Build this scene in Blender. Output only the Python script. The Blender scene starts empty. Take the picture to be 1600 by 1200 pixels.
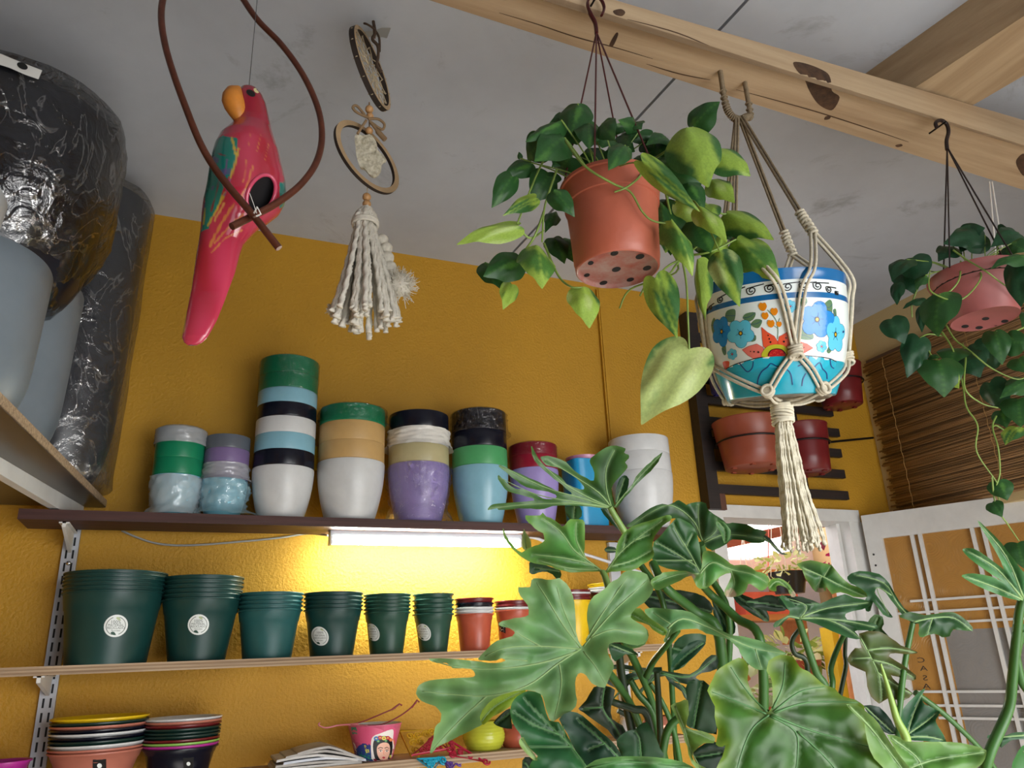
import bpy, math, random
import numpy as np
from mathutils import Vector, Matrix, noise
from mathutils.bvhtree import BVHTree
from mathutils.geometry import delaunay_2d_cdt
random.seed(7)
SC = bpy.context.scene
COL = SC.collection
PI = math.pi

# ------------------------------------------------------------------ camera
FPX = 1200.0
EYE = Vector((0, 0, 1.5))
_yaw, _pit, _rol = math.radians(23), math.radians(19.5), math.radians(2.3)
FW = Vector((math.sin(_yaw)*math.cos(_pit), math.cos(_yaw)*math.cos(_pit), math.sin(_pit)))
_r0 = Vector((math.cos(_yaw), -math.sin(_yaw), 0)); _u0 = _r0.cross(FW)
RT = _r0*math.cos(_rol) - _u0*math.sin(_rol)
UP = _u0*math.cos(_rol) + _r0*math.sin(_rol)
cd = bpy.data.cameras.new('camera'); cam = bpy.data.objects.new('camera', cd); COL.objects.link(cam)
cd.sensor_width = 36; cd.lens = FPX/1600*36; cd.clip_start = 0.02
mw = Matrix((RT, UP, -FW)).transposed().to_4x4(); mw.translation = EYE
cam.matrix_world = mw
SC.camera = cam

# ------------------------------------------------------------------ world, lights, exposure
w = bpy.data.worlds.new('world'); SC.world = w; w.use_nodes = True
wn = w.node_tree.nodes; bg = wn['Background']
sky = wn.new('ShaderNodeTexSky'); sky.sky_type = 'HOSEK_WILKIE'; sky.turbidity = 4; sky.sun_direction = (0.5, -0.6, 0.6)
mixw = wn.new('ShaderNodeMixRGB'); mixw.inputs[0].default_value = 0.75; mixw.inputs[2].default_value = (0.95, 0.97, 1, 1)
w.node_tree.links.new(sky.outputs[0], mixw.inputs[1]); w.node_tree.links.new(mixw.outputs[0], bg.inputs[0])
bg.inputs[1].default_value = 2.0
def area(name, loc, target, sx, sy, power, col=(1, 1, 1), spread=180):
    l = bpy.data.lights.new(name, 'AREA'); l.shape = 'RECTANGLE'; l.size = sx; l.size_y = sy
    l.energy = power; l.color = col; l.spread = math.radians(spread)
    o = bpy.data.objects.new(name, l); COL.objects.link(o); o.location = loc
    o.rotation_euler = (Vector(target)-Vector(loc)).to_track_quat('-Z', 'Y').to_euler()
    return o
# daylight through the shop front behind the camera, plus added fill for pavement bounce
area('shopfront_daylight', (1.45, -1.1, 1.25), (.5, 2.2, .75), 1.9, 1.5, 24, (1, .995, .98), 100)
area('pavement_bounce_fill', (1.45, -1.0, .12), (.9, .8, 2.6), 2.0, .9, 3, (1, 1, 1), 120)
sl = bpy.data.lights.new('sun', 'SUN'); sl.energy = 23; sl.angle = math.radians(.6); sl.color = (1, .96, .9)
so = bpy.data.objects.new('sun', sl); COL.objects.link(so); so.rotation_euler = Vector((-.18, 1, -.86)).to_track_quat('-Z', 'Y').to_euler()
SC.view_settings.view_transform = 'Standard'; SC.view_settings.look = 'None'
SC.view_settings.gamma = 1; SC.view_settings.use_curve_mapping = False
SC.view_settings.exposure = -0.02

# ------------------------------------------------------------------ measuring helpers (a sight line met with a real plane)
def ray(x, y): return FW + RT*((x-800)/FPX) + UP*((600-y)/FPX)
def onY(x, y, Y): d = ray(x, y); return EYE + d*((Y-EYE.y)/d.y)
def onX(x, y, X): d = ray(x, y); return EYE + d*((X-EYE.x)/d.x)
def onZ(x, y, Z): d = ray(x, y); return EYE + d*((Z-EYE.z)/d.z)
def atD(x, y, D): return EYE + ray(x, y)*D
def depth(p): return (Vector(p)-EYE).dot(FW)
def pix(p):
    d = Vector(p)-EYE; z = d.dot(FW); return (800+FPX*d.dot(RT)/z, 600-FPX*d.dot(UP)/z)
def m_per_px(p): return depth(p)/FPX

# ------------------------------------------------------------------ materials
def lin(c):
    if isinstance(c, str):
        c = c.lstrip('#'); c = [int(c[i:i+2], 16)/255 for i in (0, 2, 4)]
        return tuple((x/12.92 if x <= .04045 else ((x+.055)/1.055)**2.4) for x in c)
    return tuple(c[:3])
def rgba(c): return lin(c)+(1,)
MATS = {}
def mat(name, color, rough=.5, metal=0, spec=.5, var=0, vscale=8, color2=None, bump=0, bscale=60, bdist=.01, coat=0, emit=0, attr=None, transl=0, sss=0, stretch=None, detail=4):
    if name in MATS: return MATS[name]
    m = bpy.data.materials.new(name); m.use_nodes = True
    nt = m.node_tree; N = nt.nodes; L = nt.links; b = N['Principled BSDF']
    b.inputs['Base Color'].default_value = rgba(color)
    b.inputs['Roughness'].default_value = rough; b.inputs['Metallic'].default_value = metal
    b.inputs['Specular IOR Level'].default_value = spec
    b.inputs['Coat Weight'].default_value = coat
    b.inputs['Coat Roughness'].default_value = .12
    src = None
    tc = N.new('ShaderNodeTexCoord'); vec = tc.outputs['Object']
    if stretch:
        mp = N.new('ShaderNodeMapping'); mp.inputs['Scale'].default_value = stretch; L.new(vec, mp.inputs[0]); vec = mp.outputs[0]
    if attr:
        a = N.new('ShaderNodeAttribute'); a.attribute_name = attr; src = a.outputs['Color']
    if var or color2:
        nz = N.new('ShaderNodeTexNoise'); nz.inputs['Scale'].default_value = vscale; nz.inputs['Detail'].default_value = detail
        nz.inputs['Roughness'].default_value = .65
        L.new(vec, nz.inputs['Vector'])
        mx = N.new('ShaderNodeMixRGB')
        rp = N.new('ShaderNodeValToRGB'); rp.color_ramp.elements[0].position = .35; rp.color_ramp.elements[1].position = .68
        L.new(nz.outputs['Fac'], rp.inputs[0])
        if color2:
            mx.blend_type = 'MIX'; mx.inputs[2].default_value = rgba(color2)
            ml = N.new('ShaderNodeMath'); ml.operation = 'MULTIPLY'; ml.inputs[1].default_value = var or 1
            L.new(rp.outputs[0], ml.inputs[0]); L.new(ml.outputs[0], mx.inputs[0])
        else:
            mx.blend_type = 'MULTIPLY'; mx.inputs[0].default_value = var; L.new(rp.outputs[0], mx.inputs[2])
        if src: L.new(src, mx.inputs[1])
        else: mx.inputs[1].default_value = rgba(color)
        src = mx.outputs[0]
    if src: L.new(src, b.inputs['Base Color'])
    if bump:
        nb = N.new('ShaderNodeTexNoise'); nb.inputs['Scale'].default_value = bscale; nb.inputs['Detail'].default_value = 3
        L.new(vec, nb.inputs['Vector'])
        bp = N.new('ShaderNodeBump'); bp.inputs['Strength'].default_value = bump; bp.inputs['Distance'].default_value = bdist
        L.new(nb.outputs['Fac'], bp.inputs['Height']); L.new(bp.outputs[0], b.inputs['Normal'])
    if emit:
        b.inputs['Emission Color'].default_value = rgba(color); b.inputs['Emission Strength'].default_value = emit
    if transl:
        t = N.new('ShaderNodeBsdfTranslucent'); ms = N.new('ShaderNodeMixShader'); ms.inputs[0].default_value = transl
        if src: L.new(src, t.inputs[0])
        else: t.inputs[0].default_value = rgba(color)
        out = N['Material Output']
        L.new(b.outputs[0], ms.inputs[1]); L.new(t.outputs[0], ms.inputs[2]); L.new(ms.outputs[0], out.inputs[0])
    MATS[name] = m
    return m
def film(name, base=.12, tint='#e8eef2', milky=0.0, bscale=30, bstr=.9, rough=.12, crease=.07, fres=.4):
    """clear wrinkled plastic bag: mostly transparent, shiny where creased"""
    if name in MATS: return MATS[name]
    m = bpy.data.materials.new(name); m.use_nodes = True; nt = m.node_tree; N = nt.nodes; L = nt.links
    N.remove(N['Principled BSDF']); out = N['Material Output']
    tr = N.new('ShaderNodeBsdfTransparent'); tr.inputs[0].default_value = (.97, .97, .97, 1)
    gl = N.new('ShaderNodeBsdfGlossy'); gl.inputs['Roughness'].default_value = rough
    df = N.new('ShaderNodeBsdfDiffuse'); df.inputs[0].default_value = rgba(tint)
    tc = N.new('ShaderNodeTexCoord')
    nz = N.new('ShaderNodeTexNoise'); nz.inputs['Scale'].default_value = bscale; nz.inputs['Detail'].default_value = 5; nz.inputs['Distortion'].default_value = 1.2
    L.new(tc.outputs['Object'], nz.inputs['Vector'])
    bp = N.new('ShaderNodeBump'); bp.inputs['Strength'].default_value = bstr; bp.inputs['Distance'].default_value = .012
    L.new(nz.outputs['Fac'], bp.inputs['Height']); L.new(bp.outputs[0], gl.inputs['Normal'])
    lw = N.new('ShaderNodeFresnel'); lw.inputs[0].default_value = 2.0; L.new(bp.outputs[0], lw.inputs['Normal'])
    # sharp creases that catch the light
    n2 = N.new('ShaderNodeTexNoise'); n2.inputs['Scale'].default_value = bscale*.55; n2.inputs['Detail'].default_value = 6; n2.inputs['Distortion'].default_value = 2.2
    mp = N.new('ShaderNodeMapping'); mp.inputs['Scale'].default_value = (1, 1, .55); L.new(tc.outputs['Object'], mp.inputs[0]); L.new(mp.outputs[0], n2.inputs['Vector'])
    s1 = N.new('ShaderNodeMath'); s1.operation = 'SUBTRACT'; s1.inputs[1].default_value = .5; L.new(n2.outputs['Fac'], s1.inputs[0])
    s2 = N.new('ShaderNodeMath'); s2.operation = 'ABSOLUTE'; L.new(s1.outputs[0], s2.inputs[0])
    s3 = N.new('ShaderNodeMapRange'); s3.inputs['From Min'].default_value = .0; s3.inputs['From Max'].default_value = .022; s3.inputs['To Min'].default_value = crease; s3.inputs['To Max'].default_value = base; L.new(s2.outputs[0], s3.inputs[0])
    ad = N.new('ShaderNodeMath'); ad.operation = 'ADD'; ad.use_clamp = True
    fm = N.new('ShaderNodeMath'); fm.operation = 'MULTIPLY'; fm.inputs[1].default_value = fres; L.new(lw.outputs[0], fm.inputs[0])
    L.new(fm.outputs[0], ad.inputs[0]); L.new(s3.outputs[0], ad.inputs[1])
    m1 = N.new('ShaderNodeMixShader'); m1.inputs[0].default_value = milky
    L.new(tr.outputs[0], m1.inputs[1]); L.new(df.outputs[0], m1.inputs[2])
    m2 = N.new('ShaderNodeMixShader'); L.new(ad.outputs[0], m2.inputs[0]); L.new(m1.outputs[0], m2.inputs[1]); L.new(gl.outputs[0], m2.inputs[2])
    L.new(m2.outputs[0], out.inputs[0]); MATS[name] = m
    return m
def plastic(name, c, rough=.32): return mat(name, c, rough=rough, spec=.45, var=.12, vscale=14)
def wood(name, c, c2, stretch, rough=.7, vs=1.0, var=.9, bump=.25):
    return mat(name, c, rough=rough, color2=c2, var=var, vscale=vs, stretch=stretch, bump=bump, bscale=2.5, bdist=.004, detail=7)

# ------------------------------------------------------------------ mesh builder
WL = {}                                                  # world location of every object (nothing but leaves is rotated)
class MB:
    def __init__(s): s.v = []; s.f = []; s.m = []; s.c = None
    def add(s, vs, fs, mi=0):
        o = len(s.v); s.v += [Vector(p) for p in vs]
        for f in fs: s.f.append([i+o for i in f]); s.m.append(mi)
        return s
    def hexa(s, p, mi=0):   # 4 bottom, 4 top, same order
        return s.add(p, [(3, 2, 1, 0), (4, 5, 6, 7), (0, 1, 5, 4), (1, 2, 6, 5), (2, 3, 7, 6), (3, 0, 4, 7)], mi)
    def box(s, a, b, mi=0):
        x0, x1 = sorted((a[0], b[0])); y0, y1 = sorted((a[1], b[1])); z0, z1 = sorted((a[2], b[2]))
        return s.hexa([(x0, y0, z0), (x1, y0, z0), (x1, y1, z0), (x0, y1, z0), (x0, y0, z1), (x1, y0, z1), (x1, y1, z1), (x0, y1, z1)], mi)
    def obox(s, c, ex, ey, ez, mi=0):  # oriented box, half-axes vectors
        c, ex, ey, ez = map(Vector, (c, ex, ey, ez))
        return s.hexa([c-ex-ey-ez, c+ex-ey-ez, c+ex+ey-ez, c-ex+ey-ez, c-ex-ey+ez, c+ex-ey+ez, c+ex+ey+ez, c-ex+ey+ez], mi)
    def tube(s, pts, r, n=8, mi=0, cap=True, closed=False, flat=1.0, twist=0):
        pts = [Vector(p) for p in pts]; k = len(pts)
        rr = r if isinstance(r, (list, tuple)) else [r]*k
        o = len(s.v); prev = None
        for i, p in enumerate(pts):
            t = (pts[(i+1) % k]-pts[i-1]) if closed else (pts[min(i+1, k-1)]-pts[max(i-1, 0)])
            if t.length < 1e-9: t = Vector((0, 0, 1))
            t.normalize()
            if prev is None:
                u = t.cross(Vector((0, 0, 1)));
                if u.length < .05: u = t.cross(Vector((1, 0, 0)))
            else: u = prev - t*prev.dot(t)
            u.normalize(); prev = u; v = t.cross(u)
            for j in range(n):
                a = 2*PI*j/n; ca, sa = math.cos(a), math.sin(a)*flat
                if twist: b = twist*i; ca, sa = ca*math.cos(b)-sa*math.sin(b), ca*math.sin(b)+sa*math.cos(b)
                s.v.append(p+u*(rr[i]*ca)+v*(rr[i]*sa))
        for i in range(k if closed else k-1):
            a, b = o+i*n, o+((i+1) % k)*n
            for j in range(n): s.f.append([a+j, a+(j+1) % n, b+(j+1) % n, b+j]); s.m.append(mi)
        if cap and not closed:
            s.f.append([o+j for j in reversed(range(n))]); s.m.append(mi)
            s.f.append([o+(k-1)*n+j for j in range(n)]); s.m.append(mi)
        return s
    def lathe(s, prof, c=(0, 0, 0), n=40, mi=0, sx=1, sy=1, jit=None, axis=None, pw=None):
        """prof: (r,z[,mat]) ; jit(ang,i)->radius factor ; axis 3x3 matrix ; pw superellipse power"""
        c = Vector(c); o = len(s.v); rows = []
        for i, q in enumerate(prof):
            r, z = q[0], q[1]
            if r < 1e-6:
                p = Vector((0, 0, z)); p = axis@p if axis else p
                rows.append([len(s.v)]*n); s.v.append(c+p); continue
            row = []
            for j in range(n):
                a = 2*PI*j/n; k = jit(a, i) if jit else 1
                ca, sa = math.cos(a), math.sin(a)
                if pw: q_ = (abs(ca)**pw+abs(sa)**pw)**(-1/pw); k *= q_
                p = Vector((r*k*ca*sx, r*k*sa*sy, z)); p = axis@p if axis else p
                row.append(len(s.v)); s.v.append(c+p)
            rows.append(row)
        for i in range(len(prof)-1):
            mm = prof[i][2] if len(prof[i]) > 2 else mi
            a, b = rows[i], rows[i+1]
            for j in range(n):
                k = (j+1) % n
                f = [a[j], a[k], b[k], b[j]]
                g = []
                for x in f:
                    if x not in g: g.append(x)
                if len(g) > 2: s.f.append(g); s.m.append(mm)
        return s
    def ball(s, c, r, n=12, mi=0, sx=1, sy=1, sz=1, axis=None):
        k = n//2
        return s.lathe([(r*math.sin(PI*i/k) if 0 < i < k else 0, -r*sz*math.cos(PI*i/k)) for i in range(k+1)], c, n, mi, sx, sy, axis=axis)
    def build(s, name, mats, parent=None, smooth=True, sharp=62, origin=None, recentre=True):
        me = bpy.data.meshes.new(name)
        vs = s.v
        if origin is None:
            if recentre and vs:
                lo = [min(v[i] for v in vs) for i in range(3)]; hi = [max(v[i] for v in vs) for i in range(3)]
                origin = Vector([(lo[i]+hi[i])/2 for i in range(3)])
            else: origin = Vector((0, 0, 0))
        origin = Vector(origin)
        me.from_pydata([tuple(v-origin) for v in vs], [], s.f)
        for m in (mats if isinstance(mats, (list, tuple)) else [mats]): me.materials.append(m)
        me.polygons.foreach_set('material_index', s.m)
        if s.c is not None:
            ca = me.color_attributes.new('Col', 'FLOAT_COLOR', 'POINT')
            flat = []
            for c in s.c: flat += list(c[:3])+[1]
            ca.data.foreach_set('color', flat)
        me.validate(); me.update()
        if smooth:
            me.polygons.foreach_set('use_smooth', [True]*len(me.polygons))
            if sharp and sharp < 180: me.set_sharp_from_angle(angle=math.radians(sharp))
        return place(name, me, parent, origin)
def place(name, me, parent, origin):
    o = bpy.data.objects.new(name, me); COL.objects.link(o)
    origin = Vector(origin)
    if parent: o.parent = parent; o.location = origin-WL[parent.name]
    else: o.location = origin
    WL[o.name] = origin
    return o
def thing(name, label, cat, loc, group=None):
    o = bpy.data.objects.new(name, None); COL.objects.link(o); o.location = Vector(loc); WL[o.name] = Vector(loc)
    o.empty_display_size = .05
    return tag(o, label, cat, group)
def tag(o, label, cat, group=None):
    o['label'] = label; o['category'] = cat
    if group: o['group'] = group
    return o
def kind(o, k): o['kind'] = k; return o
def lerp(a, b, t): return a+(b-a)*t
def smoothpath(pts, k=6):
    """Catmull-Rom through points"""
    pts = [Vector(p) for p in pts]; out = []
    for i in range(len(pts)-1):
        p0 = pts[max(i-1, 0)]; p1 = pts[i]; p2 = pts[i+1]; p3 = pts[min(i+2, len(pts)-1)]
        for j in range(k):
            t = j/k
            out.append(.5*((2*p1)+(p2-p0)*t+(2*p0-5*p1+4*p2-p3)*t*t+(3*p1-p0-3*p2+p3)*t**3))
    out.append(pts[-1]); return out
def smooth2(pts, k=4, closed=True):
    n = len(pts); out = []
    rng = range(n) if closed else range(n-1)
    g = (lambda i: pts[i % n]) if closed else (lambda i: pts[max(0, min(n-1, i))])
    for i in rng:
        p0, p1, p2, p3 = (np.array(g(i+d), float) for d in (-1, 0, 1, 2))
        for j in range(k):
            t = j/k
            out.append(tuple(.5*((2*p1)+(p2-p0)*t+(2*p0-5*p1+4*p2-p3)*t*t+(3*p1-p0-3*p2+p3)*t**3)))
    if not closed: out.append(tuple(pts[-1]))
    return out
def fill2d(poly, step, lines=()):
    """triangulated inside of an outline with a grid of interior points"""
    P = np.array(poly, float); x0, y0 = P.min(0); x1, y1 = P.max(0)
    pts = [Vector((float(a), float(b))) for a, b in poly]
    n = len(poly)
    gx = np.arange(x0+step*.5, x1, step); gy = np.arange(y0+step*.5, y1, step*.87)
    X, Yy = np.meshgrid(gx, gy); X[1::2] += step*.5
    X = X.ravel(); Yy = Yy.ravel()
    ins = np.zeros(len(X), bool)
    Q = np.roll(P, -1, 0)
    for (ax, ay), (bx, by) in zip(P, Q):
        if ay == by: continue
        c = ((ay > Yy) != (by > Yy)) & (X < (bx-ax)*(Yy-ay)/(by-ay)+ax)
        ins ^= c
    d = seg_dist(X, Yy, np.vstack([P, P[:1]]))
    ok = ins & (d > step*.35)
    for ln in lines:                                     # keep a vertex row along every vein
        A = np.array(ln, float); ok &= seg_dist(X, Yy, A) > step*.55
    pts += [Vector((float(a), float(b))) for a, b in zip(X[ok], Yy[ok])]
    for ln in lines:
        A = np.array(ln, float); L = np.r_[0, np.cumsum(np.hypot(*np.diff(A, axis=0).T))]; m = max(2, int(L[-1]/(step*.8)))
        A = np.c_[np.interp(np.linspace(0, L[-1], m), L, A[:, 0]), np.interp(np.linspace(0, L[-1], m), L, A[:, 1])]
        i_ = np.zeros(m, bool)
        for (ax, ay), (bx, by) in zip(P, Q):
            if ay == by: continue
            i_ ^= ((ay > A[:, 1]) != (by > A[:, 1])) & (A[:, 0] < (bx-ax)*(A[:, 1]-ay)/(by-ay)+ax)
        i_ &= seg_dist(A[:, 0], A[:, 1], np.vstack([P, P[:1]])) > step*.3
        pts += [Vector((float(a), float(b))) for a, b in A[i_]]
    v, e, f, *_ = delaunay_2d_cdt(pts, [], [list(range(n))], 1, 1e-6)
    fs = []
    for t in f:
        a, b, c = v[t[0]], v[t[1]], v[t[2]]
        fs.append(list(t) if (b-a).cross(c-a) > 0 else list(reversed(t)))
    return [(p.x, p.y) for p in v], fs
def seg_dist(X, Y, poly):
    X = np.asarray(X, float); Y = np.asarray(Y, float); D = np.full(X.shape, 1e9)
    P = np.asarray(poly, float)
    for i in range(len(P)-1):
        ax, ay = P[i]; bx, by = P[i+1]; dx, dy = bx-ax, by-ay; L = dx*dx+dy*dy+1e-12
        t = np.clip(((X-ax)*dx+(Y-ay)*dy)/L, 0, 1)
        D = np.minimum(D, np.hypot(X-ax-t*dx, Y-ay-t*dy))
    return D
def text_shape(s, size=1.0, mirror=False):
    cu = bpy.data.curves.new('lettering', 'FONT'); cu.body = s; cu.size = size; cu.align_x = 'CENTER'; cu.align_y = 'CENTER'; cu.resolution_u = 3
    ob = bpy.data.objects.new('lettering', cu); COL.objects.link(ob)
    dg = bpy.context.evaluated_depsgraph_get(); me = bpy.data.meshes.new_from_object(ob.evaluated_get(dg))
    v = [((-p.co.x if mirror else p.co.x), p.co.y) for p in me.vertices]; f = [list(p.vertices) for p in me.polygons]
    bpy.data.objects.remove(ob); bpy.data.curves.remove(cu); bpy.data.meshes.remove(me)
    return v, f
def bvh_of(mb): return BVHTree.FromPolygons([tuple(v) for v in mb.v], mb.f)
def decal(mb, v2, f2, bvh, off, mi):
    """print flat shapes given in sight coordinates onto the surface they lie on"""
    vs = []; ok = []
    for x, y in v2:
        d = ray(x, y).normalized(); h = bvh.ray_cast(EYE, d)
        if h[0] is None: vs.append(Vector((0, 0, 0))); ok.append(False)
        else: vs.append(h[0]-d*off); ok.append(True)
    used = {}; nv = []; nf = []
    for f in f2:
        if all(ok[i] for i in f):
            g = []
            for i in f:
                if i not in used: used[i] = len(nv); nv.append(vs[i])
                g.append(used[i])
            if len(g) > 2:
                n = (nv[g[1]]-nv[g[0]]).cross(nv[g[2]]-nv[g[0]])
                if n.dot(ray(*v2[f[0]])) > 0: g.reverse()
                nf.append(g)
    if nf: mb.add(nv, nf, mi)
    return mb
def stroke2(pts, wdt):
    """outline polygon of a drawn line"""
    P = np.array(pts, float); n = len(P); L = []; R = []
    for i in range(n):
        t = P[min(i+1, n-1)]-P[max(i-1, 0)]; t = t/(np.hypot(*t)+1e-9); q = np.array([-t[1], t[0]])
        w_ = wdt(i/(n-1)) if callable(wdt) else wdt
        L.append(P[i]+q*w_/2); R.append(P[i]-q*w_/2)
    V = L+R; F = [[i, i+1, n+i+1, n+i] for i in range(n-1)]
    return [tuple(p) for p in V], F
def oval(cx, cy, a, b, rot=0, n=20):
    c, s = math.cos(rot), math.sin(rot)
    return [(cx+a*math.cos(t)*c-b*math.sin(t)*s, cy+a*math.cos(t)*s+b*math.sin(t)*c) for t in [2*PI*i/n for i in range(n)]]
# ------------------------------------------------------------------ setting
YW = 2.25; ZC = 2.795; XR = 2.566; XL = -1.3; YF = -1.2
M_wall = mat('yellow_stucco', '#c3911f', rough=.62, var=.16, vscale=1.6, bump=.55, bscale=120, bdist=.006)
M_beige = mat('beige_stucco', '#cdb98a', rough=.75, bump=.4, bscale=120, bdist=.004)
def ceil_mat():
    m = mat('grey_plaster', '#c3c9d2', rough=.9, color2='#a7acb4', var=.75, vscale=1.1, bump=.12, bscale=14, bdist=.01, detail=9)
    N = m.node_tree.nodes; L = m.node_tree.links; b = N['Principled BSDF']
    src = b.inputs['Base Color'].links[0].from_socket
    nz = N.new('ShaderNodeTexNoise'); nz.inputs['Scale'].default_value = 3.2; nz.inputs['Detail'].default_value = 12; nz.inputs['Roughness'].default_value = .72; nz.inputs['Distortion'].default_value = .6
    rp = N.new('ShaderNodeValToRGB'); rp.color_ramp.elements[0].position = .57; rp.color_ramp.elements[1].position = .86
    L.new(N['Texture Coordinate'].outputs['Object'], nz.inputs['Vector']); L.new(nz.outputs['Fac'], rp.inputs[0])
    mx = N.new('ShaderNodeMixRGB'); mx.inputs[2].default_value = rgba('#5f5c5a'); L.new(rp.outputs[0], mx.inputs[0]); L.new(src, mx.inputs[1]); L.new(mx.outputs[0], b.inputs['Base Color'])
    return m
M_ceil = ceil_mat()
M_floor = mat('grey_floor', '#959390', rough=.6, var=.3, vscale=3)
M_white = mat('white_paint', '#d9d9d6', rough=.42, var=.14, vscale=9)
M_black = mat('black_void', '#0c0c0d', rough=.8)
DX0, DX1, DZ = 1.735, 2.325, 1.945
mb = MB(); mb.box((XL-.1, YW, 0), (DX0, YW+.1, ZC)); mb.box((DX1, YW, 0), (XR+.1, YW+.1, ZC)); mb.box((DX0, YW, DZ), (DX1, YW+.1, ZC))
kind(mb.build('wall_back', M_wall, sharp=30), 'structure')
kind(MB().box((XL-.1, YF, 0), (XL, YW, ZC)).build('wall_left', M_wall), 'structure')
mb = MB(); mb.box((XR, YF, 1.93), (XR+.1, YW, ZC)); mb.box((XR, 2.08, 0), (XR+.1, YW, 1.93)); mb.box((XR, YF, 0), (XR+.1, 1.2, 1.93))
kind(mb.build('wall_right', M_beige, sharp=30), 'structure')
mb = MB(); mb.box((XL-.1, YF-.1, 0), (-.1, YF, ZC)); mb.box((-.1, YF-.1, 2.1), (XR+.1, YF, ZC))
kind(mb.build('wall_front', mat('dark_render', '#7d7468', rough=.8), sharp=30), 'structure')  # unseen wall, its render darkened to cut bounced light
kind(MB().box((XL-.1, YF-.1, -.1), (XR+.1, YW+.1, 0)).build('floor', M_floor), 'structure')
mb = MB(); sx_ = .972
a0, a1 = onZ(1165, 3, ZC), onZ(880, 310, ZC)
def seamx(y): return a0.x+(a1.x-a0.x)*(y-a0.y)/(a1.y-a0.y)
for s_ in (0, 1):
    g = .004 if s_ else -.004; xe = XR+.1 if s_ else XL-.1
    y0, y1 = YF-.1, YW+.1
    p = [(seamx(y0)+g, y0), (xe, y0), (xe, y1), (seamx(y1)+g, y1)]
    if not s_: p = [p[1], p[0], p[3], p[2]]
    mb.hexa([(x, y, ZC) for x, y in p]+[(x, y, ZC+.02) for x, y in p])
mb.box((XL-.1, YF-.1, ZC+.02), (XR+.1, YW+.1, ZC+.1), 1)
kind(mb.build('ceiling', [M_ceil, M_black], sharp=30), 'structure')
kind(MB().box((XL-.1, YF-.1, ZC+.1), (3.85, YW+.1, ZC+.6)).build('roof_sun_block', M_beige), 'structure')  # unseen slab added over shop and alley to keep sun off the yard
# painted-over cable duct running up the back wall
q0, q1 = onY(936, 520, YW), onY(957, 690, YW)
mb = MB(); mb.box((q0.x-.002, YW-.012, 1.3), (q0.x+.021, YW, 2.77)); mb.box((q0.x+.004, YW-.016, 1.3), (q0.x+.015, YW-.012, 2.77))
kind(mb.build('trim_1', M_wall, sharp=30), 'structure')

# beams of rough pine
M_pine = wood('rough_pine', '#bda585', '#927657', (1.2, 22, 22), rough=.75, var=.75)
M_pine2 = wood('rough_pine_cross', '#bba382', '#8f7454', (22, 1.2, 22), rough=.75, var=.7)
M_knot = mat('dark_knot', '#5a3f2a', rough=.8, var=.6, vscale=40)
ZB = 2.6
def beam_line(pts, Z): return onZ(*pts[0], Z), onZ(*pts[1], Z)
n0, n1 = beam_line(((882, 0), (1600, 227)), ZB); f0, f1 = beam_line(((670, 0), (1600, 297)), ZB)
def ext(a, b, x): t = (x-a.x)/(b.x-a.x); return a+(b-a)*t
X0, X1 = XL, XR
t0 = onY(950, 0, (n0.y+n1.y)/2); t1 = onY(1600, 185, (n0.y+n1.y)/2)
nz = lambda x: ext(t0, t1, x).z
NA, NB, FA, FB = ext(n0, n1, X0), ext(n0, n1, X1), ext(f0, f1, X0), ext(f0, f1, X1)
mb = MB(); mb.hexa([NA, NB, FB, FA]+[Vector((p.x, p.y, nz(p.x) if i in (0, 3) else nz(p.x))) for i, p in enumerate((NA, NB, FB, FA))])
beam_bvh = bvh_of(mb)
beam = kind(mb.build('ceiling_beam', M_pine, sharp=20), 'structure')
# knots and nail scars let into the beam
kb = MB()
for poly in ([(1240, 97), (1262, 100), (1290, 112), (1298, 124), (1300, 142), (1312, 152), (1302, 171), (1290, 170), (1276, 160), (1264, 141), (1256, 122), (1245, 110)],
             [(958, 17), (970, 14), (977, 19), (972, 25), (962, 23)], [(1290, 182), (1298, 181), (1296, 186), (1288, 187)],
             [(1399, 227), (1408, 225), (1410, 228), (1402, 230)], [(1588, 250), (1600, 240), (1606, 260), (1600, 275), (1590, 262)], [(952, 70), (962, 52), (966, 54), (958, 72)]):
    v2, f2 = fill2d(smooth2(poly, 4), 5); decal(kb, v2, f2, beam_bvh, .0006, 0)
for ln in ([(780, 20), (840, 38), (900, 58), (960, 74), (1020, 92)], [(1010, 100), (1060, 115), (1110, 125)], [(1150, 140), (1260, 170), (1340, 195), (1420, 222)], [(980, 30), (1060, 52), (1130, 82)]):
    v2, f2 = stroke2(smooth2(ln, 5, False), lambda t: .6+1.3*math.sin(PI*t)); decal(kb, v2, f2, beam_bvh, .0005, 0)
kb.build('knot', M_knot, beam, smooth=False)
# cross plank above the beam
zt = nz(1.55)+.004
c = [onZ(1410, 150, zt), onZ(1490, 182, zt), onZ(1600, 118, zt), onZ(1600, 25, zt)]
e0 = (c[3]-c[0]); e1 = (c[2]-c[1])
P4 = [c[0]-e0*.35, c[1]-e1*.4, c[1]+e1*6, c[0]+e0*6]
mb = MB().hexa([Vector((p.x, p.y, zt)) for p in P4]+[Vector((p.x, p.y, ZC)) for p in P4])
kind(mb.build('ceiling_beam', M_pine2, sharp=20), 'structure')

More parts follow.
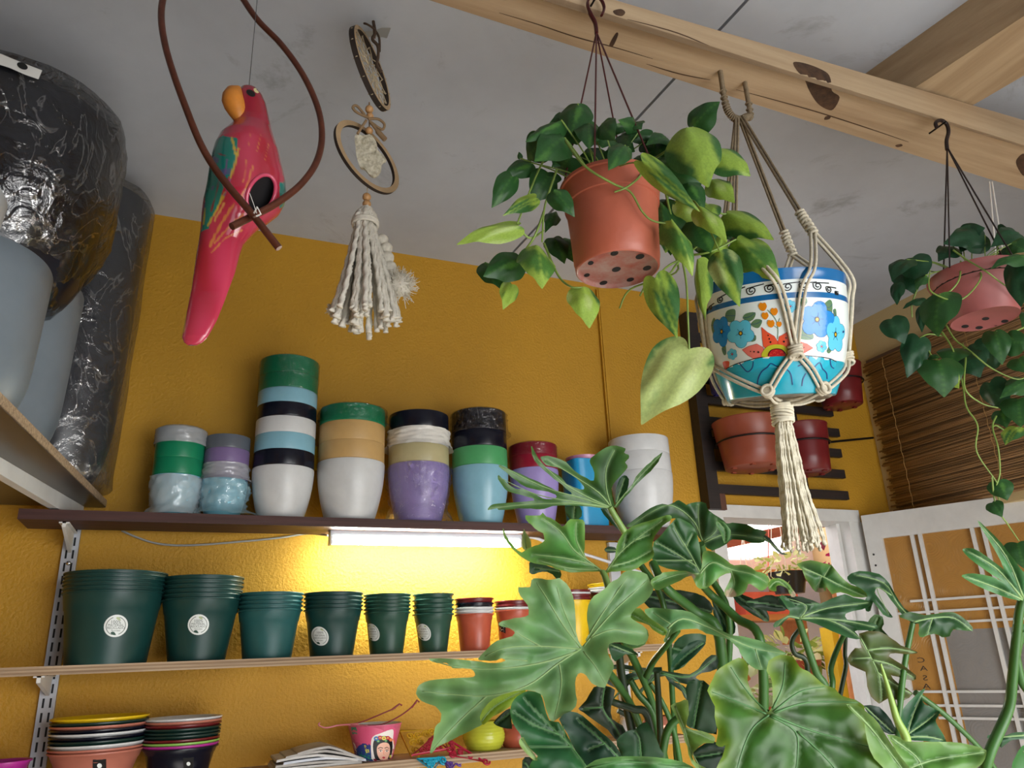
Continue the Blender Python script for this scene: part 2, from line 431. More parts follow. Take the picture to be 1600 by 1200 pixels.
# ------------------------------------------------------------------ doorway and open door
mb = MB()
mb.box((DX0-.06, YW-.025, DZ-.01), (DX1+.05, YW+.105, DZ+.035)); mb.box((DX0-.05, YW-.02, 0), (DX0+.004, YW+.105, DZ-.01)); mb.box((DX1-.004, YW-.02, 0), (DX1+.06, YW+.105, DZ-.01))
mb.box((DX1-.02, YW+.03, 0), (DX1-.003, YW+.06, DZ-.01))
kind(mb.build('trim_2', M_white, sharp=30), 'structure')
H0 = Vector((DX1+.035, YW-.045, 0)); hz = 1.955
far = onZ(1600, 771, hz); dd = Vector((far.x-H0.x, far.y-H0.y, 0)); dd.normalize(); dn = Vector((-dd.y, dd.x, 0))
if dn.dot(EYE-H0) < 0: dn = -dn
def door_uv(x, y):
    d = ray(x, y); t = (H0-EYE).dot(dn)/d.dot(dn); p = EYE+d*t; return (p-H0).dot(dd), p.z
def dpt(s, z, o=0): return H0+dd*s+Vector((0, 0, z))+dn*o
def dbox(mb, s0, s1, z0, z1, o0, o1, mi=0): return mb.hexa([dpt(s0, z0, o0), dpt(s1, z0, o0), dpt(s1, z0, o1), dpt(s0, z0, o1), dpt(s0, z1, o0), dpt(s1, z1, o0), dpt(s1, z1, o1), dpt(s0, z1, o1)], mi)
us, zs = door_uv(1368, 842)
DW = .86; ST = max(us, .06); TR = zs
door = thing('door_1', '', '', H0); del door['label']; del door['category']; kind(door, 'structure')
mb = MB(); dbox(mb, 0, ST, 0.02, hz, -.04, 0); mb.build('stile', M_white, door, sharp=30)
mb = MB(); dbox(mb, DW-ST, DW, 0.02, hz, -.04, 0); mb.build('stile', M_white, door, sharp=30)
mb = MB(); dbox(mb, ST, DW-ST, TR, hz, -.04, 0); mb.build('rail', M_white, door, sharp=30)
mb = MB(); dbox(mb, ST, DW-ST, .02, .5, -.04, 0); mb.build('rail', M_white, door, sharp=30)
# star-patterned glass lined with brown paper above, clear grey below
def star_glass(name, col):
    m = mat(name, col, rough=.22, spec=.6, var=.12, vscale=3)
    N = m.node_tree.nodes; L = m.node_tree.links; b = N['Principled BSDF']
    tc = N['Texture Coordinate']; mp = N.new('ShaderNodeMapping'); mp.inputs['Scale'].default_value = (1, 1, 1); L.new(tc.outputs['Object'], mp.inputs[0])
    v = N.new('ShaderNodeTexVoronoi'); v.inputs['Scale'].default_value = 13; v.feature = 'DISTANCE_TO_EDGE'; L.new(mp.outputs[0], v.inputs['Vector'])
    wv = N.new('ShaderNodeTexVoronoi'); wv.inputs['Scale'].default_value = 13; L.new(mp.outputs[0], wv.inputs['Vector'])
    ad = N.new('ShaderNodeMath'); ad.operation = 'SINE'; ml = N.new('ShaderNodeMath'); ml.operation = 'MULTIPLY'; ml.inputs[1].default_value = 70
    L.new(wv.outputs['Distance'], ml.inputs[0]); L.new(ml.outputs[0], ad.inputs[0])
    sm = N.new('ShaderNodeMath'); sm.operation = 'ADD'; L.new(v.outputs['Distance'], sm.inputs[0]); L.new(ad.outputs[0], sm.inputs[1])
    bp = N.new('ShaderNodeBump'); bp.inputs['Strength'].default_value = .13; bp.inputs['Distance'].default_value = .004
    L.new(sm.outputs[0], bp.inputs['Height']); L.new(bp.outputs[0], b.inputs['Normal'])
    return m
M_glassA = star_glass('papered_star_glass', '#b28345'); M_glassB = star_glass('grey_star_glass', '#8c8a88')
zmid = door_uv(1500, 1085)[1]
zl = door_uv(1470, 985)[1]
mb = MB(); dbox(mb, ST, DW-ST, zl, TR, -.024, -.019); mb.build('pane', M_glassA, door, sharp=30)
s_mid = door_uv(1490, 1060)[0]
mb = MB(); dbox(mb, ST, s_mid, .5, zl, -.024, -.019); mb.build('pane', M_glassA, door, sharp=30)
mb = MB(); dbox(mb, s_mid, DW-ST, .5, zl, -.024, -.019); mb.build('pane', M_glassB, door, sharp=30)
for xa, ya in ((1437, 900), (1450, 900), (1535, 900), (1553, 900)):
    s = door_uv(xa, ya)[0]; mb = MB(); dbox(mb, s-.006, s+.006, .5, TR, -.019, -.004); mb.build('glazing_bar', M_white, door, sharp=30)
for i, (xa, ya, xb) in enumerate(((1500, 934, 1420), (1500, 953, 1386), (1530, 970, 1440), (1470, 1081, 1425), (1500, 1103, 1450), (1520, 1123, 1466))):
    s0 = door_uv(xb, ya)[0]; z = door_uv(xa, ya)[1]
    mb = MB(); dbox(mb, max(s0, ST), DW-ST, z-.004, z+.004, -.017, -.006); mb.build('glazing_bar', M_white, door, sharp=30)
mb = MB()
M_ink = mat('dark_lettering', '#2b2119', rough=.6)
for ch, xa, ya in (('C', 1437, 1032), ('A', 1441, 1045), ('S', 1443.5, 1060), ('A', 1445.5, 1073)):
    v2, f2 = text_shape(ch, .028, True); s, z = door_uv(xa, ya)
    mb.add([dpt(s+x*1.35, z+y*.85, -.0185) for x, y in v2], f2)
mb.build('lettering', M_ink, door, smooth=False)
mb = MB()
for xa, ya in ((1350, 868), (1352, 885)):
    s, z = door_uv(xa, ya); mb.ball(dpt(.02, z, 0), .004, 8)
mb.build('screw', mat('dark_metal', '#3a3a3a', rough=.4, metal=1), door)

# ------------------------------------------------------------------ outside, seen through the doorway
M_lilac = mat('lilac_render', '#f0ebf6', rough=.8, var=.08, vscale=5)
M_paving = mat('pale_paving', '#a39a90', rough=.8, var=.2, vscale=6)
kind(MB().box((.2, 3.95, -.1), (5.2, 4.05, 3.2)).build('wall_outside', M_lilac), 'structure')
kind(MB().box((.2, YW+.1, -.1), (6, 3.95, 0)).build('ground_outside', M_paving), 'structure')
kind(MB().box((3.75, -3, -.1), (3.85, 3.95, 2.9)).build('wall_neighbour', M_beige), 'structure')
M_redwood = wood('red_wood', '#a75a43', '#7c3b2c', (1.5, 14, 14))
M_orange = wood('orange_pine', '#dd9a63', '#bd7540', (1.5, 14, 14))
YO = 3.7
a, b = onY(1100, 850, YO), onY(1260, 817, YO)
mb = MB(); e = (b-a); mb.obox((a+b)/2+Vector((0, .03, -.02)), e*.75, (0, .03, 0), (0, 0, .03)); o = mb.build('garden_beam', M_redwood); tag(o, 'reddish wooden beam slanting across the yard beyond the doorway', 'beam')
YS = 3.55
for px_, py_, nm in ((1195, 893, 'upper'), (1215, 963, 'lower')):
    a = onY(px_, py_, YS)
    t = thing('garden_shelf', {'upper': 'orange pine shelf in the yard, just under the pale trailing plant', 'lower': 'orange pine shelf in the yard with a red crate on it'}[nm], 'shelf', a)
    mb = MB().box((1.4, YS, a.z-.02), (a.x+.75 if nm == 'upper' else a.x+.42, YS+.35, a.z+.012)); mb.build('board', M_orange, t)
    for sx in (1.6, a.x+.35): MB().box((sx, YS+.2, a.z-.15), (sx+.03, 3.95, a.z-.02)).build('bracket', M_orange, t)
a = onY(1200, 955, YS+.1); o = MB().box((a.x-.22, YS+.02, a.z-.02), (a.x+.16, YS+.28, a.z+.1)).build('crate', plastic('coral_plastic', '#e0685a')); tag(o, 'coral red crate on the lower orange shelf beyond the doorway', 'crate')
a = onY(1308, 1020, 3.1); o = MB().box((a.x-.03, 3.08, 0), (a.x+.05, 3.16, a.z+.12)).build('yellow_post', plastic('post_yellow', '#eac43a')); tag(o, 'yellow post standing outside beside the white door frame', 'post')
o = MB().box((a.x+.02, 3.0, 0), (a.x+.12, 3.06, 2.6)).build('yellow_board', plastic('post_yellow', '#eac43a')); tag(o, 'bright yellow board outside beside the end of the macrame tassel', 'board')
M_string = mat('white_string', '#eeeeea', rough=.8)
def bushy(name, label, cat, c, r, n, cols, leafsize, pot=None, seed=1):
    rnd = random.Random(seed); t = thing(name, label, cat, c)
    ms = [mat('leafy_'+h.strip('#'), h, rough=.5, transl=.3) for h in cols]
    temps = []
    for m in ms:
        b = MB(); b.add([(0, 0, 0), (-.35, .35, .05), (-.3, .7, .06), (0, 1, -.05), (.3, .7, .06), (.35, .35, .05), (0, .5, -.04)], [(0, 6, 1), (1, 6, 2), (2, 6, 3), (3, 6, 4), (4, 6, 5), (5, 6, 0)])
        me = bpy.data.meshes.new('leaf'); me.from_pydata([tuple(v) for v in b.v], [], b.f); me.materials.append(m); me.polygons.foreach_set('use_smooth', [True]*6); temps.append(me)
    for i in range(n):
        d = Vector((rnd.gauss(0, 1), rnd.gauss(0, 1), rnd.gauss(0, .75))); d.normalize()
        p = Vector(c)+Vector((d.x*r[0], d.y*r[1], d.z*r[2]))*rnd.uniform(.45, 1)
        o = bpy.data.objects.new('leaf', rnd.choice(temps)); COL.objects.link(o); o.parent = t
        q = (d+Vector((0, -.4, -.2))).to_track_quat('Y', 'Z').to_matrix().to_4x4()
        k = leafsize*rnd.uniform(.7, 1.3)
        o.matrix_basis = Matrix.Translation(p-Vector(c))@q@Matrix.Rotation(rnd.uniform(-.8, .8), 4, 'Y')@Matrix.Scale(k, 4)
    if pot:
        pm, pr, ph = pot; base = Vector(c)-Vector((0, 0, r[2]+ph*.55))
        MB().lathe([(0, 0), (pr*.75, 0), (pr, ph), (pr*.93, ph), (pr*.7, .02), (0, .02)], base, 24).build('pot', pm, t)
        mb = MB()
        for k in range(5): mb.tube([base+Vector((0, 0, .02)), Vector(c)+Vector((rnd.uniform(-1, 1)*r[0]*.6, rnd.uniform(-1, 1)*r[1]*.6, 0))], .004, 5)
        mb.build('stem', ms[0], t)
        return t, base
    return t, None
c = onY(1228, 884, 3.0); t, _ = bushy('trailing_plant', 'pale yellow-green trailing plant in a black pot beyond the doorway', 'plant', c, (.15, .1, .075), 90, ('#cfd387', '#dde0a8', '#a9b35a'), .045, (plastic('black_plastic', '#17181a'), .09, .1), 3)
mb = MB()
for k in (-.05, .0, .05): mb.tube([c+Vector((k*2, 0, -.05)), c+Vector((0, 0, .45))], .002, 5)
mb.build('string', M_string, t)
c2 = onY(1300, 878, 2.9); bushy('magenta_plant', 'magenta leaved plant outside beside the white door frame', 'plant', c2, (.07, .08, .07), 40, ('#b0295b', '#7c1c3a', '#d2447c'), .07, (plastic('black_plastic', '#17181a'), .06, .08), 4)
MB().lathe([(0, 0), (.09, 0), (.03, .02), (.025, c2.z-.12), (.07, c2.z-.1), (0, c2.z-.1)], (c2.x, c2.y, 0), 20).build('stand', M_orange, bpy.data.objects['magenta_plant'])
c3 = onY(1243, 1020, 3.3); bushy('variegated_plant', 'cream and green bushy plant on the yard floor beyond the doorway', 'plant', c3, (.2, .14, .1), 90, ('#dde29a', '#8fa64a', '#f0f0cf'), .06, (plastic('terracotta_plastic', '#b5563f'), .12, .14), 5)
c4 = onY(1170, 1085, 2.95); bushy('spider_plant', 'striped grassy plant low down outside, showing between the big leaves', 'plant', c4, (.16, .14, .1), 90, ('#cfd9b0', '#5f7d45', '#aebd84'), .08, (plastic('terracotta_plastic', '#b5563f'), .11, .13), 6)
c5 = onY(1138, 1012, 3.45); bushy('cream_plant', 'small cream leaved plant outside, low behind the lobed leaves', 'plant', c5, (.09, .1, .08), 40, ('#e6e4bf', '#b7bd86', '#7a8a4d'), .05, (plastic('terracotta_plastic', '#b5563f'), .09, .1), 8)
for nm_, c_, rz_, ph_ in (('spider_plant', c4, .1, .13), ('cream_plant', c5, .08, .1), ('variegated_plant', c3, .1, .14)):   # each pot stands on a turned stool
    zt_ = c_.z-rz_-ph_*.55
    MB().lathe([(0, 0), (.1, 0), (.04, .02), (.03, zt_-.06), (.09, zt_-.02), (.09, zt_), (0, zt_)], (c_.x, c_.y, 0), 20).build('stand', M_orange, bpy.data.objects[nm_])
mb = MB(); top = onY(1160, 838, YO-.05)
for x in (1156, 1168, 1179): mb.tube([top, onY(x, 895, YO-.05)], .0025, 5)
o = mb.build('hanging_strings', M_string); tag(o, 'three white strings fanning down from the yard beam', 'string')
mb = MB(); mb.tube([onY(1201, 818, YO-.03), onY(1200, 895, YO-.03)], .003, 5); o = mb.build('coral_string', plastic('coral_plastic', '#e0685a')); tag(o, 'single coral cord hanging from the yard beam', 'string')
# ------------------------------------------------------------------ shelves on the yellow wall
M_dark = wood('dark_stained_wood', '#4a2722', '#2b1512', (1.5, 30, 30), rough=.6, vs=1.5)
M_ply = wood('plywood', '#bda68a', '#8d745c', (2, 20, 60), rough=.75, vs=1.2)
M_part = mat('particle_board', '#b29a7c', rough=.85, color2='#6f5a44', var=.9, vscale=160)
M_grey_metal = mat('grey_enamel', '#b9bcc4', rough=.4, spec=.5)
M_slot = mat('slot_shadow', '#15161a', rough=.8)
SF, SB = 2.05, 2.19
z_top = onY(500, 808, SF).z; z_topb = z_top-.024
z_mid = onY(400, 1029, SF).z; z_midb = z_mid-.019
z_low = onY(1052, 1150, SF).z
xl = onY(26, 815, SF).x
xr_top = onY(1012, 830, SF).x+.12
def board(name, label, x0, x1, zt, th, m, y0=SF, y1=SB, plies=0):
    t = thing(name, label, 'shelf', ((x0+x1)/2, (y0+y1)/2, zt-th))
    mb = MB()
    if plies:
        k = plies; g = th/k
        for i in range(k): mb.box((x0, y0+(.0012 if i % 2 else 0), zt-th+g*i), (x1, y1, zt-th+g*(i+1)), i % 2)
    else: mb.box((x0, y0, zt-th), (x1, y1, zt))
    mb.build('board', m, t, sharp=20); return t
M_ply2 = wood('plywood_core', '#a58c70', '#7a634c', (2, 20, 60), rough=.8)
sh_top = board('wall_shelf', 'dark brown stained wooden shelf carrying the stacks of coloured pots', xl, xr_top, z_top, .024, M_dark)
sh_mid = board('wall_shelf', 'pale plywood shelf carrying the dark green nursery pots', -1.2, onY(1080, 1010, SF).x, z_mid, .019, [M_ply, M_ply2], plies=5)
sh_low = board('wall_shelf', 'lowest plywood shelf under the papers, printed pot and rimmed pot stacks', -1.2, onY(1075, 1147, SF).x, z_low, .02, [M_ply, M_ply2], plies=5)
# slotted upright and its brackets
sx = onY(100, 930, YW).x
st = thing('slotted_upright', 'grey slotted metal upright screwed to the yellow wall at left', 'shelf rail', (sx, YW, .4))
mb = MB(); mb.box((sx-.0175, YW-.004, .4), (sx+.0175, YW-.001, 1.89)); mb.box((sx-.0175, YW-.016, .4), (sx-.0145, YW-.001, 1.89)); mb.box((sx+.0145, YW-.016, .4), (sx+.0175, YW-.001, 1.89)); mb.box((sx-.0145, YW-.014, .4), (sx+.0145, YW-.012, 1.89))
mb.build('rail', M_grey_metal, st, sharp=30)
mb = MB(); z = .45
while z < 1.87:
    for dx in (-.0075, .0075): mb.box((sx+dx-.0022, YW-.0146, z), (sx+dx+.0022, YW-.0135, z+.021))
    z += .0315
kind(mb.build('slots', M_slot, st, smooth=False), 'stuff')
mb = MB()
for px_, py_ in ((107, 880), (75, 1079)): q = onY(px_, py_, YW-.015); mb.ball(q, .006, 10, sy=.6)
mb.build('screw', mat('bright_metal', '#d8dadd', rough=.25, metal=1), st)
def bracket(name, parent, z, y0, drop0, drop1, m=M_white, th=.004, x=None):
    x = sx if x is None else x
    mb = MB(); ya, yb = YW-.016, y0
    mb.hexa([(x-th, yb, z-drop1), (x+th, yb, z-drop1), (x+th, ya, z-drop0), (x-th, ya, z-drop0), (x-th, yb, z), (x+th, yb, z), (x+th, ya, z), (x-th, ya, z)])
    mb.box((x-.011, yb, z-.003), (x+.011, ya, z))
    return mb.build(name, m, parent, sharp=20)
bracket('bracket', sh_top, z_topb-.001, SF+.02, .05, .012); bracket('bracket', sh_mid, z_midb-.001, SF+.005, .045, .014)
bracket('bracket', sh_low, z_low-.021, SF+.01, .06, .012)
for sh, zb in ((sh_mid, z_midb), (sh_low, z_low-.02)): bracket('bracket', sh, zb-.001, SF+.02, .05, .012, x=onY(965, 1000, SB).x)
# second upright behind the big plant
sx2 = onY(967, 1000, YW).x
st2 = thing('slotted_upright', 'pale slotted upright on the yellow wall, half hidden behind the lobed leaves', 'shelf rail', (sx2, YW, .4))
MB().box((sx2-.0175, YW-.016, .4), (sx2+.0175, YW-.001, 1.84)).build('rail', M_grey_metal, st2, sharp=30)

# ------------------------------------------------------------------ LED batten and its wires
p0, p1 = onY(515, 836, 2.12), onY(812, 838, 2.12)
M_lamp = mat('lamp_diffuser', '#f8fff0', rough=.4, emit=120)
M_alu = mat('lamp_housing', '#aeb4bf', rough=.35, spec=.5)
led = thing('led_batten', 'lit white tube lamp fixed under the dark brown shelf', 'lamp', ((p0.x+p1.x)/2, 2.12, z_topb-.03))
mb = MB(); mb.box((p0.x, 2.105, z_topb-.016), (p1.x, 2.14, z_topb-.0005)); mb.build('housing', M_alu, led, sharp=30)
mb = MB(); prof = [(2.104, z_topb-.016), (2.104, z_topb-.026), (2.108, z_topb-.032), (2.122, z_topb-.036), (2.137, z_topb-.032), (2.141, z_topb-.026), (2.141, z_topb-.016)]
n = len(prof); mb.add([(p0.x+.006, y, z) for y, z in prof]+[(p1.x-.006, y, z) for y, z in prof], [[i, i+1, n+i+1, n+i] for i in range(n-1)]+[list(range(n-1, -1, -1)), [n+i for i in range(n)]])
mb.build('diffuser', M_lamp, led)
for x, nm in ((p0.x, 0), (p1.x-.006, 0)): MB().box((x, 2.103, z_topb-.037), (x+.006, 2.142, z_topb-.0165)).build('end_cap', M_white, led)
M_cable = mat('grey_cable', '#9a9a98', rough=.5); M_wcable = mat('white_cable', '#d8dae2', rough=.4)
pts = [onY(x, y, YW-.008) for x, y in ((190, 829), (215, 840), (250, 850), (300, 852), (380, 846), (440, 840), (480, 834))]+[Vector((p0.x, 2.15, z_topb-.008))]
o = MB().tube(smoothpath(pts, 5), .0028, 6).build('lamp_cable', M_cable); tag(o, 'thin grey wire drooping along the wall to the left end of the tube lamp', 'cable')
pts = [Vector((p1.x, 2.13, z_topb-.01))]+[onY(x, y, 2.16) for x, y in ((835, 840), (870, 855), (913, 866), (954, 879), (1010, 897))]
o = MB().tube(smoothpath(pts, 5), .005, 7).build('lamp_cable', M_wcable); tag(o, 'white cord running down right from the tube lamp behind the leaves', 'cable')

# ------------------------------------------------------------------ pots
P_ = plastic
M_navy, M_white_p, M_blue_p, M_green_p = P_('navy_plastic', '#101322', .25), P_('white_plastic', '#d3d6d8', .28), P_('light_blue_plastic', '#86b9cd', .25), P_('green_plastic', '#0f8058', .35)
M_tan, M_cream, M_lilac_p, M_purple = P_('tan_plastic', '#c6a269', .4), P_('cream_plastic', '#b9b088', .3), P_('dusky_lilac_plastic', '#7d6a98', .3), P_('lilac_plastic', '#9f8fcd', .3)
M_grey_p, M_crimson, M_mint, M_pink, M_cyan = P_('dark_grey_plastic', '#5c626c', .25), P_('crimson_plastic', '#8e1430', .3), P_('mint_green_plastic', '#4fa468', .35), P_('pink_plastic', '#d193b8', .3), P_('cyan_plastic', '#1e93c8', .18)
M_aqua = P_('aqua_plastic', '#7fc3d8', .3)
M_film = film('clear_film', base=.0, bscale=28, crease=.10); M_bag = film('milky_bag', base=.05, milky=.35, bscale=16); M_bagw = film('white_bag', base=.03, milky=.85, tint='#f2f0ea', bscale=22)
M_bagblue = film('blue_tinted_bag', base=.05, milky=.3, tint='#bfe6f5', bscale=14)
GRP_TOP = 'coloured pots stacked on the dark shelf'
def cachepot_prof(R, H, nested):
    t = .0028; out = []
    f = lambda u: R*(.70+.30*math.sin(min(1, u)*PI/2)**.9)          # bulging side
    if nested:
        zs = H*.70; rin = R-.0065
        out = [(0, 0), (R*.55, 0), (R*.60, .004)]+[(min(rin*.985, R*(.62+.36*(u)**.55)), H*.02+u*(zs-H*.02)) for u in (.15, .4, .7, 1)]+[(R-.0008, zs+.0004), (R, zs+.003)]
        out += [(R, H-.004), (R-.0006, H)]
    else:
        out = [(0, 0), (f(0)*.93, 0), (f(0)*.985, .003)]+[(f(u), max(.006, u*H)) for u in (.06, .2, .35, .5, .65, .8, .92)]+[(R, H-.003), (R-.0006, H)]
    out += [(R-t, H), (R-t-.0015, H*.75), (R*.66, .006), (0, .006)]
    return out
PROTO = {}
def pot_mesh(key, prof, m, n=56, **kw):
    if key not in PROTO:
        mb = MB().lathe(prof, (0, 0, 0), n, **kw)
        me = bpy.data.meshes.new(key[0]); me.from_pydata([tuple(v) for v in mb.v], [], mb.f)
        for q in (m if isinstance(m, list) else [m]): me.materials.append(q)
        me.polygons.foreach_set('material_index', mb.m); me.polygons.foreach_set('use_smooth', [True]*len(me.polygons)); me.update(); me.set_sharp_from_angle(angle=math.radians(40)); PROTO[key] = me
    return PROTO[key]
def wrap(parent, c, R, z0, z1, m, puff=.004, top=True, flare=0, seed=0, neck=None, bottom=False):
    """loose crumpled bag round a pot, c = axis point"""
    rnd = random.Random(seed); n = 64; rows = 14
    def jit(a, i):
        p = Vector((math.cos(a)*2.2, math.sin(a)*2.2, i*.42+seed*7))
        return 1+ (noise.noise(p*1.6)*.022+noise.noise(p*4)*.012)*(1+flare*3)
    prof = []
    for i in range(rows+1):
        u = i/rows; z = z0+(z1-z0)*u
        r = R(u) if callable(R) else R
        r = r+puff+flare*.02*(max(0, .25-u)/.25)
        prof.append((r, z))
    if bottom: prof = [(prof[0][0]*.8, z0-.0)]+prof
    if top: prof += [(prof[-1][0]*.86, z1+.006), (prof[-1][0]*.5, z1+.008), (0, z1+.007)]
    return MB().lathe(prof, c, n, jit=jit).build('plastic_wrap', m, parent, sharp=0)
YP = 2.125
def stack(cx_px, base_py, w_px, rim_py, bands, mats, labels, wraps={}, tin=False, cat='pot', dx=0):
    """bands: list of rim heights in sight coordinates from the lowest pot's rim upwards"""
    c = onY(cx_px, base_py, YP); R = w_px/2*m_per_px(onY(cx_px, rim_py, YP))*.985
    zs = [onY(cx_px, y, YP-R*.6).z for y in [rim_py]+bands]
    c = Vector((c.x+dx, YP, z_top))
    H = zs[0]-z_top
    out = []
    for i, (m, lb) in enumerate(zip(mats, labels)):
        top = zs[i]; nested = i > 0
        Hi = H if not nested else max(H*.8, (top-zs[i-1])*1/.30*.98)
        if nested: Hi = (top-zs[i-1])/.30
        Hi = min(Hi, top-z_top-.008*i) if nested else Hi
        z0 = top-Hi; Ri = R*(1 if i == 0 else .985)
        if nested:
            prof = cachepot_prof(Ri, Hi, True)
            # let the band start exactly at the rim below
            k = zs[i-1]-z0
            prof = [(0, 0), (R*.55, 0), (R*.58, .004)]+[(R*(.60+.30*u**.6), .004+u*(k-.006)) for u in (.3, .6, .85)]+[(R*.935, k-.001), (R*.975, k+.0012), (Ri, k+.004), (Ri, Hi-.003), (Ri-.0006, Hi), (Ri-.003, Hi), (R*.9, k), (R*.55, .008), (0, .008)]
        else: prof = cachepot_prof(Ri, Hi, False)
        t = thing('flowerpot', lb, cat, (c.x, c.y, z0), GRP_TOP)
        mb = MB().lathe(prof, (c.x, c.y, z0), 56); mb.build('body', m, t)
        if i in wraps:
            k = wraps[i]; a = zs[i-1]-.004 if nested else z_top+.003
            if nested: wrap(t, (c.x, c.y, 0), Ri, a, top-.001, k.get('m', M_film), k.get('puff', .004), k.get('top', i == len(mats)-1), k.get('flare', 0), seed=i+int(cx_px))
            else:
                f = lambda u: Ri*(.70+.30*math.sin(min(1, u)*PI/2)**.9)
                wrap(t, (c.x, c.y, 0), f, a, top-.002, k.get('m', M_film), k.get('puff', .006), False, k.get('flare', 1), seed=i+int(cx_px))
        out.append(t)
    return out
stack(270, 808, 75, 742, [716, 690, 668], [M_aqua, M_green_p, M_green_p, M_grey_p],
      ['pale blue pot in a milky bag at the foot of the leftmost stack', 'lower green pot of the leftmost stack, set in the bagged pale blue pot', 'upper green pot of the leftmost stack, just under a bagged grey pot', 'grey pot in a milky bag topping the leftmost stack'],
      {0: dict(m=M_bag, flare=1.2, puff=.004), 3: dict(m=M_bag, puff=.004)})
stack(346, 810, 70, 748, [723, 701, 680], [M_aqua, M_lilac_p, M_lilac_p, M_grey_p],
      ['blue pot tied in a crumpled bag beside the leftmost stack', 'dusky lilac pot with a torn bag round it, above the crumpled blue bag', 'bare dusky lilac pot just under the shiny dark grey one', 'shiny dark grey pot topping the dusky lilac pots'],
      {0: dict(m=M_bagblue, flare=2.6, puff=.006), 1: dict(m=M_bag, puff=.003, flare=.6)})
stack(438, 812, 95, 729, [704, 678, 653, 631, 608, 584, 558], [M_white_p, M_navy, M_blue_p, M_white_p, M_navy, M_blue_p, M_green_p, M_green_p],
      ['white pot at the foot of the tallest stack on the dark shelf', 'lower black pot of the tallest stack, set in the bottom white pot', 'lower light blue pot of the tallest stack, between black and white bands', 'upper white pot halfway up the tallest stack', 'upper black pot of the tallest stack, above the white band', 'upper light blue pot of the tallest stack, under the green pots', 'lower green pot near the top of the tallest stack, inside clear film', 'topmost green pot of the tallest stack'],
      {6: dict(puff=.002), 7: dict(puff=.003)})
stack(546, 812, 105, 719, [690, 660, 634], [M_white_p, M_tan, M_tan, M_green_p],
      ['scuffed white pot under two tan pots, fourth stack from the left', 'lower tan pot set in the scuffed white pot', 'upper tan pot with dark scratches under the film-wrapped green pot', 'green pot in clear film topping the tan pots'],
      {3: dict(puff=.005, flare=.8)})
stack(654, 815, 97, 724, [695, 669, 644], [M_purple, M_cream, M_white_p, M_navy],
      ['lilac pot in shiny clear film beneath a khaki cream pot', 'khaki cream pot above the film-wrapped lilac pot', 'white pot in a crumpled white bag under a black pot', 'bare black pot topping the white bagged pot'],
      {0: dict(m=film('shiny_film', base=.01, bscale=40, bstr=1.0, rough=.12, crease=.25), flare=1.6, puff=.005), 2: dict(m=M_bagw, puff=.004, flare=.5)})
stack(752, 815, 89, 728, [699, 673, 641], [M_blue_p, M_mint, M_navy, M_navy],
      ['light blue pot at the foot of the stack with the mint green pot', 'mint green pot between the light blue pot and the black ones', 'bare black pot above the mint green pot', 'black pot in glossy clear film topping the mint green pot stack'],
      {3: dict(m=film('shiny_film'), puff=.004, flare=.5)})
stack(838, 815, 77, 732, [711, 693], [M_purple, M_crimson, M_crimson],
      ['plain lilac pot under two crimson pots, partly behind a lobed leaf', 'lower crimson pot set in the plain lilac pot', 'upper crimson pot with a film-wrapped rim'],
      {2: dict(puff=.002, flare=.2)})
stack(1009, 818, 97, 736, [707, 682], [M_white_p]*3,
      ['bottom white pot of the all-white stack, right end of the dark shelf', 'middle white pot of the all-white stack', 'top white pot of the all-white stack'])
# cyan tin with a pink pot in it
c = onY(918, 815, YP); Rt = 30*m_per_px(c); zt_ = onY(918, 720, YP-.03).z; c = Vector((c.x, YP, z_top))
t = thing('square_tin', 'glossy cyan square-sided pot behind the fingered leaf, beside the white stack', 'pot', c)
MB().lathe([(0, 0), (Rt*.88, 0), (Rt*.9, .003), (Rt, zt_-z_top-.002), (Rt*1.03, zt_-z_top), (Rt*.97, zt_-z_top), (Rt*.85, .005), (0, .005)], c, 48, pw=6).build('body', M_cyan, t)
t = thing('flowerpot', 'pink pot just showing above the cyan square pot', 'pot', c+Vector((0, 0, .03)), GRP_TOP)
MB().lathe([(0, 0), (Rt*.5, 0), (Rt*.82, zt_-z_top-.034), (Rt*.9, zt_-z_top-.028), (Rt*.94, zt_-z_top-.015), (Rt*.9, zt_-z_top-.015), (Rt*.5, .005), (0, .005)], c+Vector((0, 0, .03)), 40).build('body', M_pink, t)
# spare yellow pot rim leaning behind the tall stack
c = onY(490, 716, 2.2); o = MB().lathe([(.012, -.034), (.016, -.032), (.016, .032), (.012, .034), (.011, .0), (.012, -.034)], c, 20).build('yellow_tube', P_('yellow_plastic', '#e0b81f')); tag(o, 'narrow yellow plastic tube standing between the tallest and the tan pot stacks', 'tube')
WL[o.name] = c; o.location.z += 0
# ---- nested nursery pots
def nursery_prof(Rr, Rb, H, collar, lip=.0028):
    f = lambda z: Rb+(Rr-.005-Rb)*(z/H)
    zc = H-collar
    o = [(0, .003), (Rb*.8, .003), (Rb*.86, 0), (Rb, 0), (Rb+.0005, .002), (f(zc*.5), zc*.5), (f(zc), zc), (f(zc)+.0016, zc+.0012), (f(H)+.0016, H-.004), (Rr, H-.0036), (Rr+.0006, H-.0018), (Rr, H), (Rr-.002, H)]
    i = [(f(H)-.0002, H-.002), (f(zc)-.0004, zc), (Rb-.0015, .004), (0, .004)]
    return o+i
M_ng, M_ng2, M_ng3 = plastic('nursery_green', '#17423f', .38), plastic('nursery_teal', '#265f60', .4), plastic('nursery_green_dark', '#1f4b3e', .38)
M_terra, M_dred = plastic('terracotta_plastic', '#c2775c', .42), plastic('dark_red_plastic', '#6f1f22', .3)
